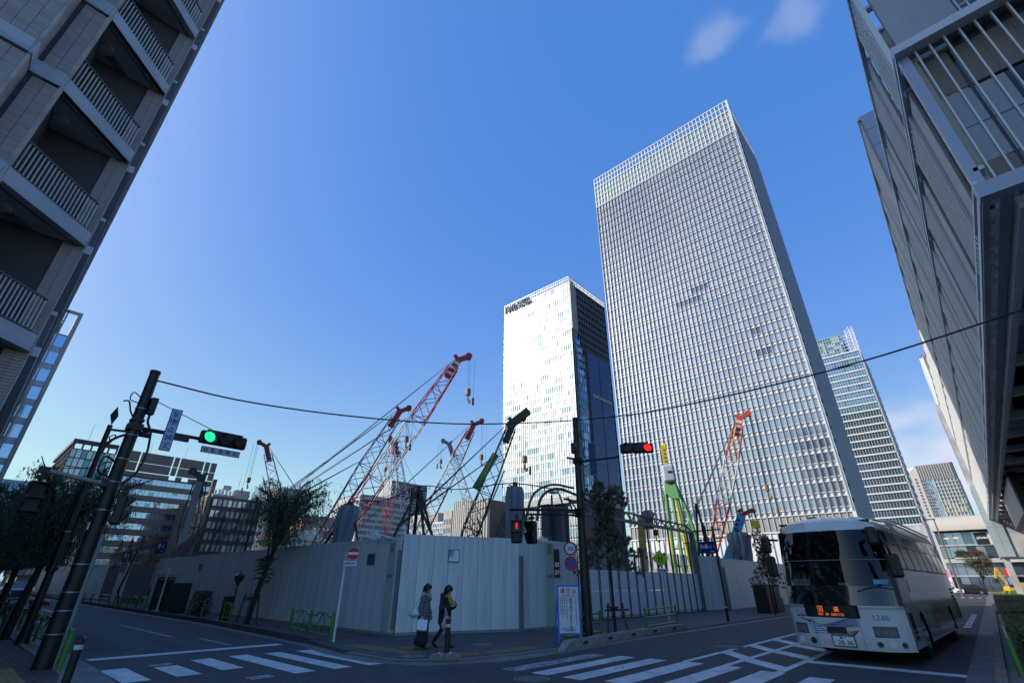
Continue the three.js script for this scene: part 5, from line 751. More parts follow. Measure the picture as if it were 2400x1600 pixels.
function crane(label, foot, tip, secs, w, o = {}) {      // secs: [from, to, material]
  const t = thing('crane', label, 'crane', [0, 0, 0], 0, 'cranes on the building site'), F = V(foot), Tp = V(tip), L = F.distanceTo(Tp), at = (f) => { const q = F.clone().lerp(Tp, f); return [q.x, q.y, q.z]; };
  const wd = (f) => w * Math.min(1, 0.25 + f * 7) * Math.min(1, 0.5 + (1 - f) * 3.2);
  for (const [a, b, m] of secs) { lattice(at(a), at(b), wd(a), wd(b), Math.max(2, Math.round((b - a) * L / (w * 0.75))), w * 0.04).to('boom_section', m, t); if (o.collar !== false) { const c = at(b), d = V(at(b)).sub(V(at(a))).normalize(); mb().bar([c[0] - d.x * 0.15, c[1] - d.y * 0.15, c[2] - d.z * 0.15], [c[0] + d.x * 0.15, c[1] + d.y * 0.15, c[2] + d.z * 0.15], wd(b) * 1.1).to('joint', m, t); t.children.pop(); } }
  const h = at(1), dir = Tp.clone().sub(F).normalize(), hz = new THREE.Vector3(dir.x, 0, dir.z).normalize(), hm = o.head || CM.red, side = hz.clone().multiplyScalar(o.back ? -1 : 1);
  const hd = mb(), p0 = at(1 - w * 1.5 / L), p1 = [h[0] + side.x * w * 0.7, h[1] + w * 0.35, h[2] + side.z * w * 0.7]; hd.bar(p0, h, w * 0.44).bar(h, p1, w * 0.3).bar(h, [h[0] - side.x * w * 0.3, h[1] + w * 0.35, h[2] - side.z * w * 0.3], w * 0.22); hd.disc(p1, [side.z, 0, -side.x], w * 0.24, 14, w * 0.34); hd.to('boom_head', hm, t);
  if (o.stripe) { const q = [(p0[0] + h[0]) / 2, (p0[1] + h[1]) / 2, (p0[2] + h[2]) / 2]; for (let i = 0; i < 3; i++) mb().bar([p0[0] + (h[0] - p0[0]) * (0.1 + i * 0.3), p0[1] + (h[1] - p0[1]) * (0.1 + i * 0.3), p0[2] + (h[2] - p0[2]) * (0.1 + i * 0.3)], [p0[0] + (h[0] - p0[0]) * (0.24 + i * 0.3), p0[1] + (h[1] - p0[1]) * (0.24 + i * 0.3), p0[2] + (h[2] - p0[2]) * (0.24 + i * 0.3)], w * 0.47).to('warning_stripe', M.white, t); }
  if (o.hook !== 0) { const hl = o.hook || 5, c = mb(); for (const [dx, l] of [[0.72, hl], [0.86, hl], [1.15, hl * 1.35]]) c.tube([[h[0] + side.x * w * dx, h[1] + 0.2, h[2] + side.z * w * dx], [h[0] + side.x * w * dx, h[1] - l, h[2] + side.z * w * dx]], 0.025, 4); c.to('hoist_rope', CM.rope, t);
    const hx = h[0] + side.x * w * 0.79, hz2 = h[2] + side.z * w * 0.79, y = h[1] - hl, k = mb(); k.add(new RoundedBoxGeometry(w * 0.24, w * 0.5, w * 0.3, 2, 0.08), [hx, y - w * 0.3, hz2]); k.tube(bent([[hx, y - w * 0.6, hz2], [hx, y - w * 0.95, hz2], [hx + w * 0.16, y - w * 1.1, hz2], [hx + w * 0.2, y - w * 0.9, hz2]], 5), w * 0.06, 6); k.to('hook_block', CM.hook, t); mb().tube([[h[0] + side.x * w * 1.15, h[1] - hl * 1.35, h[2] + side.z * w * 1.15], [h[0] + side.x * w * 1.15, h[1] - hl * 1.35 - w * 0.5, h[2] + side.z * w * 1.15]], w * 0.08, 8).to('ball_hook', CM.hook, t); }
  if (o.stay) { const c = mb(); for (const s of [-0.3, 0, 0.3]) { const e = o.stay; c.tube([[h[0], h[1] + w * 0.3, h[2]], [e[0] + s, e[1], e[2] + s]], 0.03, 4); if (o.stay2) c.tube([at(o.stay2), [e[0] + s, e[1] + 0.3, e[2] + s]], 0.03, 4); } c.to('pendant_rope', CM.rope, t); }
  const bx = foot[0], bz = foot[2], yaw = Math.atan2(-dir.z, dir.x), b = new THREE.Group(); b.name = 'crane_body'; b.position.set(bx, 0, bz); b.rotation.y = yaw; t.add(b);
  mb().box(-2.2, 1.9, 0, 6.2, 1.7, 3).box(-4.8, 2, 0, 1.4, 2, 3.2).to('machine_house', o.body || CM.white, b); mb().box(1.3, 2.2, 1.4, 1.6, 1.7, 1).to('cab', G.dark, b); for (const s of [-1, 1]) mesh('track', new RoundedBoxGeometry(6.4, 1, 0.9, 2, 0.35), M.rubber, b, [-0.6, 0.5, s * 1.9]);
  rebase(t, bx, 0, bz); return t;
}
const R1 = CM.red, W1 = CM.white;
crane('tallest red and white lattice crane boom rising to the right', [-67.3, 2.4, -34.0], [-57.0, 36.2, -48.7], [[0, 0.12, W1], [0.12, 0.38, R1], [0.38, 0.67, W1], [0.67, 0.96, R1]], 2.5, { stay: [-71.5, 9, -26.5], stay2: 0.75, hook: 5.0, stripe: 1 });
crane('thin violet-grey lattice crane boom just left of the tallest red one', [-56.2, 2.2, -26.6], [-51.6, 22.0, -34.4], [[0, 0.62, CM.violet], [0.62, 0.95, CM.violet]], 1.6, { stay: [-61.5, 5.5, -19.5], stay2: 0.7, hook: 3.2, body: CM.violet });
crane('small dark red crane head leaning left over the willow', [-81.2, 2, -38.5], [-84.7, 22.2, -30.6], [[0, 0.55, CM.violet], [0.55, 0.94, CM.violet]], 1.7, { head: CM.darkred, hook: 5.2, stay: [-79.5, 8, -42], body: CM.white });
crane('upright red and white lattice mast behind the tallest boom', [-91.5, 2, -61.2], [-91.55, 30.4, -60.6], [[0, 0.58, R1], [0.58, 0.78, W1], [0.78, 0.95, R1]], 1.9, { hook: 6, head: CM.red });
crane('violet lattice boom leaning left behind the tallest boom', [-80, 2, -61.5], [-83.2, 27.2, -55.4], [[0, 0.4, W1], [0.4, 0.95, CM.violet]], 1.7, { head: CM.darkred, hook: 0, stay: [-77.5, 9, -65] });
crane('red and white lattice crane boom in the middle beside the steel props', [-69.2, 2.2, -49.4], [-62.2, 27.8, -57.9], [[0, 0.34, CM.teal], [0.34, 0.56, R1], [0.56, 0.76, W1], [0.76, 0.95, R1]], 2.0, { stay: [-73, 9, -43], hook: 5.4 });
crane('violet and white lattice boom crossing behind the middle crane', [-66.6, 2, -68.2], [-72.8, 26.6, -61.1], [[0, 0.42, CM.dgreen], [0.42, 0.94, W1]], 1.8, { head: CM.violet, hook: 3, stay: [-64.4, 8, -71] });
{ const t = crane('dark green lattice crane silhouetted before the glare tower', [-36.3, 1.6, -31.7], [-32.2, 16.7, -35.6], [[0, 0.3, CM.dgreen], [0.3, 0.96, CM.dgreen]], 1.5, { head: CM.dgreen, stay: [-39.6, 6, -27.5], stay2: 0.8, hook: 3.4, body: CM.dgreen });
  const o = t.position, q = (a) => [a[0] - o.x, a[1] - o.y, a[2] - o.z]; mb().bar(q([-32.6, 16.2, -35.2]), q([-31.0, 18.0, -36.7]), 0.75, 0.75).to('boom_head', CM.dgreen, t); mb().bar(q([-35.0, 9.9, -33.1]), q([-33.6, 13.4, -34.5]), 0.08, 0.7).to('boom_banner', mat([0.13, 0.30, 0.09], 0.7), t); mb().bar(q([-33.5, 7.2, -33.2]), q([-32.3, 11.5, -34.4]), 0.7, 0.1).to('grey_sheet', M.grey, t); }
crane('orange-red and white lattice crane boom in front of the silver tower', [-21.7, 1.6, -54], [-15.5, 18.5, -55.9], [[0, 0.47, CM.orange], [0.47, 0.74, W1], [0.74, 0.95, CM.orange]], 1.35, { head: CM.orange, hook: 7.4, stripe: 1, stay: [-24, 5, -53] });
{ const c = scene.children[scene.children.length - 1], o = c.position; mb().bar([-16.75 - o.x, 15.5, -55.2 - o.z], [-15.95 - o.x, 17.6, -55.45 - o.z], 0.5, 0.08).to('yellow_name_board', CM.yellow, c); }
{ const t = crane('black lattice crane with a grey leader mast before the ribbon window office', [-77.3, 1.5, -21.0], [-77.3, 14.6, -20.4], [[0, 0.5, CM.dgreen], [0.5, 0.95, CM.dgreen]], 1.9, { head: CM.dgreen, hook: 0, body: CM.dgreen }); mb().bar([0.9, 1, 0.9], [0.9, 13.8, 0.9], 0.7).to('leader_mast', M.grey, t); }
{ // piling rig: yellow mast, pale head, green fan of legs
  const t = thing('piling_rig', 'green and yellow piling rig with a pale head and fan-shaped legs behind the gate', 'piling rig'), x = -22.4, z = -50.2, d = [0.70, -0.32];
  const p = (u, y) => [x + d[0] * u * 1.6, y, z + d[1] * u * 1.6];
  mb().bar(p(-0.05, 12.6), p(-0.2, 15.2), 0.55).to('mast', CM.yellow, t); mb().bar(p(-0.35, 15.2), p(0.15, 15.25), 0.5).box(p(-0.1, 15.5)[0], 15.45, z, 0.5, 0.3, 0.5).to('mast_head', CM.yellow, t); const slot = mb(); for (let i = 0; i < 5; i++) slot.box(p(-0.1, 0)[0] + 0.12, 13.2 + i * 0.42, p(-0.1, 0)[2] + 0.26, 0.22, 0.12, 0.12); slot.to('mast_slot', M.black, t);
  mesh('rig_head', new RoundedBoxGeometry(1.35, 1.9, 1.3, 3, 0.3), mat([0.50, 0.52, 0.58], 0.45), t, p(0.0, 12.3), [0, 0.4, 0.03]); mb().box(p(0.12, 0)[0] + 0.25, 12.4, p(0.12, 0)[2] + 0.62, 0.45, 0.18, 0.1, 0.4).to('name_plate', M.black, t);
  mb().hexa([p(-0.55, 9.9), [p(0.75, 9.6)[0], 9.6, p(0.75, 0)[2] + 0.5], p(0.9, 9.6), p(-0.5, 9.9), p(-0.5, 11.4), [p(0.5, 11.4)[0], 11.4, p(0.5, 0)[2] + 0.4], p(0.5, 11.4), p(-0.45, 11.4)]).to('collar', CM.green, t);
  for (const [u0, u1, w] of [[-0.5, -0.55, 0.35], [0.0, 0.1, 0.3], [0.4, 0.8, 0.3], [0.7, 1.75, 0.28]]) mb().tube(bent([p(u0, 10.2), p(u0 + (u1 - u0) * 0.35, 8.3), p(u0 + (u1 - u0) * 0.75, 5.4), p(u1, 1.2)], 5), w * 0.55, 6).to('leg', mat([0.11, 0.33, 0.10], 0.5), t);
  mb().quad(p(0.75, 2), p(1.9, 2), p(1.55, 6.4), p(1.0, 7.6)).to('side_web', mat([0.11, 0.33, 0.10], 0.5, { side: THREE.DoubleSide }), t); const rg = mb(); for (const y of [8.4, 6.6, 4.8, 3.2]) rg.bar(p(-0.5, y), p(0.5, y), 0.1); rg.to('rung', CM.dgreen, t);
  mb().tube([p(-0.72, 0), p(-0.5, 10.3)], 0.12, 8).to('yellow_pipe', CM.yellow, t); mb().tube([p(0.75, 0), p(0.25, 10.0)], 0.12, 8).to('yellow_pipe', CM.yellow, t); mb().tube([p(-1.5, 0), p(-0.62, 10.6)], 0.05, 6).to('stay', mat([0.2, 0.05, 0.03], 0.6), t);
  mb().box(x, 1.2, z, 3.2, 2.4, 3.0, 0.4).to('base', CM.green, t); for (const s of [-1, 1]) mesh('track', new RoundedBoxGeometry(5, 0.9, 0.8, 2, 0.3), M.rubber, t, [x, 0.45, z + s * 1.9]); rebase(t, x, 0, z);
}
{ const t = thing('telescopic_crane', 'light blue telescopic crane boom with a red head and yellow hook behind the cloth bundle', 'crane'); const a = [-17.6, 1.4, -46.8], b = [-14.95, 7.2, -47.7]; mb().bar(a, [(a[0] + b[0]) / 2, (a[1] + b[1]) / 2, (a[2] + b[2]) / 2], 0.9).to('outer_boom', CM.blue, t); mb().bar([-16.3, 4.3, -47.25], b, 0.72).to('inner_boom', CM.blue, t); const s = mb(); for (let i = 0; i < 5; i++) s.bar([-15.9 + i * 0.17, 5.3 + i * 0.36, -46.98 - i * 0.06], [-15.8 + i * 0.17, 5.42 + i * 0.36, -46.95 - i * 0.06], 0.3, 0.12); s.to('boom_lettering', mat([0.02, 0.05, 0.15], 0.5), t);
  mb().bar([-15.15, 7.15, -47.6], [-14.0, 7.6, -47.9], 0.32).bar([-15.2, 7.5, -47.7], [-14.8, 7.75, -47.8], 0.28).disc([-13.95, 7.55, -47.9], [0, 0, 1], 0.22, 12, 0.3).to('boom_head', CM.red, t); mb().tube([[-13.8, 7.6, -47.9], [-13.8, 6.7, -47.9]], 0.03, 4).tube([[-14.1, 7.5, -47.9], [-14.1, 6.7, -47.9]], 0.03, 4).to('hoist_rope', CM.rope, t); mesh('hook_block', new RoundedBoxGeometry(0.62, 0.66, 0.4, 2, 0.08), CM.yellow, t, [-13.95, 6.4, -47.9]); mb().tube(bent([[-13.95, 6.1, -47.9], [-13.95, 5.8, -47.9], [-13.75, 5.7, -47.9], [-13.7, 5.9, -47.9]], 4), 0.06, 6).to('hook', CM.yellow, t); mb().box(-17.8, 0.9, -46.8, 2.4, 1.6, 2).to('carrier', CM.blue, t); rebase(t, -17, 0, -47); }
{ const t = thing('yellow_jib', 'short weathered yellow crane jib with a black hook behind the gate rails', 'crane'); mb().bar([-18.85, 0.3, -35.3], [-18.6, 6.0, -35.4], 0.62, 0.5).to('jib', mat([0.62, 0.38, 0.09], 0.6, { map: rep(T.coarse, 1) }), t); mb().bar([-18.6, 6.0, -35.4], [-18.0, 6.65, -35.7], 0.5).bar([-18.1, 6.6, -35.7], [-17.7, 6.3, -35.9], 0.4).to('jib_head', mat([0.55, 0.33, 0.16], 0.6), t); mb().tube([[-17.75, 6.3, -35.9], [-17.75, 5.0, -35.9]], 0.02, 4).tube([[-17.75, 5.3, -35.9], [-17.75, 4.9, -35.9]], 0.16, 8).tube(bent([[-17.75, 4.9, -35.9], [-17.75, 4.6, -35.9], [-17.6, 4.45, -36], [-17.5, 4.6, -36]], 4), 0.045, 6).to('hook', M.black, t); mb().box(-18.8, 0.4, -35.3, 1.6, 0.8, 1.6).to('base', CM.yellow, t); rebase(t, -18.8, 0, -35.3); }

// ================= STREET FURNITURE
const PX = Math.PI / 2;
function dotsTex(rgb, shape) { const c = canvasOf(96, 96, '#000', (x) => { x.fillStyle = rgb; const p = (u, v) => { x.beginPath(); x.arc(u, v, 2.6, 0, 7); x.fill(); }; if (shape) { for (let v = 12; v < 86; v += 7) for (let u = 20; u < 78; u += 7) if (shape(u, v)) p(u, v); } else { p(48, 48); for (let r = 8; r < 47; r += 7.6) for (let k = 0; k < r * 0.86; k++) p(48 + r * Math.cos(k / Math.floor(r * 0.86) * 6.283), 48 + r * Math.sin(k / Math.floor(r * 0.86) * 6.283)); } }); return c; }
const ledMat = (hex, emis, shape, k = 2.4) => { const t = dotsTex(hex, shape); return mat([0.02, 0.02, 0.02], 0.4, { emissive: emis, emissiveMap: t, emissiveIntensity: k }); };
const lensOff = mat([0.012, 0.012, 0.013], 0.45);
// horizontal three-lamp head, its lamps along local x, facing local +z
function signalHead(label, pos, ry, lit, lm) {
  const t = thing('traffic_light', label, 'traffic light', pos, ry, 'vehicle traffic lights');
  mesh('housing', new RoundedBoxGeometry(1.22, 0.36, 0.14, 3, 0.06), M.black, t);
  [-0.39, 0, 0.39].forEach((x, i) => { mesh(i === lit ? 'lit_lamp' : 'lens', new THREE.CircleGeometry(0.145, 28), i === lit ? lm : lensOff, t, [x, 0, 0.076]); const v = new THREE.CylinderGeometry(0.165, 0.155, 0.2, 24, 1, true, Math.PI * 0.5 + Math.PI * 0.12 + Math.PI * 0.0, Math.PI * 1.5); v.rotateX(PX); v.rotateZ(PX * 0.5 + 0.2); mesh('visor', v, mat([0.012, 0.012, 0.013], 0.5, { side: THREE.DoubleSide }), t, [x, 0.0, 0.15]); });
  mb().box(0, 0.2, -0.02, 0.9, 0.05, 0.08).to('hanger', M.black, t); return t;
}
// pedestrian head, two lamps one above the other, facing local +z
function walkHead(label, pos, ry, litMat) {
  const t = thing('pedestrian_light', label, 'pedestrian light', pos, ry);
  mesh('housing', new RoundedBoxGeometry(0.33, 0.66, 0.2, 3, 0.05), M.black, t);
  [0.155, -0.155].forEach((y, i) => { mesh(i === 0 && litMat ? 'lit_lamp' : 'lens', new THREE.PlaneGeometry(0.23, 0.23), i === 0 && litMat ? litMat : lensOff, t, [0, y, 0.103]); mb().span(-0.15, 0.15, y + 0.125, y + 0.14, 0.1, 0.24).hexa([[-0.15, y - 0.1, 0.1], [-0.135, y - 0.1, 0.1], [-0.135, y - 0.1, 0.09], [-0.15, y - 0.1, 0.09], [-0.15, y + 0.125, 0.24], [-0.135, y + 0.125, 0.24], [-0.135, y + 0.125, 0.1], [-0.15, y + 0.125, 0.1]]).hexa([[0.135, y - 0.1, 0.1], [0.15, y - 0.1, 0.1], [0.15, y - 0.1, 0.09], [0.135, y - 0.1, 0.09], [0.135, y + 0.125, 0.24], [0.15, y + 0.125, 0.24], [0.15, y + 0.125, 0.1], [0.135, y + 0.125, 0.1]]).to('visor', M.black, t); });
  mb().tube([[0, 0.33, 0], [0, 0.5, 0]], 0.035, 8).box(0, 0.42, 0, 0.16, 0.08, 0.12).to('bracket', M.black, t); return t;
}
const green = ledMat('#6fffd8', C(0.15, 1, 0.62), null, 3), red = ledMat('#ff5a50', C(1, 0.10, 0.06), null, 3);
const man = (u, v) => (Math.hypot(u - 48, v - 20) < 9) || (Math.abs(u - 48) < 11 && v > 30 && v < 60) || (Math.abs(Math.abs(u - 48) - 6) < 5 && v >= 60 && v < 86);
const redMan = ledMat('#ff4040', C(1, 0.06, 0.04), man, 4);
{ // pole on the near left corner
  const t = thing('signal_pole', 'tall black steel pole on the near left corner with a grey conduit up its side', 'pole', [-15.0, 0.02, -2.14]);
  mb().tube([[0, 0, 0], [0, 6.6, 0]], 0.19, 18, 0.115).tube([[0, 6.6, 0], [0, 6.68, 0]], 0.125, 16).to('shaft', M.black, t);
  const cd = mat([0.22, 0.23, 0.26], 0.45, { metalness: 0.3 }); mb().tube([[0.10, 0, -0.17], [0.10, 2.6, -0.155]], 0.045, 8).to('conduit', cd, t);
  for (const y of [0.62, 1.05, 1.4, 1.95, 3.1, 3.75, 4.3, 4.9, 5.6]) mb().tube([[0, y, 0], [0, y + 0.022, 0]], 0.197 - y * 0.0105, 18).to('steel_band', M.steel, t);
  mb().box(0.05, 2.75, 0.16, 0.12, 0.16, 0.02).to('number_plate', M.white, t);
  mb().tube([[0, 5.12, 0], [0, 5.14, -1.5]], 0.055, 10, 0.045).tube([[0, 4.95, 0], [0, 5.1, -0.35]], 0.03, 8).to('arm', M.black, t); mb().box(0, 5.05, -1.0, 0.1, 0.12, 0.5).to('arm_box', M.dark, t);
  mb().box(0, 5.12, 0, 0.32, 0.16, 0.32).box(0, 5.3, 0, 0.28, 0.06, 0.28).to('clamp', M.black, t);
  mesh('control_box', new RoundedBoxGeometry(0.16, 0.46, 0.16, 2, 0.03), M.black, t, [0.06, 5.72, -0.2]); mb().tube(bent([[0.06, 5.5, -0.2], [0.06, 5.3, -0.22], [0.06, 5.16, -0.3]], 5), 0.03, 6).to('cable', M.black, t);
  mb().tube(bent([[0.1, 5.08, -0.35], [0.12, 4.5, -0.42], [0.12, 4.0, -0.34], [0.1, 3.75, -0.16]], 6), 0.028, 6).tube(bent([[0.1, 4.2, 0.12], [0.12, 4.3, 0.35], [0.12, 3.95, 0.38], [0.1, 3.85, 0.15]], 6), 0.025, 6).tube(bent([[0, 5.9, 0.1], [0, 6.0, 0.28], [0, 5.8, 0.3], [0, 5.75, 0.12]], 5), 0.015, 5).to('cable', M.black, t);
  mb().tube([[0, 3.68, 0.05], [0, 3.84, 1.3]], 0.05, 8).to('arm', mat([0.32, 0.30, 0.26], 0.45, { metalness: 0.3 }), t); mb().box(0, 3.72, 0.1, 0.24, 0.2, 0.24).to('clamp', M.black, t); mb().box(0, 3.84, 1.3, 0.14, 0.14, 0.2).to('clamp', M.black, t);
  mb().tube(bent([[0, 5.3, 0.05], [0, 5.5, 0.2], [0, 5.75, 0.32], [0, 5.72, 0.42]], 5), 0.02, 6).to('camera_arm', M.black, t);
  signalHead('horizontal traffic light with its green lamp lit over the left-hand street', [-14.86, 5.2, -4.19], PX, 0, green).children;
  const p = thing('cycle_sign', 'white plate with black characters hung below the green traffic light', 'sign', [-14.84, 4.87, -4.2]); board(p, 'plate', 1.0, 0.17, 0.02, canvasOf(320, 54, '#c9ccd4', (x) => { x.strokeStyle = '#3a4048'; x.lineWidth = 3; x.strokeRect(3, 3, 314, 48); row(x, '自転車専用', 16, 8, 38, 61, '#2a2f38', 0.09); }), [0, 0, 0], [0, PX, 0]);
  const s = thing('night_sign', 'tall white sign with blue characters on the arm of the green traffic light', 'sign', [-14.9, 5.23, -2.9]); const ns = canvasOf(96, 440, '#c6cbd6', (x) => { x.strokeStyle = '#24539c'; x.lineWidth = 7; x.strokeRect(4, 4, 88, 432); row(x, '夜間点滅式', 16, 22, 64, 83, '#24539c', 0.12, true); }); board(s, 'plate', 0.25, 1.12, 0.03, ns, [0, 0, 0], [0, PX, 0]);
  walkHead('dark two-lamp pedestrian light hanging left of the near left pole', [-14.8, 3.26, -0.85], PX + 0.15, null); walkHead('black pedestrian light seen edge on against the near left pole', [-14.82, 3.15, -2.42], Math.PI - 0.25, null);
  const sp = thing('sign_post', 'slim black post with a black box standing close behind the near left pole', 'post', [-17.2, 0.02, -2.42]); mb().tube([[0, 0, 0], [0, 4.0, 0]], 0.07, 10).to('shaft', M.black, sp); mb().box(0, 2.25, 0, 0.3, 0.5, 0.2).to('box', M.black, sp);
}
{ const t = thing('street_lamp', 'black ornamental lamp post with a spear finial and scrolled bracket', 'street lamp', [-21.25, 0.02, -2.35]);
  mb().tube([[0, 0, 0], [0, 0.5, 0]], 0.16, 14, 0.13).tube([[0, 0.5, 0], [0, 6.5, 0]], 0.11, 12, 0.075).to('shaft', M.black, t); mb().tube([[0, 1.9, 0], [0, 2.0, 0]], 0.16, 12).tube([[0, 3.2, 0], [0, 3.26, 0]], 0.115, 12).to('collar', M.black, t); mb().tube([[0, 3.0, 0], [0, 3.03, 0]], 0.106, 12).to('steel_band', M.steel, t);
  mb().tri([0, 6.5, -0.02], [0, 6.85, 0.12], [0, 7.2, 0]).tri([0, 6.5, -0.02], [0, 6.85, -0.12], [0, 7.2, 0]).tri([0, 7.2, 0], [0.05, 6.85, 0], [0, 6.5, 0]).tri([0, 6.5, 0], [-0.05, 6.85, 0], [0, 7.2, 0]).to('finial', mat([0.012, 0.012, 0.012], 0.5, { side: THREE.DoubleSide }), t);
  mb().bar([0, 6.35, 0], [0, 6.4, -0.75], 0.08, 0.07).tube(bent([[0, 5.5, -0.05], [0, 5.9, -0.12], [0, 6.2, -0.4], [0, 6.35, -0.7]], 6), 0.045, 6).tube(bent([[0, 5.75, -0.05], [0, 5.95, -0.2], [0, 6.2, -0.25], [0, 6.1, -0.1], [0, 6.0, -0.15]], 6), 0.02, 6).to('bracket', M.black, t); mesh('lamp_housing', new RoundedBoxGeometry(0.3, 0.16, 0.6, 2, 0.06), M.black, t, [0, 6.38, -0.95]); }
{ // pole on the far corner
  const t = thing('signal_pole', 'tall black steel pole on the far corner beside the leafy tree', 'pole', [-10.2, 0.02, -14.93]);
  mb().tube([[0, 0, 0], [0, 7.45, 0]], 0.17, 18, 0.095).to('shaft', M.black, t); for (const y of [2.1, 3.4, 3.8, 4.8, 5.6, 6.3, 6.9]) mb().tube([[0, y, 0], [0, y + 0.025, 0]], 0.175 - y * 0.01, 16).to('steel_band', M.dark, t);
  mb().tube([[0, 5.72, 0], [1.25, 5.86, -0.85]], 0.05, 8, 0.04).to('arm', M.black, t); mb().bar([-0.35, 5.9, 0.2], [0.1, 5.78, 0], 0.07).to('arm_stub', M.black, t);
  mb().bar([0, 3.98, 0], [0, 3.62, 3.75], 0.09, 0.07).bar([0, 3.80, 0], [0, 3.56, 3.0], 0.07, 0.06).to('arm', M.black, t); mb().box(0, 3.88, 0.05, 0.26, 0.3, 0.26).to('clamp', M.black, t); mb().box(0, 5.74, 0, 0.26, 0.2, 0.26).to('clamp', M.black, t);
  mesh('control_box', new RoundedBoxGeometry(0.16, 0.4, 0.2, 2, 0.03), M.dark, t, [-0.02, 6.2, 0.18]); mb().disc([0.07, 6.3, 0.2], [1, 0, 0.3], 0.05, 14, 0.02).to('dial', M.steel, t); mb().tube(bent([[0.05, 6.9, -0.05], [0.22, 6.5, -0.2], [0.2, 6.0, -0.15], [0.3, 5.7, -0.2]], 6), 0.02, 5).tube(bent([[0.05, 5.7, 0], [0.25, 5.55, -0.2], [0.45, 5.75, -0.3]], 5), 0.018, 5).to('cable', M.black, t);
  signalHead('horizontal traffic light with its red lamp lit in front of the silver tower', [-8.28, 6.14, -16.05], 0.62, 2, red);
  const s = thing('night_sign', 'dark blue-faced tall sign on the arm of the red traffic light', 'sign', [-9.72, 5.84, -15.25]); board(s, 'plate', 0.3, 1.24, 0.03, canvasOf(96, 440, '#1d3a63', (x) => { x.strokeStyle = '#5a83b8'; x.lineWidth = 5; x.strokeRect(4, 4, 88, 432); row(x, '夜間点滅式', 16, 22, 64, 83, '#0c1c38', 0.12, true); }), [0, 0, 0], [0, 0.5, 0]);
  walkHead('pedestrian light showing a red standing figure over the corner hoarding', [-10.13, 3.03, -11.37], 0.72, redMan); walkHead('dark pedestrian light turned aside next to the red figure light', [-10.13, 3.05, -12.08], 0.15, null);
  const cam = thing('site_camera', 'small white camera on the end of the short hoarding behind the dark pedestrian light', 'camera', [-13.5, 3.3, -16.6]); mb().bar([0, 0, 0], [0.3, 0.05, 0.1], 0.06).box(0.35, -0.05, 0.15, 0.34, 0.16, 0.16, 0.5).to('body', M.white, cam); mb().box(0.5, 0.02, 0.1, 0.3, 0.02, 0.2, 0.5).to('hood', M.grey, cam);
  const cam2 = thing('site_camera', 'white camera with a bracket on top of the left hoarding by the green strip', 'camera', [-16.6, 3.2, -11.0]); mb().bar([0.3, -0.05, -0.1], [-0.2, 0.1, 0.25], 0.07).box(-0.25, 0.06, 0.3, 0.14, 0.34, 0.3, 0.4).to('body', M.white, cam2); mb().bar([0.05, 0, 0.1], [0.4, -0.15, -0.1], 0.05).to('bracket', M.steel, cam2);
  const disc = (name, label, cat, pos, r, tex) => { const g = thing(name, label, cat, pos, 0.75); mb().disc([0, 0, 0], [0, 0, 1], r, 36, 0.016).to('plate', M.grey, g); mesh('print', new THREE.CircleGeometry(r * 0.99, 36), faceMat(tex, 0.4), g, [0, 0, 0.0105]); mb().bar([0, 0, -0.02], [0.45, 0, -0.05], 0.04).to('bracket', M.steel, g); return g; };
  disc('speed_sign', 'round white speed sign reading 30 with a red rim', 'road sign', [-10.47, 2.72, -14.55], 0.225, canvasOf(160, 160, '#b01818', (x) => { x.fillStyle = '#d4d6dc'; x.beginPath(); x.arc(80, 80, 60, 0, 7); x.fill(); x.fillStyle = '#1c3a8c'; x.font = 'bold 74px sans-serif'; x.textAlign = 'center'; x.textBaseline = 'middle'; x.fillText('30', 80, 82, 84); }));
  disc('parking_sign', 'round blue no-parking sign with a red rim and red slash', 'road sign', [-10.47, 2.25, -14.55], 0.225, canvasOf(160, 160, '#b01818', (x) => { x.fillStyle = '#1d3f9a'; x.beginPath(); x.arc(80, 80, 60, 0, 7); x.fill(); x.strokeStyle = '#b01818'; x.lineWidth = 15; x.beginPath(); x.moveTo(34, 34); x.lineTo(126, 126); x.stroke(); }));
  const ne = thing('no_entry_sign', 'round red no-entry sign on a white pole in front of the left hoarding', 'road sign', [-15.32, 0.03, -8.82]); mb().tube([[0, 0, 0], [0, 2.45, 0]], 0.038, 10).to('pole', M.white, ne); mb().bar([0, 2.33, 0], [0.36, 2.38, 0.1], 0.03).to('bracket', M.dark, ne);
  { const d = new THREE.Group(); d.name = 'disc'; d.position.set(0.42, 2.44, 0.0); d.rotation.y = 0.95; ne.add(d); mb().disc([0, 0, 0], [0, 0, 1], 0.2, 36, 0.016).to('plate', M.grey, d); mesh('print', new THREE.CircleGeometry(0.198, 36), faceMat(canvasOf(128, 128, '#b5121a', (x) => { x.fillStyle = '#e6e6ea'; x.fillRect(14, 52, 100, 24); x.strokeStyle = '#e6e6ea'; x.lineWidth = 3; x.beginPath(); x.arc(64, 64, 60, 0, 7); x.stroke(); }), 0.4), d, [0, 0, 0.0105]); board(ne, 'sub_plate', 0.42, 0.17, 0.016, canvasOf(220, 90, '#d6d8dd', (x) => { x.strokeStyle = '#555'; x.lineWidth = 3; x.strokeRect(4, 4, 212, 82); row(x, '自転車を除く', 14, 28, 32, 33, '#1a1a1a', 0.13); }), [0.36, 2.15, 0.03], [0, 0.95, 0]); }
  const sc = thing('school_sign', 'yellow-green diamond sign with two walking children before the gate', 'road sign', [-10.72, 0.03, -21.95]); mb().tube([[0, 0, 0], [-0.05, 2.6, 0]], 0.035, 10).to('pole', mat([0.5, 0.53, 0.6], 0.4), sc);
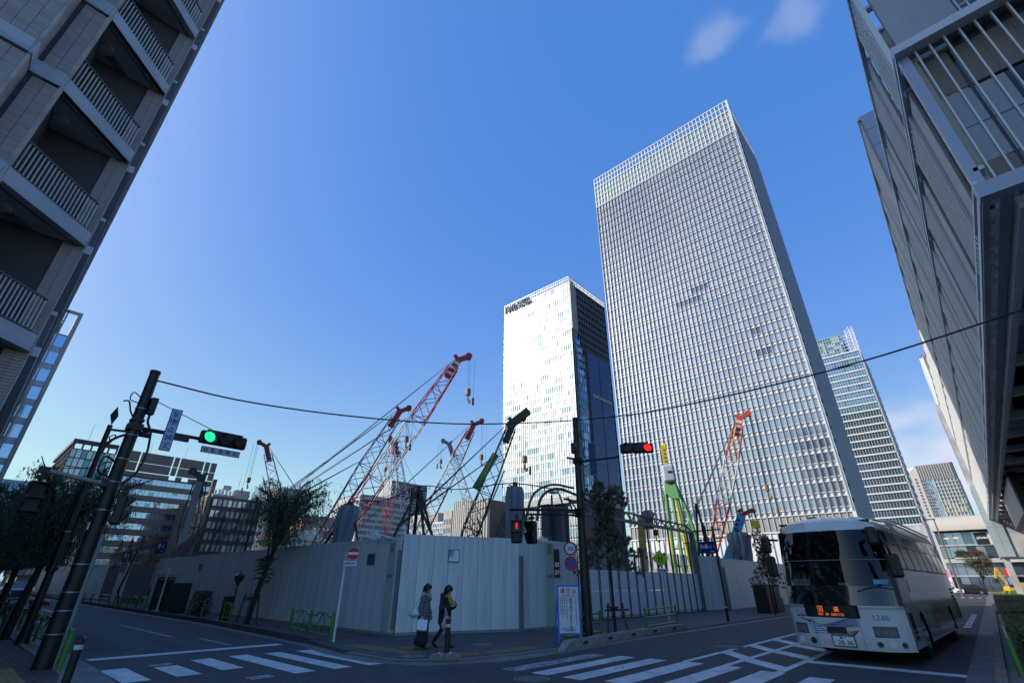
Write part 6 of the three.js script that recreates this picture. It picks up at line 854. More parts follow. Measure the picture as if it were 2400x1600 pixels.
  { const d = new THREE.Group(); d.name = 'diamond'; d.position.set(-0.06, 2.62, 0.05); d.rotation.set(0, 0.75, 0); sc.add(d); mesh('plate', UNIT, M.black, d, [0, 0, 0], [0, 0, Math.PI / 4], [0.52, 0.52, 0.016]); mesh('print', new THREE.PlaneGeometry(0.5, 0.5), faceMat(canvasOf(180, 180, '#a8d40c', (x) => { x.translate(90, 90); x.rotate(Math.PI / 4); x.translate(-90, -90); x.fillStyle = '#14180a'; x.strokeStyle = '#14180a'; x.lineCap = 'round'; for (const [cx, s] of [[72, 1], [112, 0.8]]) { const Y = (v) => 128 - (128 - v) * s; x.beginPath(); x.arc(cx, Y(44), 10 * s, 0, 7); x.fill(); x.lineWidth = 20 * s; x.beginPath(); x.moveTo(cx, Y(66)); x.lineTo(cx, Y(88)); x.stroke(); x.lineWidth = 10 * s; x.beginPath(); x.moveTo(cx, Y(92)); x.lineTo(cx - 12 * s, Y(126)); x.moveTo(cx, Y(92)); x.lineTo(cx + 12 * s, Y(124)); x.moveTo(cx, Y(66)); x.lineTo(cx + 20 * s, Y(84)); x.moveTo(cx, Y(66)); x.lineTo(cx - 18 * s, Y(86)); x.stroke(); } x.fillRect(52, 134, 76, 5); }), 0.4), d, [0, 0, 0.011], [0, 0, Math.PI / 4]); board(sc, 'sub_plate', 0.44, 0.16, 0.016, canvasOf(180, 64, '#c9ccd4', (x) => row(x, '通学路', 18, 14, 36, 54, '#14203c', 0.12)), [-0.04, 2.14, 0.05], [0, 0.75, 0]); }
  // notice board
  const nb = thing('notice_board', 'blue-framed white notice board with red and black characters behind a green rail', 'notice board', [-9.62, 0.03, -13.15], 1.0); const bl = mat([0.07, 0.16, 0.62], 0.4); mb().box(-0.34, 0.78, 0, 0.05, 1.56, 0.04).box(0.34, 0.78, 0, 0.05, 1.56, 0.04).box(0, 1.55, 0, 0.73, 0.05, 0.04).box(0, 0.3, 0, 0.63, 0.04, 0.03).to('frame', bl, nb); mb().bar([-0.34, 1.4, -0.02], [-0.34, 0, -0.4], 0.03).bar([0.34, 1.4, -0.02], [0.34, 0, -0.4], 0.03).to('leg', bl, nb);
  board(nb, 'panel', 0.63, 1.2, 0.015, canvasOf(252, 480, '#cfd3da', (x) => { row(x, '通行止', 22, 10, 54, 76, '#c01820', 0.13); row(x, 'のお知らせ', 40, 72, 30, 36, '#c01820', 0.11); x.fillStyle = '#555'; x.fillRect(12, 108, 228, 2); row(x, '車両通行止', 134, 116, 36, 40, '#c01820', 0.13, true); row(x, 'となります', 134, 312, 30, 32, '#1a1a1a', 0.13, true); for (const [cx, a, b] of [[212, 118, 400], [94, 118, 330], [64, 118, 300], [40, 118, 320], [16, 118, 300]]) for (let y = a; y < b; y += 17) kanji(x, 'お知止通行車両用'[(y + cx) % 8], cx, y, 13, '#2a2a2a', 0.12); x.fillStyle = '#444'; x.fillRect(20, 430, 190, 2); for (let i = 0; i < 12; i++) kanji(x, '用両車止'[i % 4], 22 + i * 15, 438, 12, '#333', 0.12); x.fillRect(60, 458, 130, 7); }), [0, 0.92, 0.012], [0, 0, 0], M.white);
}
{ // overhead wires
  const w = (label, pts, r) => { const t = thing('overhead_wire', label, 'wire'); mb().tube(bent(pts, 14), r, 6).to('cable', M.black, t); };
  w('long black overhead wire sagging from the near left pole to the far corner pole', [[-15.0, 6.46, -2.25], [-14.4, 6.28, -4.1], [-13.3, 6.26, -6.9], [-12.0, 6.50, -10.2], [-11.0, 6.93, -12.8], [-10.2, 7.36, -14.9]], 0.022);
  w('black overhead wire rising from the far corner pole toward the right-hand building', [[-10.2, 7.36, -14.93], [-7.5, 7.05, -14.95], [-4, 6.82, -14.6], [-0.5, 6.78, -14.2], [2.35, 6.93, -13.8], [7, 7.3, -13.2]], 0.022);
  w('thin stay wire from the near left pole down to the green traffic light', [[-15.0, 5.96, -2.25], [-14.95, 5.68, -3.1], [-14.9, 5.42, -3.9]], 0.01);
  w('thin wire from the near left pole to the hanging pedestrian light', [[-15.0, 4.35, -2.1], [-14.9, 4.0, -1.5], [-14.8, 3.9, -0.9]], 0.01);
}
// green guard rails: plain three-bar kind and the kind with a leaf motif
function guardRail(label, a, b, motif, spans = 1, h = 0.76) {
  const t = thing('guard_rail', label, 'guard rail', [a[0], 0.03, a[1]]), dx = b[0] - a[0], dz = b[1] - a[1], P = (f, y) => [dx * f, y, dz * f];
  for (let k = 0; k <= spans; k++) mb().tube([P(k / spans, 0), P(k / spans, h)], 0.05, 10).tube([P(k / spans, h), P(k / spans, h + 0.012)], 0.055, 10).to('post', M.green, t);
  for (let k = 0; k < spans; k++) { const p = (f, y) => P((k + f) / spans, y);
    if (!motif) for (const y of [h * 0.93, h * 0.58, h * 0.22]) mb().tube([p(0, y), p(1, y)], 0.032, 8).to('rail', M.green, t);
    else { mb().tube(roundedPath([p(0, h * 0.84), p(0.26, h * 0.84), p(0.34, h * 0.97), p(0.70, h * 0.97), p(0.78, h * 0.84), p(1, h * 0.84)], 0.06), 0.027, 7).tube(roundedPath([p(0.02, h * 0.84), p(0.04, h * 0.2), p(0.94, h * 0.2), p(0.98, h * 0.84)], 0.1), 0.024, 7).to('rail', M.green, t); mb().tube([p(0.02, h * 0.55), p(0.35, h * 0.55)], 0.018, 6).tube([p(0.68, h * 0.52), p(0.98, h * 0.52)], 0.018, 6).tube(roundedPath([p(0.55, h * 0.95), p(0.36, h * 0.56), p(0.48, h * 0.22)], 0.05), 0.018, 6).tube(roundedPath([p(0.55, h * 0.95), p(0.68, h * 0.54), p(0.48, h * 0.22)], 0.05), 0.018, 6).to('motif', M.green, t); } }
  return t;
}
guardRail('double green guard rail with leaf motifs by the no-entry sign', [-19.4, -9.35], [-15.4, -8.75], true, 2);
guardRail('short green guard rail beside the lantern and the staked willow', [-26.86, -9.62], [-25.83, -9.55], true);
guardRail('green guard rail round the dark clipped shrub', [-31.4, -9.5], [-29.73, -9.62], false);
guardRail('triple green guard rail with leaf motifs by the thin bare tree', [-45.5, -9.0], [-38.4, -9.2], true, 4); guardRail('distant plain green guard rail near the left gates', [-57, -9.1], [-46.8, -8.95], false, 3);
guardRail('green three-bar guard rail in front of the far corner pole and notice board', [-10.05, -13.5], [-10.32, -15.9], false);
guardRail('green three-bar guard rail behind the kerb blocks under the school sign', [-10.1, -18.7], [-10.35, -21.85], false, 1, 0.8);
guardRail('green guard rail in front of the black cabinets by the bus', [-11.0, -36.2], [-10.9, -39.6], false, 2);
guardRail('green guard rail with a leaf motif next to the near left pole', [-17.9, -2.62], [-14.3, -2.3], true, 2, 0.72); guardRail('long green guard rail between the left-hand willows', [-34, -2.75], [-19.3, -2.65], true, 6, 0.7);
{ const t = thing('guard_post', 'green post with a grey top standing before the right-hand hedge', 'post', [-0.085, 0.05, -15.0]); mb().tube([[0, 0, 0], [0, 0.66, 0]], 0.045, 12).to('shaft', M.green, t); mb().tube([[0, 0.66, 0], [0, 0.86, 0]], 0.03, 12).to('top', M.steel, t); mb().tube([[0, 0.55, 0], [0.02, 0.55, -1.8]], 0.025, 8).to('rail', M.green, t); }
// bollards
{ const t = thing('bollard', 'black bollard with a pale reflective band behind the two walking women', 'bollard', [-10.87, 0.03, -9.5], 0, 'black bollards with a pale band'); mb().tube([[0, 0, 0], [0, 0.70, 0]], 0.065, 18).to('shaft', M.black, t); mesh('cap', new THREE.SphereGeometry(0.078, 18, 8, 0, 6.3, 0, PX), M.black, t, [0, 0.71, 0]); mb().tube([[0, 0.585, 0], [0, 0.655, 0]], 0.067, 18).to('reflective_band', mat([0.55, 0.57, 0.62], 0.3), t);
  copyOf(t, [-11.95, 0.02, -2.08], 0, 'black bollard with a pale reflective band at the bottom left edge of the road');
  copyOf(t, [-9.88, 0.03, -26.4], 0, 'black bollard on the kerb in front of the right-hand hoarding'); }
{ const t = thing('kerb_lump', 'low grey concrete kerb lump with an amber stud left of its twin', 'kerb', [-10.22, 0.02, -8.63], 0.86); const s = new THREE.Shape(); s.moveTo(-0.2, 0); s.lineTo(0.17, 0); s.lineTo(0.17, 0.125); s.lineTo(-0.05, 0.125); s.quadraticCurveTo(-0.17, 0.1, -0.2, 0); const gz = new THREE.ExtrudeGeometry(s, { depth: 0.16, bevelEnabled: true, bevelSize: 0.012, bevelThickness: 0.012, bevelSegments: 2 }); gz.translate(0, 0, -0.08); mesh('block', gz, M.kerb, t); const am = mat([0.75, 0.28, 0.03], 0.3, { clearcoat: 1 }); mesh('stud', new THREE.SphereGeometry(0.05, 14, 8, 0, 6.3, 0, PX), am, t, [0.06, 0.135, 0], null, [1, 0.55, 1]);
  const u = copyOf(t, [-9.98, 0.02, -8.92], 0.86 + Math.PI, 'low grey concrete kerb lump with an amber stud right of its twin'); const st = thing('kerb_stud', 'single amber stud on the end of the kerb blocks by the notice board', 'stud', [-9.24, 0.2, -12.7]); mesh('dome', new THREE.SphereGeometry(0.055, 14, 8, 0, 6.3, 0, PX), am, st, null, null, [1, 0.55, 1]); }
{ // cabinets, lantern, staff
  const c = thing('utility_cabinet', 'slim black roofed information cabinet beside the tall plain one', 'cabinet', [-36.3, 0.03, -9.35]); mb().box(0, 1.0, 0, 0.16, 1.7, 0.9).to('body', M.black, c); mb().box(0, 0.1, -0.4, 0.1, 0.2, 0.08).box(0, 0.1, 0.4, 0.1, 0.2, 0.08).to('leg', M.black, c); mb().box(0.05, 1.92, 0, 0.6, 0.05, 1.1).to('roof', M.grey, c); mb().box(0.09, 1.75, 0, 0.02, 0.1, 0.8).to('title_strip', M.grey, c); mb().box(0.1, 0.9, 0.2, 0.03, 0.25, 0.04).to('handle', M.steel, c);
  const d = thing('utility_cabinet', 'plain tall black cabinet against the left hoarding', 'cabinet', [-34.9, 0.03, -9.75]); mesh('body', new RoundedBoxGeometry(0.7, 1.5, 1.1, 2, 0.02), M.black, d, [0, 0.75, 0]); mb().span(0.351, 0.362, 0.1, 1.42, -0.01, 0.01).to('door_gap', M.dark, d); mb().box(0, 1.52, 0, 0.74, 0.03, 1.14).to('lid', M.dark, d);
  const e = thing('utility_cabinet', 'pair-doored black cabinet behind the green rail left of the bus', 'cabinet', [-11.0, 0.03, -36.2]); for (const [z, w] of [[0, 1.3], [-1.5, 1.2]]) { mesh('body', new RoundedBoxGeometry(0.8, 1.6, w, 2, 0.02), M.black, e, [0, 0.8, z]); for (const s of [-0.25, 0.25]) mb().box(0.405, 0.85, z + s * w, 0.012, 1.35, w * 0.44).to('door', mat([0.028, 0.028, 0.03], 0.4), e); }
  const l = thing('lantern', 'small black lantern on a post beside the staked willow', 'lantern', [-26.6, 0.03, -9.85]); mb().tube([[0, 0, 0], [0, 1.5, 0]], 0.05, 10, 0.035).tube([[0, 1.45, 0], [0, 1.62, 0]], 0.05, 8, 0.13).to('post', M.black, l); mb().hexa([[-0.13, 1.62, 0.13], [0.13, 1.62, 0.13], [0.13, 1.62, -0.13], [-0.13, 1.62, -0.13], [-0.17, 1.88, 0.17], [0.17, 1.88, 0.17], [0.17, 1.88, -0.17], [-0.17, 1.88, -0.17]]).to('lamp_case', M.black, l); mesh('roof', new THREE.ConeGeometry(0.25, 0.16, 4), M.black, l, [0, 1.96, 0], [0, Math.PI / 4, 0]); mb().tube([[0, 2.0, 0], [0, 2.2, 0]], 0.025, 6, 0.008).to('finial', M.black, l); mb().box(-0.55, 0.5, 0.05, 0.4, 1.0, 0.3).to('box', M.black, l);
  const w = thing('white_pole', 'thin white pole with small brackets in front of the black cabinets', 'pole', [-34.8, 0.03, -8.95]); mb().tube([[0, 0, 0], [0, 2.3, 0]], 0.045, 8).to('shaft', M.white, w); const bk = mb(); for (const y of [1.3, 1.7, 2.0, 2.15]) bk.box(0.05, y, 0.04, 0.24, 0.03, 0.1); bk.to('bracket', M.grey, w);
  reseed(61); for (let i = 0; i < 7; i++) { const x = -52 - i * 1.1, k = thing('traffic_cone', ['red and white cone at the near end of the row on the left road', 'red and white cone second in the row on the left road', 'red and white cone third in the row on the left road', 'red and white cone fourth in the row on the left road', 'red and white cone fifth in the row on the left road', 'red and white cone sixth in the row on the left road', 'red and white cone at the far end of the row on the left road'][i], 'traffic cone', [x, 0, -6.3 + i * 0.05], 0, 'cones in a row on the left road'); mesh('base', UNIT, M.red, k, [0, 0.02, 0], null, [0.38, 0.04, 0.38]); mb().tube([[0, 0.04, 0], [0, 0.28, 0]], 0.15, 12, 0.10).tube([[0, 0.45, 0], [0, 0.7, 0]], 0.075, 12, 0.03).to('cone', M.red, k); mb().tube([[0, 0.28, 0], [0, 0.45, 0]], 0.101, 12, 0.076).to('white_band', M.white, k); }
  const s = thing('lamp_column', 'slender bronze street lamp column before the shop building at the street end', 'street lamp', [-3.7, 0.05, -108]); mb().tube([[0, 0, 0], [0, 11.2, 0]], 0.16, 10, 0.1).to('shaft', mat([0.16, 0.12, 0.09], 0.5), s); mb().box(-0.5, 11.25, 0, 1.4, 0.16, 0.3).to('lamp_head', M.dark, s);
  for (const [x, z, m, l2] of [[-5.6, -143, M.white, 'pink and white banner flag by the parked van at the street end'], [3.2, -139, M.red, 'red and white banner flag beside the yellow excavator']]) { const b = thing('banner_flag', l2, 'banner', [x, 0.05, z]); mb().tube([[0, 0, 0], [0, 4.6, 0]], 0.04, 6).to('pole', M.white, b); mb().box(-0.3, 3.2, 0, 0.6, 2.6, 0.03).to('cloth', m === M.red ? M.red : mat([0.7, 0.2, 0.35], 0.7), b); mb().box(-0.3, 2.6, 0.02, 0.5, 0.8, 0.03).to('white_patch', M.white, b); }
}

// ================= BODIES: joined capsules meshed as one surface
function sdfMesh(f, lo, hi, cell) {
  const size = Math.max(hi[0] - lo[0], hi[1] - lo[1], hi[2] - lo[2]), n = Math.ceil(size / cell) + 4, mc = new MarchingCubes(n, M.black, false, false, 400000), half = n / 2, s = size / (n - 4) * half, ctr = [0, 1, 2].map((k) => (lo[k] + hi[k]) / 2);
  for (let k = 0; k < n; k++) for (let j = 0; j < n; j++) for (let i = 0; i < n; i++) mc.field[i + j * n + k * n * n] = -f((i - half) / half * s + ctr[0], (j - half) / half * s + ctr[1], (k - half) / half * s + ctr[2]);
  mc.isolation = 0; mc.update(); const c = mc.count, g = new THREE.BufferGeometry(), p = new Float32Array(c * 3), nn = new Float32Array(c * 3);
  for (let i = 0; i < c * 3; i++) { p[i] = mc.positionArray[i] * s + ctr[i % 3]; nn[i] = mc.normalArray[i]; }
  g.setAttribute('position', new THREE.BufferAttribute(p, 3)); g.setAttribute('normal', new THREE.BufferAttribute(nn, 3)); const uv = new Float32Array(c * 2); for (let i = 0; i < c; i++) { uv[2 * i] = p[3 * i] + p[3 * i + 2]; uv[2 * i + 1] = p[3 * i + 1]; } g.setAttribute('uv', new THREE.BufferAttribute(uv, 2)); return g;
}
const smin = (a, b, k) => { const h = clamp(0.5 + 0.5 * (b - a) / k); return b + (a - b) * h - k * h * (1 - h); };
function capsule(x, y, z, [a, b, ra, rb, fx = 1, fz = 1]) { const dx = b[0] - a[0], dy = b[1] - a[1], dz = b[2] - a[2], t = clamp(((x - a[0]) * dx + (y - a[1]) * dy + (z - a[2]) * dz) / (dx * dx + dy * dy + dz * dz || 1)); return Math.hypot((x - a[0] - dx * t) / fx, y - a[1] - dy * t, (z - a[2] - dz * t) / fz) - (ra + (rb - ra) * t); }
const field = (bones, k = 0.04) => (x, y, z) => { let d = 9; for (const b of bones) d = smin(d, capsule(x, y, z, b), k); return d; };
function bounds(bones, pad = 0.05) { const lo = [9, 9, 9], hi = [-9, -9, -9]; for (const [a, b, ra, rb] of bones) for (const [p, r] of [[a, ra], [b, rb]]) for (let i = 0; i < 3; i++) { lo[i] = Math.min(lo[i], p[i] - r * 1.5 - pad); hi[i] = Math.max(hi[i], p[i] + r * 1.5 + pad); } return [lo, hi]; }
const bodyMesh = (name, bones, m, parent, cell = 0.014, k = 0.04) => mesh(name, sdfMesh(field(bones, k), ...bounds(bones), cell), m, parent);
const skin = mat([0.44, 0.27, 0.19], 0.55), hairM = mat([0.012, 0.010, 0.009], 0.35);
function hand(w, dir, curl, s = 1) {     // palm, four fingers and a thumb as short chains from the wrist
  const d = V(dir).normalize(), side = Math.abs(d.y) > 0.8 ? new THREE.Vector3(0, 0, 1) : new THREE.Vector3(0, 1, 0); side.addScaledVector(d, -side.dot(d)).normalize(); const nrm = d.clone().cross(side), P = (a, b, c) => [w[0] + d.x * a + side.x * b + nrm.x * c, w[1] + d.y * a + side.y * b + nrm.y * c, w[2] + d.z * a + side.z * b + nrm.z * c];
  const out = [[P(0, 0, 0), P(0.07 * s, 0.012, 0), 0.024, 0.022], [P(0.02, 0, 0), P(0.07 * s, -0.018, 0), 0.022, 0.02]];
  [[0.026, 0.062], [0.009, 0.07], [-0.009, 0.066], [-0.026, 0.052]].forEach(([b, l]) => { const k1 = P(0.08 * s, b, 0), k2 = P(0.08 * s + l * 0.5, b, curl * 0.25 * l), k3 = P(0.08 * s + l * (0.95 - curl * 0.4), b, curl * 0.8 * l); out.push([k1, k2, 0.0095, 0.009], [k2, k3, 0.009, 0.0078]); });
  out.push([P(0.02, 0.025, 0.005), P(0.055, 0.05, 0.02), 0.012, 0.0105], [P(0.055, 0.05, 0.02), P(0.085, 0.052, 0.035), 0.0105, 0.009]); return out;
}
function headBones(c, tilt = [0, 0, 0]) { const P = (x, y, z) => { const q = new THREE.Vector3(x, y, z).applyEuler(new THREE.Euler(...tilt)); return [c[0] + q.x, c[1] + q.y, c[2] + q.z]; }; return { P, bones: [[P(0, 0.02, -0.012), P(0, 0.03, 0.01), 0.088, 0.086, 0.86], [P(0, -0.045, 0.03), P(0, -0.075, 0.05), 0.058, 0.034, 0.95], [P(0, -0.005, 0.088), P(0, -0.028, 0.10), 0.011, 0.014], [P(0, -0.052, 0.083), P(0, -0.058, 0.083), 0.016, 0.014], [P(-0.073, -0.005, 0), P(-0.076, -0.03, 0.004), 0.014, 0.011, 0.6], [P(0.073, -0.005, 0), P(0.076, -0.03, 0.004), 0.014, 0.011, 0.6], [P(-0.03, 0.018, 0.07), P(0.03, 0.018, 0.07), 0.02, 0.02]] }; }
function face(P, t) { const e = mb(); for (const s of [-1, 1]) e.add(new THREE.SphereGeometry(0.0105, 10, 8), P(s * 0.031, 0.002, 0.082), [0, 0, 0], [1.3, 0.7, 0.6]); e.to('eye', M.black, t); const l = mb(); l.add(new THREE.SphereGeometry(0.018, 10, 8), P(0, -0.055, 0.094), [0, 0, 0], [1, 0.36, 0.5]); l.to('mouth', mat([0.30, 0.10, 0.09], 0.5), t); const b = mb(); for (const s of [-1, 1]) b.add(new THREE.SphereGeometry(0.016, 8, 6), P(s * 0.031, 0.024, 0.084), [0, 0, -s * 0.15], [1.2, 0.25, 0.4]); b.to('eyebrow', hairM, t); }
{ // woman with the tweed coat
  const t = thing('person', 'woman in a grey tweed coat, beige scarf and long black skirt walking with bags', 'person', [-12.05, 0.03, -9.62], 2.06, 'women walking past the hoarding');
  const hd = headBones([0.0, 1.455, 0.05], [0.30, -0.1, 0]), P = hd.P;
  const rl = [[0.085, 0.86, 0], [0.09, 0.47, 0.06], [0.085, 0.085, 0.0]], ll = [[-0.085, 0.86, 0], [-0.085, 0.47, 0.02], [-0.08, 0.10, -0.12]];
  const rw = [0.235, 0.80, 0.10], lw = [-0.235, 0.79, 0.03];
  const body = [...hd.bones, [[0, 1.35, 0.01], [0, 1.26, -0.005], 0.05, 0.055], [[-0.13, 1.24, 0], [0.13, 1.24, 0], 0.06, 0.06], [[0, 1.2, 0], [0, 0.92, 0], 0.11, 0.12, 1.15, 0.85], [rl[0], rl[1], 0.085, 0.055], [rl[1], rl[2], 0.055, 0.038], [ll[0], ll[1], 0.085, 0.055], [ll[1], ll[2], 0.055, 0.038], [[0.165, 1.22, 0], [0.215, 1.0, 0.0], 0.045, 0.038], [[0.215, 1.0, 0], rw, 0.037, 0.026], [[-0.165, 1.22, 0], [-0.22, 1.0, -0.02], 0.045, 0.038], [[-0.22, 1.0, -0.02], lw, 0.037, 0.026], ...hand(rw, [0, -1, 0.15], 0.8), ...hand(lw, [0, -1, 0.1], 0.9)];
  bodyMesh('body', body, skin, t, 0.0105, 0.018); face(P, t);
  const tweed = mat([0.44, 0.44, 0.45], 0.9, { map: (() => { const s = 128, d = new Uint8Array(s * s * 4); for (let y = 0; y < s; y++) for (let x = 0; x < s; x++) { const o = (y * s + x) * 4, a = ((x + (y % 16 < 8 ? 0 : 4)) % 16) < 8, b = (y % 12) < 4, v = (a && !b ? 250 : b ? 60 : 130) * (0.8 + 0.2 * hash(x, y, 1, 2)); d[o] = d[o + 1] = d[o + 2] = v; d[o + 3] = 255; } const q = new THREE.DataTexture(d, s, s); q.wrapS = q.wrapT = THREE.RepeatWrapping; q.magFilter = THREE.LinearFilter; q.minFilter = THREE.LinearMipmapLinearFilter; q.colorSpace = THREE.SRGBColorSpace; q.needsUpdate = true; q.repeat.set(2.6, 2.6); return q; })() });
  bodyMesh('coat', [[[-0.13, 1.25, -0.01], [0.13, 1.25, -0.01], 0.075, 0.075], [[0, 1.22, 0], [0, 0.95, 0], 0.15, 0.165, 1.15, 0.85], [[0, 0.95, 0], [0, 0.70, -0.01], 0.165, 0.195, 1.12, 0.9], [[0.17, 1.23, 0], [0.235, 1.0, 0.0], 0.068, 0.06], [[0.235, 1.0, 0], [0.235, 0.85, 0.08], 0.06, 0.056], [[-0.17, 1.23, 0], [-0.24, 1.0, -0.02], 0.068, 0.06], [[-0.24, 1.0, -0.02], [-0.24, 0.85, 0.02], 0.06, 0.056]], tweed, t, 0.014, 0.03);
  bodyMesh('skirt', [[[0, 0.66, 0], [0, 0.2, -0.03], 0.15, 0.165, 1.0, 1.0], [[0, 0.22, 0.02], [0, 0.17, -0.1], 0.12, 0.13]], M.blackMatt, t, 0.016, 0.06);
  bodyMesh('scarf', [[[-0.10, 1.31, 0.0], [0.02, 1.28, 0.11], 0.048, 0.055], [[0.02, 1.28, 0.11], [0.11, 1.31, 0.0], 0.055, 0.048], [[0.10, 1.33, -0.02], [-0.10, 1.33, -0.02], 0.055, 0.055, 1, 1.3], [[0.0, 1.25, 0.13], [0.05, 1.19, 0.14], 0.05, 0.035]], mat([0.46, 0.36, 0.31], 0.9, { map: rep(T.fine, 0.3) }), t, 0.012, 0.03);
  bodyMesh('hair', [[P(0, 0.05, -0.02), P(0, 0.045, 0.0), 0.098, 0.095, 0.92], [P(0, 0.0, -0.06), P(0, -0.10, -0.075), 0.085, 0.06, 1.05], [P(-0.075, 0.02, 0.01), P(-0.085, -0.09, 0.02), 0.034, 0.026], [P(0.075, 0.02, 0.01), P(0.085, -0.09, 0.02), 0.034, 0.026], [P(-0.045, 0.082, 0.055), P(0.045, 0.082, 0.055), 0.033, 0.033]], hairM, t, 0.009, 0.025);
  const brown = mat([0.09, 0.055, 0.04], 0.5); for (const [q, n] of [[rl[2], 0.02], [ll[2], 0.0]]) bodyMesh('boot', [[[q[0], 0.2, q[2] - 0.005], [q[0], 0.06, q[2]], 0.05, 0.045], [[q[0], 0.045, q[2]], [q[0], 0.03, q[2] + 0.13], 0.042, 0.03]], brown, t, 0.012, 0.02), mb().box(q[0], 0.02, q[2] - 0.02, 0.04, 0.045, 0.05).to('boot_heel', brown, t);
  const b = thing('shoulder_bag', 'silvery white shoulder bag on the back of the woman in the tweed coat', 'bag', [-12.05, 0.03, -9.62], 2.06); bodyMesh('bag_body', [[[-0.28, 0.98, -0.16], [-0.26, 0.84, -0.20], 0.05, 0.10, 0.6, 1.4], [[-0.27, 0.84, -0.3], [-0.27, 0.84, -0.08], 0.05, 0.06]], mat([0.6, 0.62, 0.68], 0.3, { metalness: 0.3, map: rep(T.streak, 0.3) }), b, 0.012, 0.04); mb().tube(bent([[-0.27, 0.95, -0.24], [-0.25, 1.15, -0.12], [-0.16, 1.32, -0.02], [-0.2, 1.2, 0.05], [-0.26, 0.96, -0.1]], 6), 0.012, 6).to('strap', mat([0.6, 0.62, 0.68], 0.4), b);
  const w = thing('paper_bag', 'white boxy paper bag held tilted by the woman in the tweed coat', 'bag', [-12.05, 0.03, -9.62], 2.06); mesh('bag_body', UNIT, mat([0.74, 0.75, 0.78], 0.6), w, [-0.34, 0.58, 0.10], [0.1, 0.5, -0.35], [0.15, 0.25, 0.27]); mb().tube(bent([[-0.30, 0.70, 0.0], [-0.27, 0.75, 0.05], [-0.30, 0.70, 0.14]], 5), 0.006, 5).to('bag_handle', M.white, w);
}
{ // woman in the dark coat looking at her phone
  const t = thing('person', 'woman in a dark hooded coat and mustard scarf looking at the phone in her hand', 'person', [-11.85, 0.03, -10.22], 1.80, 'women walking past the hoarding');
  const hd = headBones([0, 1.42, 0.07], [0.5, 0.1, 0]), P = hd.P, rl = [[0.085, 0.82, 0], [0.10, 0.46, 0.07], [0.11, 0.075, 0.12]], ll = [[-0.085, 0.82, 0], [-0.09, 0.45, -0.03], [-0.08, 0.13, -0.30]], rw = [0.08, 1.03, 0.27], lw = [-0.09, 1.02, 0.26];
  const body = [...hd.bones, [[0, 1.32, 0.015], [0, 1.24, 0], 0.048, 0.055], [[-0.125, 1.2, 0], [0.125, 1.2, 0], 0.06, 0.06], [[0, 1.17, 0], [0, 0.88, 0], 0.11, 0.12, 1.12, 0.85], [rl[0], rl[1], 0.08, 0.052], [rl[1], rl[2], 0.052, 0.036], [ll[0], ll[1], 0.08, 0.052], [ll[1], ll[2], 0.052, 0.036], [[0.16, 1.18, 0], [0.225, 0.97, 0.04], 0.045, 0.038], [[0.225, 0.97, 0.04], rw, 0.036, 0.025], [[-0.16, 1.18, 0], [-0.225, 0.97, 0.04], 0.045, 0.038], [[-0.225, 0.97, 0.04], lw, 0.036, 0.025], ...hand(rw, [-0.5, 0.3, 0.6], 0.9), ...hand(lw, [0.5, 0.3, 0.6], 0.9)];
  bodyMesh('body', body, skin, t, 0.0105, 0.018); face(P, t); const navy = mat([0.017, 0.018, 0.026], 0.85);
  bodyMesh('coat', [[[-0.13, 1.21, -0.01], [0.13, 1.21, -0.01], 0.078, 0.078], [[0, 1.19, -0.01], [0, 0.9, -0.01], 0.15, 0.16, 1.12, 0.85], [[0.05, 0.9, 0], [0.07, 0.64, 0.0], 0.14, 0.13], [[-0.05, 0.9, -0.02], [-0.07, 0.64, -0.03], 0.14, 0.13], [[0.17, 1.19, 0], [0.245, 0.97, 0.03], 0.072, 0.068], [[0.245, 0.97, 0.03], [0.13, 1.01, 0.22], 0.066, 0.055], [[-0.17, 1.19, 0], [-0.245, 0.97, 0.03], 0.072, 0.068], [[-0.245, 0.97, 0.03], [-0.13, 1.0, 0.22], 0.066, 0.055], [[-0.09, 1.29, -0.09], [0.09, 1.29, -0.09], 0.06, 0.06], [[-0.14, 1.28, -0.02], [0.14, 1.28, -0.02], 0.045, 0.045]], navy, t, 0.014, 0.03);
  bodyMesh('scarf', [[[-0.07, 1.27, 0.06], [0.07, 1.27, 0.06], 0.045, 0.045], [[0.0, 1.23, 0.12], [0.03, 1.1, 0.155], 0.045, 0.05, 1.2, 0.6]], mat([0.62, 0.30, 0.02], 0.85), t, 0.012, 0.03);
  bodyMesh('hair', [[P(0, 0.05, -0.02), P(0, 0.045, 0.0), 0.098, 0.095, 0.92], [P(0, 0.0, -0.06), P(0, -0.12, -0.06), 0.08, 0.06, 1.05], [P(-0.075, 0.02, 0.02), P(-0.08, -0.10, 0.03), 0.032, 0.024], [P(0.075, 0.02, 0.02), P(0.08, -0.10, 0.03), 0.032, 0.024], [P(-0.045, 0.06, 0.065), P(0.045, 0.06, 0.065), 0.037, 0.037]], hairM, t, 0.009, 0.025);
  bodyMesh('skirt', [[[0, 0.72, 0], [0, 0.56, 0], 0.13, 0.15]], mat([0.10, 0.10, 0.11], 0.9), t, 0.016, 0.05);
  bodyMesh('stockings', [[rl[0], rl[1], 0.086, 0.058], [rl[1], rl[2], 0.058, 0.042], [ll[0], ll[1], 0.086, 0.058], [ll[1], ll[2], 0.058, 0.042]], M.blackMatt, t, 0.012, 0.02);
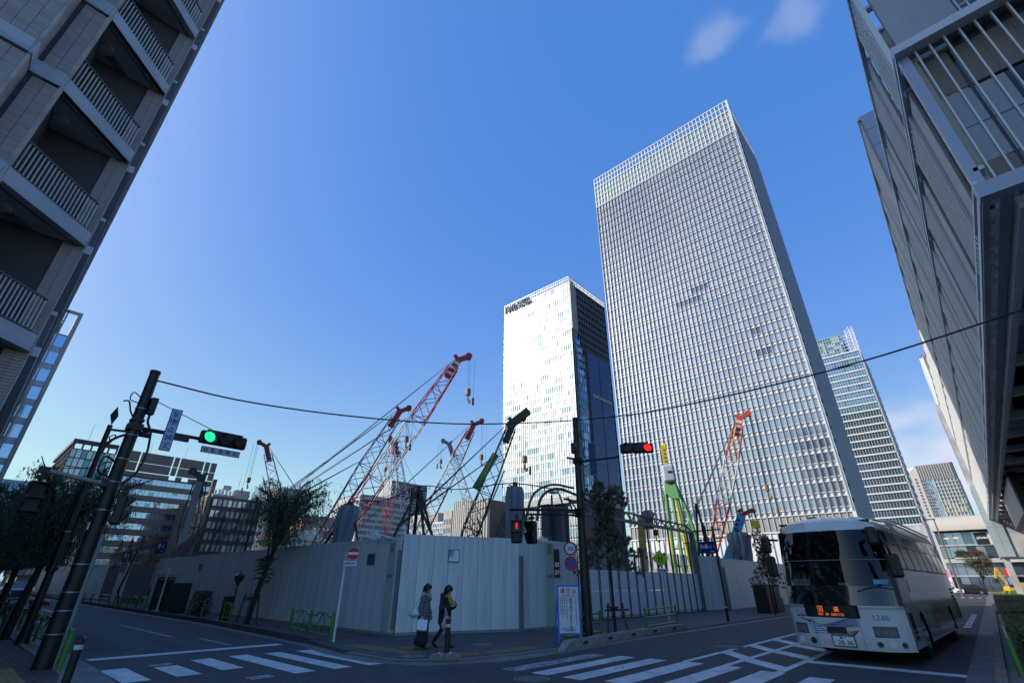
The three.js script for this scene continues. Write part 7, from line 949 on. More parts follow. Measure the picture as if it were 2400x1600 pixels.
  bodyMesh('shoe', [[[0.11, 0.09, 0.11], [0.11, 0.05, 0.12], 0.048, 0.044], [[0.11, 0.045, 0.13], [0.11, 0.03, 0.25], 0.042, 0.03]], M.black, t, 0.011, 0.02); bodyMesh('shoe', [[[-0.08, 0.13, -0.30], [-0.08, 0.09, -0.28], 0.046, 0.042], [[-0.08, 0.075, -0.28], [-0.08, 0.03, -0.17], 0.04, 0.03]], M.black, t, 0.011, 0.02);
  const ph = thing('mobile_phone', 'black mobile phone held by the woman with the mustard scarf', 'phone', [-11.85, 0.03, -10.22], 1.80); mesh('phone_body', new RoundedBoxGeometry(0.075, 0.15, 0.01, 2, 0.004), M.black, ph, [-0.005, 1.1, 0.335], [-0.7, 0, 0]); mesh('screen', UNIT, lensOff, ph, [-0.005, 1.104, 0.330], [-0.7, 0, 0], [0.068, 0.14, 0.004]);
  const bag = thing('tote_bag', 'pale pink tote bag with a yellow tag carried by the woman in the dark coat', 'bag', [-11.85, 0.03, -10.22], 1.80); bodyMesh('bag_body', [[[0.0, 0.66, 0.27], [-0.02, 0.52, 0.27], 0.10, 0.12, 1.5, 0.6], [[-0.14, 0.55, 0.27], [0.11, 0.52, 0.27], 0.07, 0.07, 1, 0.8]], mat([0.50, 0.36, 0.40], 0.8, { map: rep(T.streak, 0.4) }), bag, 0.012, 0.05).position.set(-0.20, 0.03, -0.06); for (const s of [0, 0.13]) mb().tube(bent([[-0.30 + s, 0.72, 0.20], [-0.27 + s * 0.6, 0.86, 0.20], [-0.24 + s * 0.2, 0.98, 0.16]], 5), 0.022, 6, 0.012).to('bag_handle', mat([0.50, 0.36, 0.40], 0.8), bag); mb().box(-0.13, 0.68, 0.30, 0.075, 0.10, 0.012, 0.2).to('yellow_tag', M.yellow, bag);
}

// ================= COACH
{
  reseed(701);
  const t = thing('coach', 'white coach numbered 1246 with an orange display and dark windscreen', 'coach', [-2.95, 0, -15.15], -0.045);
  const paint = mat([0.66, 0.66, 0.665], 0.22, { clearcoat: 1, clearcoatRoughness: 0.06 }), blk = mat([0.006, 0.006, 0.007], 0.06, { clearcoat: 1 }), grey = mat([0.34, 0.35, 0.37], 0.3, { metalness: 0.3, clearcoat: 0.6 }), trim = mat([0.42, 0.43, 0.45], 0.25, { metalness: 0.7 });
  const zf = (x, y) => -0.50 * Math.pow(Math.min(1, Math.abs(x) / 1.25), 4.2) - (y < 1.2 ? 0.02 * (1.2 - y) + (y < 0.55 ? (0.55 - y) ** 2 * 0.6 : 0) : 0.20 * (y - 1.2) + 0.03 * (y - 1.2) ** 2) - (y > 2.95 ? 1.9 * (y - 2.95) ** 1.6 : 0);
  const xs = (y) => y < 2.0 ? 1.25 : y < 2.95 ? 1.25 - 0.085 * ((y - 2) / 0.95) ** 1.4 : 1.165;
  const F = (x, y, off = 0) => { const w = xs(y), q = clamp(x / 1.25, -1, 1); return [q * w, y, zf(x, y) + off]; };
  const frontPatch = (x0, x1, y0, y1, off, nx = 18, ny = 8, m = mb()) => { for (let i = 0; i < nx; i++) for (let j = 0; j < ny; j++) { const a = x0 + (x1 - x0) * i / nx, b = x0 + (x1 - x0) * (i + 1) / nx, c = y0 + (y1 - y0) * j / ny, d = y0 + (y1 - y0) * (j + 1) / ny, U = (x) => (x - x0) / (x1 - x0), W = (y) => (y - y0) / (y1 - y0); m.quad(F(a, c, off), F(b, c, off), F(b, d, off), F(a, d, off), [U(a), W(c), U(b), W(c), U(b), W(d), U(a), W(d)]); } return m; };
  const print = canvasOf(1024, 384, null, (x, w, h) => {          // x -1.25..1.25, y 0.28..1.2
    x.fillStyle = '#e8e8ea'; x.fillRect(0, 0, w, h); const X = (v) => (v + 1.25) / 2.5 * w, Y = (v) => h - (v - 0.28) / 0.92 * h;
    x.strokeStyle = '#24409c'; x.lineWidth = 5; for (let i = 0; i < 9; i++) { x.beginPath(); x.moveTo(X(-0.55 + i * 0.07), Y(0.74 + i * 0.018)); x.quadraticCurveTo(X(0.0), Y(0.72 + i * 0.02), X(0.33 - i * 0.0), Y(0.76 + i * 0.024)); x.stroke(); }
    for (let i = 0; i < 7; i++) { x.beginPath(); x.moveTo(X(-0.78 + i * 0.02), Y(0.86 - i * 0.045)); x.lineTo(X(-0.60 + i * 0.045), Y(0.86 - i * 0.045)); x.stroke(); }
    x.strokeStyle = '#8a2418'; for (let i = 0; i < 6; i++) { x.beginPath(); x.moveTo(X(-0.46 + i * 0.05), Y(0.66 - i * 0.026)); x.quadraticCurveTo(X(0.0), Y(0.60 - i * 0.03), X(0.32 - i * 0.02), Y(0.68 - i * 0.018)); x.stroke(); } for (let i = 0; i < 3; i++) { x.beginPath(); x.moveTo(X(-0.92), Y(0.90 - i * 0.008)); x.lineTo(X(-0.68 + i * 0.04), Y(0.84 - i * 0.02)); x.stroke(); }
    x.fillStyle = '#26324e'; x.font = '46px serif'; x.textAlign = 'center'; x.fillText("K'SEI", X(-0.90), Y(0.985), 130); x.fillStyle = '#1c3a8e'; x.beginPath(); x.ellipse(X(-0.90), Y(0.945), 52, 11, 0, 0, 7); x.fill(); x.fillStyle = '#dde'; x.font = 'bold 15px sans-serif'; x.fillText('GROUP', X(-0.90), Y(0.932));
    x.fillStyle = '#22376e'; x.font = '64px sans-serif'; x.fillText('1246', X(0.80), Y(0.90), 150);
  });
  frontPatch(-1.25, 1.25, 0.28, 1.2, 0, 34, 10).to('front_panel', mat([0.72, 0.72, 0.72], 0.22, { map: print, clearcoat: 1, clearcoatRoughness: 0.06 }), t);
  frontPatch(-1.25, 1.25, 1.12, 1.22, 0.004, 30, 2).to('grey_band', grey, t);
  frontPatch(-1.20, 1.20, 1.2, 1.62, 0.006, 30, 4).to('black_apron', blk, t);
  frontPatch(-1.22, 1.22, 1.6, 2.94, 0.004, 34, 12).to('windscreen', mat([0.40, 0.44, 0.46], 0.015, { transmission: 1, thickness: 0, ior: 1.5 }), t);
  for (const s of [-1, 1]) frontPatch(s * 1.25, s * 1.18, 1.2, 2.97, 0.010, 3, 12, mb()).to('screen_pillar', s > 0 ? blk : trim, t);
  frontPatch(-1.25, 1.25, 2.92, 3.0, 0.012, 30, 2).to('screen_top', paint, t); frontPatch(-0.76, 0.42, 0.93, 1.205, 0.012, 12, 3).to('display_case', blk, t);
  frontPatch(-1.2, 1.2, 2.2, 2.215, 0.008, 30, 1).to('screen_seam', M.grey, t);
  const dt = canvasOf(512, 112, '#000', (x) => { row(x, '回送', 120, 8, 54, 170, '#ff7a30', 0.13); x.fillStyle = '#ff7a30'; x.font = 'bold 32px monospace'; x.textAlign = 'center'; x.fillText('OUT OF SERVICE', 250, 100, 300); x.globalCompositeOperation = 'multiply'; x.fillStyle = '#000'; for (let i = 0; i < 512; i += 5) x.fillRect(i, 0, 1.2, 112); for (let i = 0; i < 112; i += 5) x.fillRect(0, i, 512, 1.2); });
  frontPatch(-0.70, 0.36, 0.945, 1.185, 0.016, 10, 2).to('lit_display', mat([0.01, 0.01, 0.01], 0.4, { emissive: C(1, 1, 1), emissiveMap: dt, emissiveIntensity: 1.5 }), t);
  frontPatch(-0.36, 0.06, 0.60, 0.735, 0.012, 6, 2).to('grille_plate', M.black, t);
  const plate = canvasOf(256, 128, '#dfe3e4', (x) => { x.strokeStyle = '#2f6e58'; x.lineWidth = 9; x.strokeRect(5, 5, 246, 118); x.fillStyle = '#1a3a32'; x.font = '28px sans-serif'; x.textAlign = 'center'; x.fillText('足立200', 128, 40, 110); x.fillRect(90, 16, 26, 24); x.font = 'bold 74px sans-serif'; x.fillText('28-36', 142, 108, 180); x.font = '26px sans-serif'; x.fillText('あ', 26, 86); x.fillRect(18, 70, 14, 14); });
  frontPatch(-0.29, 0.18, 0.335, 0.56, 0.03, 2, 2).to('number_plate', faceMat(plate, 0.4), t); frontPatch(-0.3, 0.19, 0.325, 0.57, 0.022, 2, 2).to('plate_frame', M.dark, t);
  for (const x of [-0.62, 0.36]) frontPatch(x - 0.004, x + 0.004, 0.3, 1.12, 0.003, 1, 6).to('panel_seam', M.dark, t); frontPatch(-0.62, 0.36, 0.775, 0.783, 0.003, 8, 1).to('panel_seam', M.dark, t);
  for (const [a, b] of [[-1.14, -0.80], [0.60, 1.04]]) { const l = new THREE.Group(); l.name = 'headlight'; t.add(l); frontPatch(a, b, 0.56, 0.78, 0.006, 8, 3).to('housing', M.dark, l); frontPatch(a + 0.015, b - 0.015, 0.575, 0.765, 0.022, 8, 3).to('lens', mat([0.75, 0.78, 0.8], 0.03, { transmission: 0.85, thickness: 0, ior: 1.5 }), l); for (let i = 0; i < 3; i++) { const p = F(a + (b - a) * (0.22 + i * 0.28), 0.67, 0.012); mb().disc(p, [0, 0, 1], 0.058, 18, 0.012).to('reflector', mat([0.72, 0.74, 0.78], 0.08, { metalness: 1 }), l); } }
  for (const [x, m] of [[-1.02, 0], [-0.72, 1], [0.66, 1], [0.88, 0], [1.08, 1]]) { const p = F(x, 0.42, 0.012), n = [x * 0.2, 0, 1]; mb().disc(p, n, 0.075, 22, 0.02).to('lamp_ring', m ? trim : paint, t); mb().disc([p[0], p[1], p[2] + 0.012], n, 0.055, 20, 0.02).to(m ? 'fog_lamp' : 'blank_cap', m ? lensOff : paint, t); }
  // side panels with wheel arches, printed swooshes and doors
  const arch = [[-2.62, 0.53], [-8.72, 0.53]], sideTex = canvasOf(1536, 256, null, (x, w, h) => {
    x.fillStyle = '#e4e4e6'; x.fillRect(0, 0, w, h); const X = (z) => -z / 12 * w, Y = (y) => h - (y - 0.3) / 1.7 * h;
    x.fillStyle = '#5a5e66'; x.font = 'italic 34px serif'; x.fillText('KantoBus', X(-3.9), Y(1.58), 210); x.fillStyle = '#777'; x.font = '20px sans-serif'; x.fillText('01', X(-2.2), Y(1.45));
    for (const [cx, cy, r, c] of [[-7.6, 1.55, 96, '#3c5aa8'], [-8.4, 1.5, 70, '#3c5aa8']]) { x.save(); x.beginPath(); x.arc(X(cx), Y(cy), r, 0, 7); x.clip(); x.strokeStyle = c; x.lineWidth = 7; for (let y = 0; y < h; y += 11) { x.beginPath(); x.moveTo(0, y); x.lineTo(w, y); x.stroke(); } x.restore(); }
    x.fillStyle = '#c8a860'; for (let i = 0; i < 7; i++) { x.beginPath(); x.ellipse(X(-5.3 - i * 0.28), Y(1.0 + 0.05 * Math.sin(i)), 34, 16, 0.3, 0, 7); x.fill(); } x.strokeStyle = '#8a3424'; x.lineWidth = 5; for (let i = 0; i < 9; i++) { x.beginPath(); x.moveTo(X(-3.6 - i * 0.2), Y(1.75 - i * 0.09)); x.quadraticCurveTo(X(-5 - i * 0.2), Y(1.2 - i * 0.05), X(-6.4 - i * 0.25), Y(0.9 - i * 0.05)); x.stroke(); }
    x.strokeStyle = '#3c6a9a'; for (let i = 0; i < 12; i++) { x.beginPath(); x.moveTo(X(-4.4), Y(1.15 - i * 0.06)); x.lineTo(X(-6.6 + i * 0.08), Y(1.15 - i * 0.06)); x.stroke(); }
    x.strokeStyle = '#888b90'; x.lineWidth = 2; for (const z of [-1.5, -3.5, -4.9, -6.3, -7.7, -9.9]) { x.beginPath(); x.moveTo(X(z), Y(1.18)); x.lineTo(X(z), Y(0.32)); x.stroke(); } x.beginPath(); x.moveTo(0, Y(1.2)); x.lineTo(w, Y(1.2)); x.stroke();
  });
  const sideM = mat([0.70, 0.70, 0.70], 0.16, { map: sideTex, clearcoat: 1, clearcoatRoughness: 0.05 });
  for (const s of [-1, 1]) {
    const sh = new THREE.Shape(); sh.moveTo(-0.5, 0.32); let zz = -0.5; for (const [z, r] of arch) { sh.lineTo(z + r, 0.32); sh.absarc(z, 0.5, Math.hypot(r, 0.0), -0.35, Math.PI + 0.35, false); sh.lineTo(z - r, 0.32); } sh.lineTo(-12, 0.34); sh.lineTo(-12, 2.0); sh.lineTo(-0.66, 2.0); sh.closePath();
    const g = new THREE.ShapeGeometry(sh, 14), P = g.attributes.position, U = g.attributes.uv; for (let i = 0; i < P.count; i++) { const z = P.getX(i), y = P.getY(i); U.setXY(i, -z / 12, (y - 0.3) / 1.7); P.setXYZ(i, s * 1.25, y, z); } g.computeVertexNormals(); mesh('side_panel', g, mat([0.70, 0.70, 0.70], 0.16, { map: sideTex, clearcoat: 1, clearcoatRoughness: 0.05, side: THREE.DoubleSide }), t);
    const S = (z, y, o = 0) => [s * (xs(y) + o), y, z], q = (z0, z1, y0, y1, o, m = mb(), n = 4) => { for (let j = 0; j < n; j++) { const a = y0 + (y1 - y0) * j / n, b = y0 + (y1 - y0) * (j + 1) / n; s > 0 ? m.quad(S(z0, a, o), S(z1, a, o), S(z1, b, o), S(z0, b, o)) : m.quad(S(z1, a, o), S(z0, a, o), S(z0, b, o), S(z1, b, o)); } return m; };
    q(-0.70, -12, 1.99, 2.96, -0.012).to('window_band', mat([0.02, 0.02, 0.022], 0.35, { side: THREE.DoubleSide }), t);
    for (let i = 0; i < 8; i++) { const z0 = -1.75 - i * 1.28; q(z0, z0 - 1.2, 2.04, 2.62, 0.0).to('side_window', blk, t); q(z0, z0 - 1.2, 2.64, 2.95, 0.004).to('upper_window', i % 2 ? grey : mat([0.20, 0.22, 0.24], 0.1, { clearcoat: 1 }), t); q(z0 - 1.2, z0 - 1.28, 2.02, 2.96, 0.006).to('window_post', M.black, t); }
    q(-0.72, -1.7, 1.3, 2.9, 0.006).to('driver_window', blk, t); q(-1.7, -1.76, 1.1, 2.95, 0.01).to('trim_strip', trim, t); q(-2.05, -2.4, 1.48, 1.78, 0.01).to('side_lamp', blk, t);
    q(-0.55, -12, 1.185, 1.21, 0.012, mb(), 1).to('rub_rail', trim, t); q(-0.8, -1.25, 0.5, 1.05, 0.008).to('side_vent', blk, t); q(-0.62, -0.78, 0.40, 0.48, 0.02, mb(), 1).to('marker_lamp', mat([0.7, 0.2, 0.03], 0.3), t);
    const vn = mb(); for (let j = 0; j < 9; j++) vn.box(s * 1.255, 0.62 + j * 0.11, -11.2, 0.02, 0.075, 0.7); vn.to('rear_vent', M.black, t);
    for (const [z] of arch) { const w = new THREE.Group(); w.name = 'wheel'; t.add(w); mb().tube([[s * 0.92, 0.5, z], [s * 1.20, 0.5, z]], 0.5, 30).to('tyre', M.rubber, w); mb().disc([s * 1.205, 0.5, z], [s, 0, 0], 0.31, 28, 0.03).to('rim', trim, w); const nt = mb(); for (let k = 0; k < 10; k++) { const a = k * 0.6283; nt.disc([s * 1.225, 0.5 + Math.cos(a) * 0.2, z + Math.sin(a) * 0.2], [s, 0, 0], 0.022, 6, 0.03); } nt.disc([s * 1.23, 0.5, z], [s, 0, 0], 0.1, 16, 0.06).to('hub', M.steel, w); }
    mb().tube([[s * 0.9, 0.5, -2.62], [s * 0.9, 0.501, -2.62]], 0.1, 6).to('axle_end', M.rubber, t);
    mb().box(s * 0.6, 0.55, -2.62, 0.05, 0.9, 1.2).box(s * 0.6, 0.55, -8.72, 0.05, 0.9, 1.2).to('arch_liner', M.blackMatt, t);
  }
  // roof with raised rear pod and lines
  { const m = mb(), prof = [[1.165, 2.95], [1.15, 3.08], [1.05, 3.2], [0.8, 3.29], [0.4, 3.335], [0, 3.35]], full = [...prof.map(([x, y]) => [-x, y]), ...prof.slice(0, -1).reverse()], zs = [-0.42, -0.6, -0.8, -1.1, -1.5, -3, -3.4, -4, -11.4, -11.9]; const lift = (z) => 0.12 * smooth(-2.2, -4.2, z) * (z < -2 ? 1 : 0); const R = (i, k) => { const [x, y] = full[k], z = zs[i], front = clamp((z + 1.5) / 1.08); const yy = 2.95 + (y - 2.95) * (i === 0 ? 0.0 : Math.sqrt(1 - front * front * 0.97)) + (y > 3.1 ? (z < -2.2 ? 0.16 * smooth(0, 1, (-2.2 - z) / 1.8) : 0) : 0); return [x * (1 - 0.02 * front), yy, Math.min(z, zf(x, 2.95) + 0.02 - 0 * i) === z ? z : zf(x, 2.95)]; };
    for (let i = 0; i < zs.length - 1; i++) for (let k = 0; k < full.length - 1; k++) m.quad(R(i, k), R(i, k + 1), R(i + 1, k + 1), R(i + 1, k)); for (let k = 0; k < full.length - 1; k++) m.quad([full[k][0], 2.95, -12], R(9, k), R(9, k + 1), [full[k + 1][0], 2.95, -12]); m.to('roof', mat([0.66, 0.66, 0.665], 0.22, { clearcoat: 1, clearcoatRoughness: 0.06, side: THREE.DoubleSide }), t); }
  for (const s of [-1, 1]) { mb().tube(bent([[s * 1.12, 3.17, -0.9], [s * 1.12, 3.22, -2.2], [s * 1.1, 3.36, -3.6], [s * 1.1, 3.38, -11.6]], 6), 0.03, 6).to('roof_line', trim, t); mb().box(s * 0.98, 3.14, -0.72, 0.2, 0.05, 0.1).to('roof_marker', M.dark, t); } mb().box(-0.5, 3.38, -1.9, 0.22, 0.1, 0.22).to('roof_hatch', M.grey, t);
  mb().span(-1.24, 1.24, 0.34, 2.95, -11.99, -12.02).to('rear_panel', paint, t); mb().span(-1.15, 1.15, 0.28, 0.36, -0.6, -11.9).to('underbody', M.blackMatt, t); mb().span(-1.2, 1.2, 0.9, 1.0, -0.7, -11.9).to('cabin_floor', M.dark, t); mb().span(-1.2, 1.2, 1.0, 2.9, -4.2, -4.25).to('cabin_partition', mat([0.03, 0.03, 0.035], 0.8), t);
  const ds = mb(); ds.hexa([[-1.12, 1.0, -0.62], [1.12, 1.0, -0.62], [1.12, 1.0, -1.2], [-1.12, 1.0, -1.2], [-1.12, 1.55, -0.62], [1.12, 1.55, -0.62], [1.12, 1.68, -1.2], [-1.12, 1.68, -1.2]]); ds.to('dashboard', M.blackMatt, t); mb().box(-0.86, 1.68, -0.72, 0.4, 0.2, 0.01).to('dash_card', mat([0.5, 0.6, 0.72], 0.7), t); mb().box(0.12, 1.66, -0.66, 0.24, 0.06, 0.01).to('dash_label', M.white, t); frontPatch(0.86, 1.12, 1.66, 1.76, 0.012, 4, 2).to('sticker', mat([0.12, 0.35, 0.6], 0.5), t);
  const seat = (x, z) => mb().box(x, 1.35, z, 0.46, 0.12, 0.45).box(x, 1.75, z - 0.25, 0.46, 0.85, 0.12).to('seat', mat([0.05, 0.055, 0.09], 0.85), t); for (let r = 0; r < 2; r++) for (const x of [-0.85, -0.4, 0.45, 0.9]) if (r || x > 0) seat(x, -2.3 - r * 0.95);
  const whl = new THREE.TorusGeometry(0.22, 0.018, 8, 28); mesh('steering_wheel', whl, M.black, t, [-0.62, 1.72, -1.22], [-0.9, 0, 0]); mb().tube([[-0.62, 1.5, -1.1], [-0.62, 1.72, -1.22]], 0.03, 8).to('steering_column', M.black, t);
  for (const x of [-0.45, 0.5]) { mb().tube(bent([[x, 1.50, 0.0 + zf(x, 1.5) + 0.03], [x + 0.35, 1.60, zf(x + 0.35, 1.6) + 0.03], [x + 0.68, 1.55, zf(x + 0.68, 1.55) + 0.03]], 5), 0.012, 5).to('wiper', M.black, t); }
  for (const s of [-1, 1]) { const m = new THREE.Group(); m.name = 'mirror'; t.add(m); mb().tube(bent(s < 0 ? [[-1.17, 2.75, -0.5], [-1.36, 2.72, -0.25], [-1.40, 2.4, -0.2], [-1.38, 2.15, -0.25]] : [[1.12, 2.85, -0.4], [1.28, 2.8, 0.05], [1.4, 2.45, 0.1], [1.42, 2.2, 0.0]], 6), 0.03, 7).to('mirror_arm', M.black, m); mesh('mirror_case', new RoundedBoxGeometry(0.24, 0.42, 0.16, 3, 0.07), M.black, m, s < 0 ? [-1.40, 2.62, -0.2] : [1.14, 2.72, -0.08]); mesh('mirror_case', new RoundedBoxGeometry(0.26, 0.52, 0.16, 3, 0.07), M.black, m, s < 0 ? [-1.39, 2.08, -0.25] : [1.42, 2.05, 0.02]); }
  const d = thing('person', 'coach driver in a dark suit and pale face mask seated behind the windscreen', 'person', [-2.95, 0, -15.15], -0.045), hd = headBones([-0.62, 2.14, -1.62], [0.1, 0, 0]);
  const rw = [-0.80, 1.78, -1.28], lw = [-0.44, 1.78, -1.28]; bodyMesh('body', [...hd.bones, [[-0.62, 2.04, -1.64], [-0.62, 1.94, -1.66], 0.055, 0.06], [[-0.62, 1.9, -1.66], [-0.62, 1.5, -1.66], 0.12, 0.14, 1.2, 0.9], [[-0.80, 1.9, -1.66], [-0.86, 1.66, -1.5], 0.05, 0.042], [[-0.86, 1.66, -1.5], rw, 0.042, 0.03], [[-0.44, 1.9, -1.66], [-0.38, 1.66, -1.5], 0.05, 0.042], [[-0.38, 1.66, -1.5], lw, 0.042, 0.03], [[-0.7, 1.45, -1.6], [-0.72, 1.45, -1.2], 0.08, 0.06], [[-0.72, 1.45, -1.2], [-0.72, 1.05, -1.15], 0.06, 0.04], [[-0.54, 1.45, -1.6], [-0.52, 1.45, -1.2], 0.08, 0.06], [[-0.52, 1.45, -1.2], [-0.52, 1.05, -1.15], 0.06, 0.04], ...hand(rw, [0.3, 0.3, 0.7], 1), ...hand(lw, [-0.3, 0.3, 0.7], 1)], skin, d, 0.013, 0.02); face(hd.P, d);
  bodyMesh('suit', [[[-0.62, 1.88, -1.67], [-0.62, 1.5, -1.67], 0.15, 0.16, 1.25, 0.85], [[-0.80, 1.9, -1.67], [-0.87, 1.66, -1.5], 0.07, 0.06], [[-0.87, 1.66, -1.5], [-0.82, 1.75, -1.34], 0.058, 0.05], [[-0.44, 1.9, -1.67], [-0.37, 1.66, -1.5], 0.07, 0.06], [[-0.37, 1.66, -1.5], [-0.42, 1.75, -1.34], 0.058, 0.05]], mat([0.02, 0.022, 0.03], 0.8), d, 0.016, 0.03); mb().tri([-0.69, 1.99, -1.525], [-0.62, 1.78, -1.50], [-0.55, 1.99, -1.525]).to('shirt', mat([0.6, 0.6, 0.62], 0.7, { side: THREE.DoubleSide }), d); mb().bar([-0.62, 1.97, -1.52], [-0.62, 1.8, -1.495], 0.035, 0.01).to('tie', M.black, d); bodyMesh('mask', [[hd.P(-0.03, -0.045, 0.085), hd.P(0.03, -0.045, 0.085), 0.034, 0.034], [hd.P(0, -0.03, 0.1), hd.P(0, -0.06, 0.09), 0.03, 0.028]], mat([0.5, 0.6, 0.64], 0.8), d, 0.009, 0.02); bodyMesh('hair', [[hd.P(0, 0.055, -0.02), hd.P(0, 0.05, 0.0), 0.093, 0.09, 0.9], [hd.P(0, 0.0, -0.05), hd.P(0, -0.05, -0.05), 0.08, 0.06]], hairM, d, 0.011, 0.02); mb().box(-0.62, 1.36, -1.7, 0.5, 0.14, 0.5).box(-0.62, 1.8, -1.9, 0.5, 1.0, 0.14).to('seat', M.dark, t);
}
// small cars far off: lofted from a side profile
function carBody(name, label, pos, ry, m, prof, wid, wheels) {
  const t = thing(name, label, 'car', pos, ry), s = new THREE.Shape(prof.map(([a, b]) => new THREE.Vector2(a, b))), g = new THREE.ExtrudeGeometry(s, { depth: wid - 0.2, bevelEnabled: true, bevelSize: 0.1, bevelThickness: 0.1, bevelSegments: 3 }); g.translate(0, 0, -(wid - 0.2) / 2); mesh('body', g, m, t);
  for (const x of wheels) for (const z of [-1, 1]) { mb().tube([[x, 0.32, z * (wid / 2 - 0.14)], [x, 0.32, z * (wid / 2 + 0.02)]], 0.32, 18).to('wheel', M.rubber, t); mb().disc([x, 0.32, z * (wid / 2 + 0.02)], [0, 0, z], 0.2, 14, 0.03).to('rim', M.steel, t); }
  const top = Math.max(...prof.map((q) => q[1])), xs2 = prof.filter((q) => q[1] > top - 0.2).map((q) => q[0]), a = Math.min(...xs2), b = Math.max(...xs2); for (const z of [-1, 1]) for (const [u, v] of [[a + 0.1, (a + b) / 2 - 0.05], [(a + b) / 2 + 0.05, b + 0.3]]) mb().box((u + v) / 2, top - 0.35, z * (wid / 2 + 0.005), v - u, 0.42, 0.02).to('window', G.dark, t); return t;
}
carBody('van', 'black people carrier parked broadside at the end of the right-hand street', [-3.3, 0, -144.5], 0, mat([0.015, 0.015, 0.018], 0.15, { clearcoat: 1 }), [[-2.35, 0.3], [2.4, 0.3], [2.45, 0.75], [1.7, 1.0], [0.9, 1.65], [-2.2, 1.75], [-2.4, 1.0]], 1.8, [-1.5, 1.5]);
carBody('car', 'white car half hidden beyond the coach at the street end', [-6.6, 0, -143.5], 0, mat([0.7, 0.7, 0.7], 0.2, { clearcoat: 1 }), [[-2.1, 0.3], [2.1, 0.3], [2.1, 0.75], [1.2, 0.9], [0.5, 1.4], [-1.3, 1.42], [-2.1, 0.9]], 1.7, [-1.35, 1.35]);
{ const t = carBody('car', 'dark saloon car far down the left-hand street between the willow trunks', [-72, 0, -5.9], 0, mat([0.03, 0.035, 0.045], 0.12, { clearcoat: 1 }), [[-2.2, 0.3], [2.2, 0.3], [2.2, 0.75], [1.3, 0.9], [0.6, 1.45], [-1.0, 1.48], [-1.7, 0.95], [-2.2, 0.9]], 1.8, [-1.4, 1.4]); for (const z of [-0.6, 0.6]) mb().box(2.32, 0.65, z, 0.04, 0.16, 0.3).to('headlight', M.white, t); mb().hexa([[1.3, 0.95, 0.75], [1.34, 0.95, 0.75], [1.34, 0.95, -0.75], [1.3, 0.95, -0.75], [0.7, 1.42, 0.65], [0.74, 1.42, 0.65], [0.74, 1.42, -0.65], [0.7, 1.42, -0.65]]).to('windscreen', G.blue, t); }
{ const t = thing('excavator', 'yellow excavator with a raised arm parked beyond the right-hand hedges', 'excavator', [3.2, 0, -136], 0.4); mb().box(0, 1.15, 0, 2.6, 0.8, 2.2).box(0.9, 1.8, 0.4, 0.9, 0.6, 1.0).to('body', M.yellow, t); const cab = mb(); cab.box(-0.6, 2.2, 0.7, 1.2, 1.7, 0.9); cab.to('cab', M.dark, t); mb().box(-0.6, 2.35, 1.16, 1.0, 1.2, 0.03).box(-1.22, 2.35, 0.7, 0.03, 1.2, 0.75).to('cab_window', G.sky, t); for (const z of [-0.85, 0.85]) mesh('track', new RoundedBoxGeometry(3.4, 0.75, 0.55, 2, 0.3), M.green, t, [0, 0.4, z]); mb().bar([-0.9, 1.6, -0.2], [-1.6, 4.6, -0.2], 0.3).bar([-1.6, 4.6, -0.2], [-2.2, 2.8, -0.2], 0.24).to('arm', M.yellow, t); mb().bar([-1.2, 1.9, -0.2], [-1.9, 3.3, -0.2], 0.14).to('ram', M.steel, t); mb().box(-2.3, 2.4, -0.2, 0.7, 0.7, 0.6).to('bucket', M.dark, t); }

// ================= PLANTS
const leafMat = (c, o = {}) => mat(c, 0.9, { side: THREE.DoubleSide, transmission: 0.35, thickness: 0, ...o });
const bark = mat([0.045, 0.036, 0.030], 0.9, { map: rep(T.fine, 0.5), bumpMap: rep(T.coarse, 0.25, true), bumpScale: 0.02 });
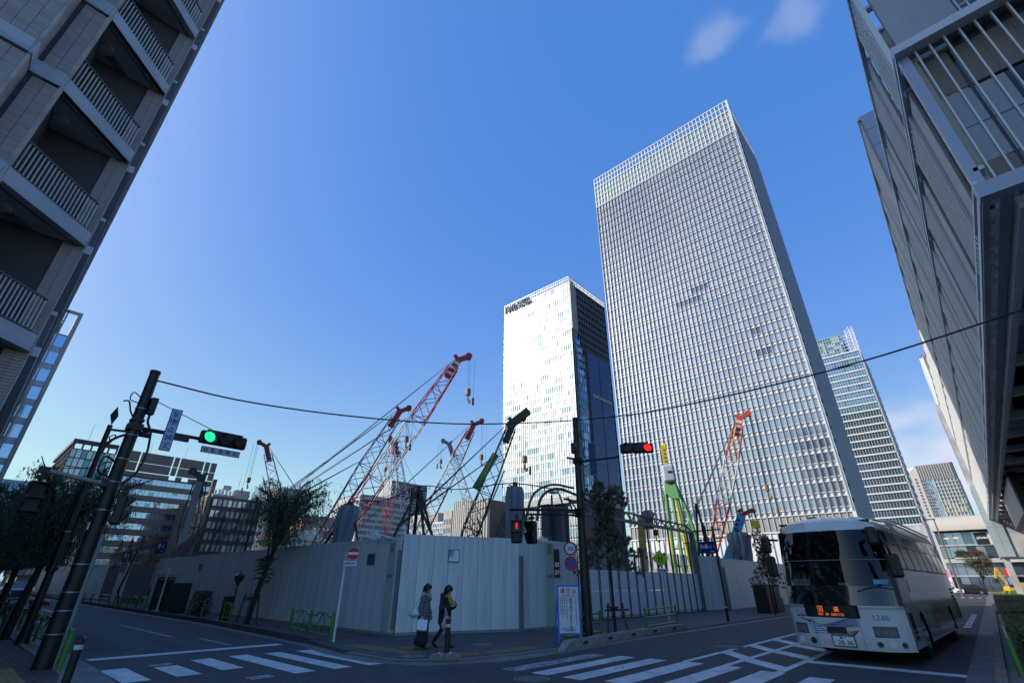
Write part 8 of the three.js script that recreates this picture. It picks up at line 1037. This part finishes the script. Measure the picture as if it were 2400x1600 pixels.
// hanging willow: limbs, then many drooping fronds of narrow leaves
function willow(label, base, H, R, y0, n, lean, o = {}) {
  const t = thing('willow_tree', label, 'tree', base), tr = mb(), limb = [], top = [lean[0], H * 0.62, lean[1]];
  const trunk = bent([[0, 0, 0], [lean[0] * 0.25 + 0.05, H * 0.22, lean[1] * 0.25], [lean[0] * 0.6, H * 0.42, lean[1] * 0.6], top], 6); tr.tube(trunk, o.r || 0.13, 10, (o.r || 0.13) * 0.5);
  for (let i = 0; i < (o.limbs || 9); i++) { const a = i * 2.4 + rr(-0.3, 0.3), f = rr(0.5, 1), st = trunk[Math.floor((trunk.length - 1) * f)], L = R * rr(0.55, 0.95), e = [top[0] + Math.cos(a) * L, H * rr(0.72, 0.96), top[2] + Math.sin(a) * L], m = [(st[0] * 2 + e[0]) / 3, (st[1] + e[1]) / 2 + 0.25, (st[2] * 2 + e[2]) / 3], p = bent([st, m, e], 5); tr.tube(p, 0.045, 6, 0.014); limb.push(p); }
  tr.to('trunk', bark, t);
  const lf = mb(), tw = mb(), cols = [];
  for (let i = 0; i < n; i++) {
    const p = limb[Math.floor(rnd() * limb.length)], s = p[Math.floor(rr(0.25, 1) * (p.length - 1))], a = rr(0, 6.283), out = rr(0.08, 0.5) * R * 0.6 * (o.spread || 1), len = rr(0.5, 1) * (o.droop || 1.5), yb = Math.max(y0, s[1] - len);
    const path = bent([s, [s[0] + Math.cos(a) * out * 0.6, s[1] + rr(0.05, 0.3), s[2] + Math.sin(a) * out * 0.6], [s[0] + Math.cos(a) * out, (s[1] + yb) / 2, s[2] + Math.sin(a) * out], [s[0] + Math.cos(a) * out * 1.1 + rr(-0.08, 0.08), yb, s[2] + Math.sin(a) * out * 1.1]], 4);
    if (i % 3 === 0) tw.tube(path, 0.006, 3, 0.003, false);
    for (const q of path) for (let k = 0; k < (o.dense || 2); k++) { const b = rr(0, 6.283), l = rr(0.10, 0.20), w = 0.017, dx = Math.cos(b) * l * 0.55, dz = Math.sin(b) * l * 0.55, dy = -l * rr(0.4, 0.95), x = q[0] + rr(-0.05, 0.05), y = q[1] + rr(-0.06, 0.06), z = q[2] + rr(-0.05, 0.05), px = -Math.sin(b) * w, pz = Math.cos(b) * w; lf.quad([x, y, z], [x + dx * 0.5 + px, y + dy * 0.5, z + dz * 0.5 + pz], [x + dx, y + dy, z + dz], [x + dx * 0.5 - px, y + dy * 0.5, z + dz * 0.5 - pz]); }
  }
  tw.to('twig', bark, t); lf.to('crown', o.m || leafMat([0.040, 0.062, 0.030]), t); return t;
}
function stakes(t, r, h, pts) { const m = mat([0.10, 0.075, 0.055], 0.9); for (const [x, z] of pts) mb().tube([[x * r, 0, z * r], [x * r * 0.7, h, z * r * 0.7]], 0.04, 8).to('stake', m, t); mb().tube([[-r * 0.8, h * 0.86, r * 0.3], [r * 0.8, h * 0.86, r * 0.3]], 0.035, 8).tube([[0, h * 0.8, -r * 0.7], [0, h * 0.8, r * 0.7]], 0.03, 8).to('stake_tie', m, t); }
reseed(801);
const wl = leafMat([0.10, 0.145, 0.085]);
{ const a = willow('nearest leaning willow of the left-hand row behind the near left pole', [-23.2, 0.02, -2.1], 5.6, 2.5, 2.2, 620, [0.1, -0.3], { m: wl, dense: 3, droop: 1.9, limbs: 16 }); stakes(a, 0.45, 1.0, [[1, 0.4], [-0.6, 0.8], [0, -1]]);
  copyOf(a, [-28.6, 0.02, -2.0], 1.3, 'second willow along the left-hand row'); copyOf(a, [-34.6, 0.02, -2.1], 2.9, 'third willow along the left-hand row'); copyOf(a, [-41.5, 0.02, -2.0], 4.2, 'fourth willow along the left-hand row'); copyOf(a, [-50, 0.02, -2.1], 5.4, 'farthest willow along the left-hand row');
  const b = willow('leaning staked willow with an airy crown in front of the left hoarding', [-24.25, 0.03, -9.7], 6.95, 2.15, 3.1, 620, [0.75, -0.55], { dense: 2, droop: 1.25, limbs: 20, spread: 1.7, m: leafMat([0.11, 0.15, 0.08]) }); stakes(b, 0.42, 1.15, [[1, 0.5], [-0.8, 0.7], [0, -1]]); const sp = mb(); for (let i = 0; i < 60; i++) { const y = rr(1.6, 2.7), a2 = rr(0, 6.28), r = rr(0.1, 0.6); sp.quad([0.3, y, -0.2], [0.3 + Math.cos(a2) * r * 0.6 + 0.01, y + 0.03, -0.2 + Math.sin(a2) * r * 0.6], [0.3 + Math.cos(a2) * r, y - 0.1, -0.2 + Math.sin(a2) * r], [0.3 + Math.cos(a2) * r * 0.6, y + 0.01, -0.2 + Math.sin(a2) * r * 0.6 - 0.01]); } sp.to('sprout', leafMat([0.06, 0.14, 0.03]), b);
}
{ const t = thing('bare_tree', 'thin crooked bare tree in front of the far left gate', 'tree', [-46.0, 0.03, -9.25]); mb().tube(bent([[0.5, 0, 0], [0.1, 0.5, 0], [-0.1, 1.0, 0.1], [0.15, 2.0, 0], [0.05, 2.8, -0.1], [0.3, 3.7, -0.1]], 5), 0.09, 8, 0.04).tube(bent([[0.05, 2.8, -0.1], [-0.4, 3.4, 0.1], [-0.5, 4.0, 0.1]], 4), 0.04, 6, 0.015).tube(bent([[0.3, 3.5, -0.1], [0.7, 4.0, -0.3]], 4), 0.03, 6, 0.012).to('trunk', bark, t); }
// broad lobed leaves, each a bent little blade
function lobed(k) { const pts = [], n = 5; for (let i = 0; i <= n * 2; i++) { const a = -1.15 * Math.PI / 2 * 1.5 + i / (n * 2) * Math.PI * 1.5 * 1.15, r = (i % 2 ? 0.42 : 0.78) * (1 - 0.12 * Math.abs(i - n) / n) + (k - 1) * 0.05; pts.push([Math.sin(a) * r * 0.75, Math.cos(a) * r * 0.85 + 0.25]); } const m = mb(); for (let i = 0; i < pts.length - 1; i++) { const z = (p) => -0.22 * (p[0] * p[0]) - 0.12 * p[1] * p[1] * (k - 0.6); m.tri([0, 0, 0], [pts[i + 1][0], pts[i + 1][1], z(pts[i + 1])], [pts[i][0], pts[i][1], z(pts[i])]); } m.bar([0, 0, 0], [0, -0.28, 0], 0.03); return m.geo; }
const LEAF = [lobed(0.8), lobed(1.0), lobed(1.25)], LM = [leafMat([0.06, 0.085, 0.048]), leafMat([0.085, 0.115, 0.05]), leafMat([0.19, 0.13, 0.055]), leafMat([0.21, 0.10, 0.045])];
function broadTree(label, base, H, R, y0, n, parts, gold) {
  const t = thing('leafy_tree', label, 'tree', base), tr = mb(), tips = []; tr.tube(bent([[0, 0, 0], [0.02, H * 0.35, 0.02], [-0.02, H * 0.7, -0.02], [0, H * 0.97, 0]], 5), 0.055, 9, 0.015);
  for (let i = 0; i < 34; i++) { const f = i / 33, y = y0 + 0.35 + (H - y0 - 0.6) * f, a = i * 2.4, prof = (0.62 + 0.38 * Math.sin(f * 7.5 + 0.6)) * (1 - 0.35 * f), L = R * prof * rr(0.75, 1.1), p = bent([[0, y, 0], [Math.cos(a) * L * 0.55, y + 0.22, Math.sin(a) * L * 0.55], [Math.cos(a) * L, y + rr(-0.15, 0.2), Math.sin(a) * L]], 4); tr.tube(p, 0.012, 5, 0.004); for (let k = 0.3; k <= 1; k += 0.1) tips.push(p[Math.min(p.length - 1, Math.floor(k * (p.length - 1)))]); }
  tr.to('trunk', bark, t); const L = []; for (let i = 0; i < n; i++) { const s = tips[Math.floor(rnd() * tips.length)], sc = rr(0.10, 0.175), low = s[1] < y0 + (H - y0) * 0.45, q = rnd(); L.push({ p: [s[0] + rr(-0.13, 0.13), s[1] + rr(-0.2, 0.1), s[2] + rr(-0.13, 0.13)], r: [rr(1.7, 3.4), rr(0, 6.28), rr(-0.5, 0.5)], s: sc, g: i % 3, m: gold ? (q < 0.5 ? 1 : q < 0.8 ? 2 : 3) : q < 0.42 ? 0 : q < 0.72 ? 1 : q < (low ? 0.95 : 0.92) ? 2 : 3 }); }
  L.sort((a, b) => b.s - a.s); L.slice(0, parts).forEach((l) => mesh('leaf', LEAF[l.g], LM[l.m], t, l.p, l.r, [l.s, l.s, l.s])); const o = new THREE.Object3D(); for (let g = 0; g < 3; g++) for (let m = 0; m < 4; m++) { const k = L.slice(parts).filter((l) => l.g === g && l.m === m); if (!k.length) continue; const im = new THREE.InstancedMesh(LEAF[g], LM[m], k.length); k.forEach((l, i) => { o.position.set(...l.p); o.rotation.set(...l.r); o.scale.setScalar(l.s); o.updateMatrix(); im.setMatrixAt(i, o.matrix); }); im.name = 'crown'; im.castShadow = im.receiveShadow = true; t.add(stuff(im)); } return t;
}
{ const a = broadTree('slender tree with big dark green and brown leaves beside the far corner pole', [-10.3, 0.03, -16.8], 5.25, 1.6, 1.7, 2100, 300, false); stakes(a, 0.3, 1.0, [[1, -1.2], [-0.7, 0.5]]); mb().tube([[-0.25, 0.75, 0.2], [0.35, 0.78, -0.45]], 0.035, 8).to('stake_bar', mat([0.10, 0.075, 0.055], 0.9), a);
  broadTree('leafy tree with yellowing leaves half hidden behind the coach', [-9.75, 0.03, -33.5], 4.6, 1.3, 1.1, 800, 200, true); }
{ const t = thing('clipped_shrub', 'dark rough shrub inside a green guard rail against the left hoarding', 'shrub', [-30.5, 0.03, -9.75]); const m = mb(); reseed(88); for (let i = 0; i < 2600; i++) { const a = rr(0, 6.28), y = rr(0.05, 1.15), R = 0.5 * Math.sqrt(rnd()) * (1 - 0.25 * Math.abs(y - 0.6)), x = Math.cos(a) * R + 0.15 * Math.sin(y * 5), z = Math.sin(a) * R, b = rr(0, 6.28), s = rr(0.04, 0.1); m.tri([x, y, z], [x + Math.cos(b) * s, y + s * rr(0.2, 1), z + Math.sin(b) * s], [x + Math.cos(b + 1) * s * 0.6, y + s * 0.4, z + Math.sin(b + 1) * s * 0.6]); } m.to('foliage', leafMat([0.018, 0.026, 0.014]), t); mb().tube([[0, 0, 0], [0, 0.9, 0]], 0.05, 6).to('stem', bark, t); }
function hedge(label, x0, x1, z0, z1, h, c) { const t = thing('hedge', label, 'hedge', [(x0 + x1) / 2, 0.05, (z0 + z1) / 2]); const w = x1 - x0, d = Math.abs(z1 - z0); mb().box(0, h * 0.46, 0, w * 0.92, h * 0.9, d * 0.97).to('stems', mat([0.02, 0.022, 0.014], 0.95), t); const m = mb(), n = Math.min(26000, Math.round(900 * (w * d + 2 * h * (w + d)))); for (let i = 0; i < n; i++) { const q = rnd(), tot = w * d + 2 * h * (w + d); let x, y, z; if (q < w * d / tot) { x = rr(-w / 2, w / 2); z = rr(-d / 2, d / 2); y = h * rr(0.9, 1.03); } else if (q < (w * d + 2 * h * d) / tot) { x = (rnd() < 0.5 ? -1 : 1) * w / 2 * rr(0.93, 1.04); z = rr(-d / 2, d / 2); y = rr(0.02, h); } else { z = (rnd() < 0.5 ? -1 : 1) * (d / 2 + rr(-0.05, 0.03)); x = rr(-w / 2, w / 2); y = rr(0.02, h); } const b = rr(0, 6.28), s = rr(0.025, 0.06); m.tri([x, y, z], [x + Math.cos(b) * s, y + s * rr(-0.3, 1), z + Math.sin(b) * s], [x + Math.cos(b + 1.2) * s * 0.7, y + s * rr(0, 0.8), z + Math.sin(b + 1.2) * s * 0.7]); } m.to('foliage', leafMat(c), t); const k = []; for (let i = 0; i < d / 0.9; i++) k.push({ c: [-w / 2 - 0.12, 0.06, d / 2 - 0.45 - i * 0.9], s: [0.12, 0.16, 0.88] }); pieces(t, 'planter_stone', k, [mat([0.28, 0.16, 0.11], 0.85, { map: T.fine })]); return t; }
hedge('nearest clipped hedge on the right-hand pavement beside the green post', 0.05, 2.1, -15.6, -25.2, 0.74, [0.16, 0.165, 0.045]); hedge('second clipped hedge along the right-hand pavement', 0.0, 2.1, -28.2, -41, 0.76, [0.18, 0.16, 0.045]); hedge('farthest clipped hedge along the right-hand pavement', -0.1, 2.1, -46, -76, 0.78, [0.15, 0.15, 0.045]);
{ const t = thing('street_tree', 'round-headed street tree before the shop building at the street end', 'tree', [0.2, 0.05, -144]), w = mb(), lf = mb(); reseed(95); w.tube(bent([[-1.2, 0, 0], [-1.3, 1.5, 0], [-1, 3, 0]], 4), 0.18, 7, 0.1); for (let i = 0; i < 11; i++) { const a = i * 2.4, c = [-0.6 + Math.cos(a) * rr(0.6, 2.1), rr(3.4, 6.6), Math.sin(a) * rr(0.4, 1.6)]; w.tube(bent([[-1.1, 2.4, 0], [(c[0] - 1) / 2, (c[1] + 2.4) / 2 + 0.2, c[2] / 2], c], 4), 0.07, 5, 0.03); for (let k = 0; k < 420; k++) { const u = rr(0, 6.28), v = Math.acos(rr(-1, 1)), R = 1.15 * Math.cbrt(rnd()), x = c[0] + Math.sin(v) * Math.cos(u) * R, y = c[1] + Math.cos(v) * R * 0.75, z = c[2] + Math.sin(v) * Math.sin(u) * R, b = rr(0, 6.28), s = rr(0.12, 0.26); lf.tri([x, y, z], [x + Math.cos(b) * s, y + s * rr(-0.5, 0.8), z + Math.sin(b) * s], [x + Math.cos(b + 1) * s, y - s * 0.3, z + Math.sin(b + 1) * s]); } } w.to('trunk', bark, t); lf.to('crown', leafMat([0.15, 0.15, 0.07]), t); const p = thing('balcony_plants', 'bushy green and russet plants in a planter on the shop building balcony', 'plants', [-0.9, 6.9, -148.8]); reseed(90); for (const [n, c, x0] of [['green_bush', [0.09, 0.10, 0.035], -1.7], ['russet_bush', [0.22, 0.10, 0.06], 0.7]]) { const m = mb(); for (let i = 0; i < 900; i++) { const a = rr(0, 6.28), R = 1.2 * Math.sqrt(rnd()), x = x0 + Math.cos(a) * R, z = Math.sin(a) * R * 0.4, y = rr(0, 1.7) * (1 - R * 0.3), b = rr(0, 6.28), s = rr(0.1, 0.24); m.tri([x, y, z], [x + Math.cos(b) * s, y + s, z + Math.sin(b) * s], [x + Math.cos(b + 1) * s, y + s * 0.3, z + Math.sin(b + 1) * s]); } m.to(n, leafMat(c), p); } mb().box(-0.6, -0.1, 0, 5, 0.3, 0.7).to('planter', B.conc, p);
  const y = thing('ground_planting', 'low yellow-green planting strip under the street tree', 'plants', [1.6, 0.05, -142.5]); const m = mb(); for (let i = 0; i < 1500; i++) { const x = rr(-2.4, 2.4), z = rr(-0.5, 0.5), h = rr(0.1, 0.6), s = rr(0.06, 0.16), b = rr(0, 6.28); m.tri([x, h, z], [x + Math.cos(b) * s, h + s, z + Math.sin(b) * s], [x + Math.cos(b + 1) * s, h, z + Math.sin(b + 1) * s]); } m.to('foliage', leafMat([0.22, 0.20, 0.03]), y); mb().box(0, 0.2, 0, 5, 0.4, 1.1).to('soil_box', M.gutter, y);
  const g = thing('autumn_trees', 'orange-leaved autumn trees seen through the left gate frame', 'trees', [-70, 0, -14]); reseed(91); for (let k = 0; k < 4; k++) { const q = mb(), cx = 8 - k * 5; mb().tube([[cx, 0, 0], [cx, 4, 0]], 0.14, 7, 0.05).to('trunk', bark, g); for (let i = 0; i < 1300; i++) { const f = rnd(), R = 1.5 * (1 - f) * Math.sqrt(rnd()), a = rr(0, 6.28), x = cx + Math.cos(a) * R, z = Math.sin(a) * R, yy = 1 + f * 5 + rr(-0.2, 0.2), b = rr(0, 6.28), s = rr(0.08, 0.18); q.tri([x, yy, z], [x + Math.cos(b) * s, yy + s * rr(-0.5, 0.8), z + Math.sin(b) * s], [x + Math.cos(b + 1) * s, yy - s * 0.4, z + Math.sin(b + 1) * s]); } q.to('crown', leafMat([0.36, 0.17, 0.02]), g); } }
renderer.render(scene, camera);
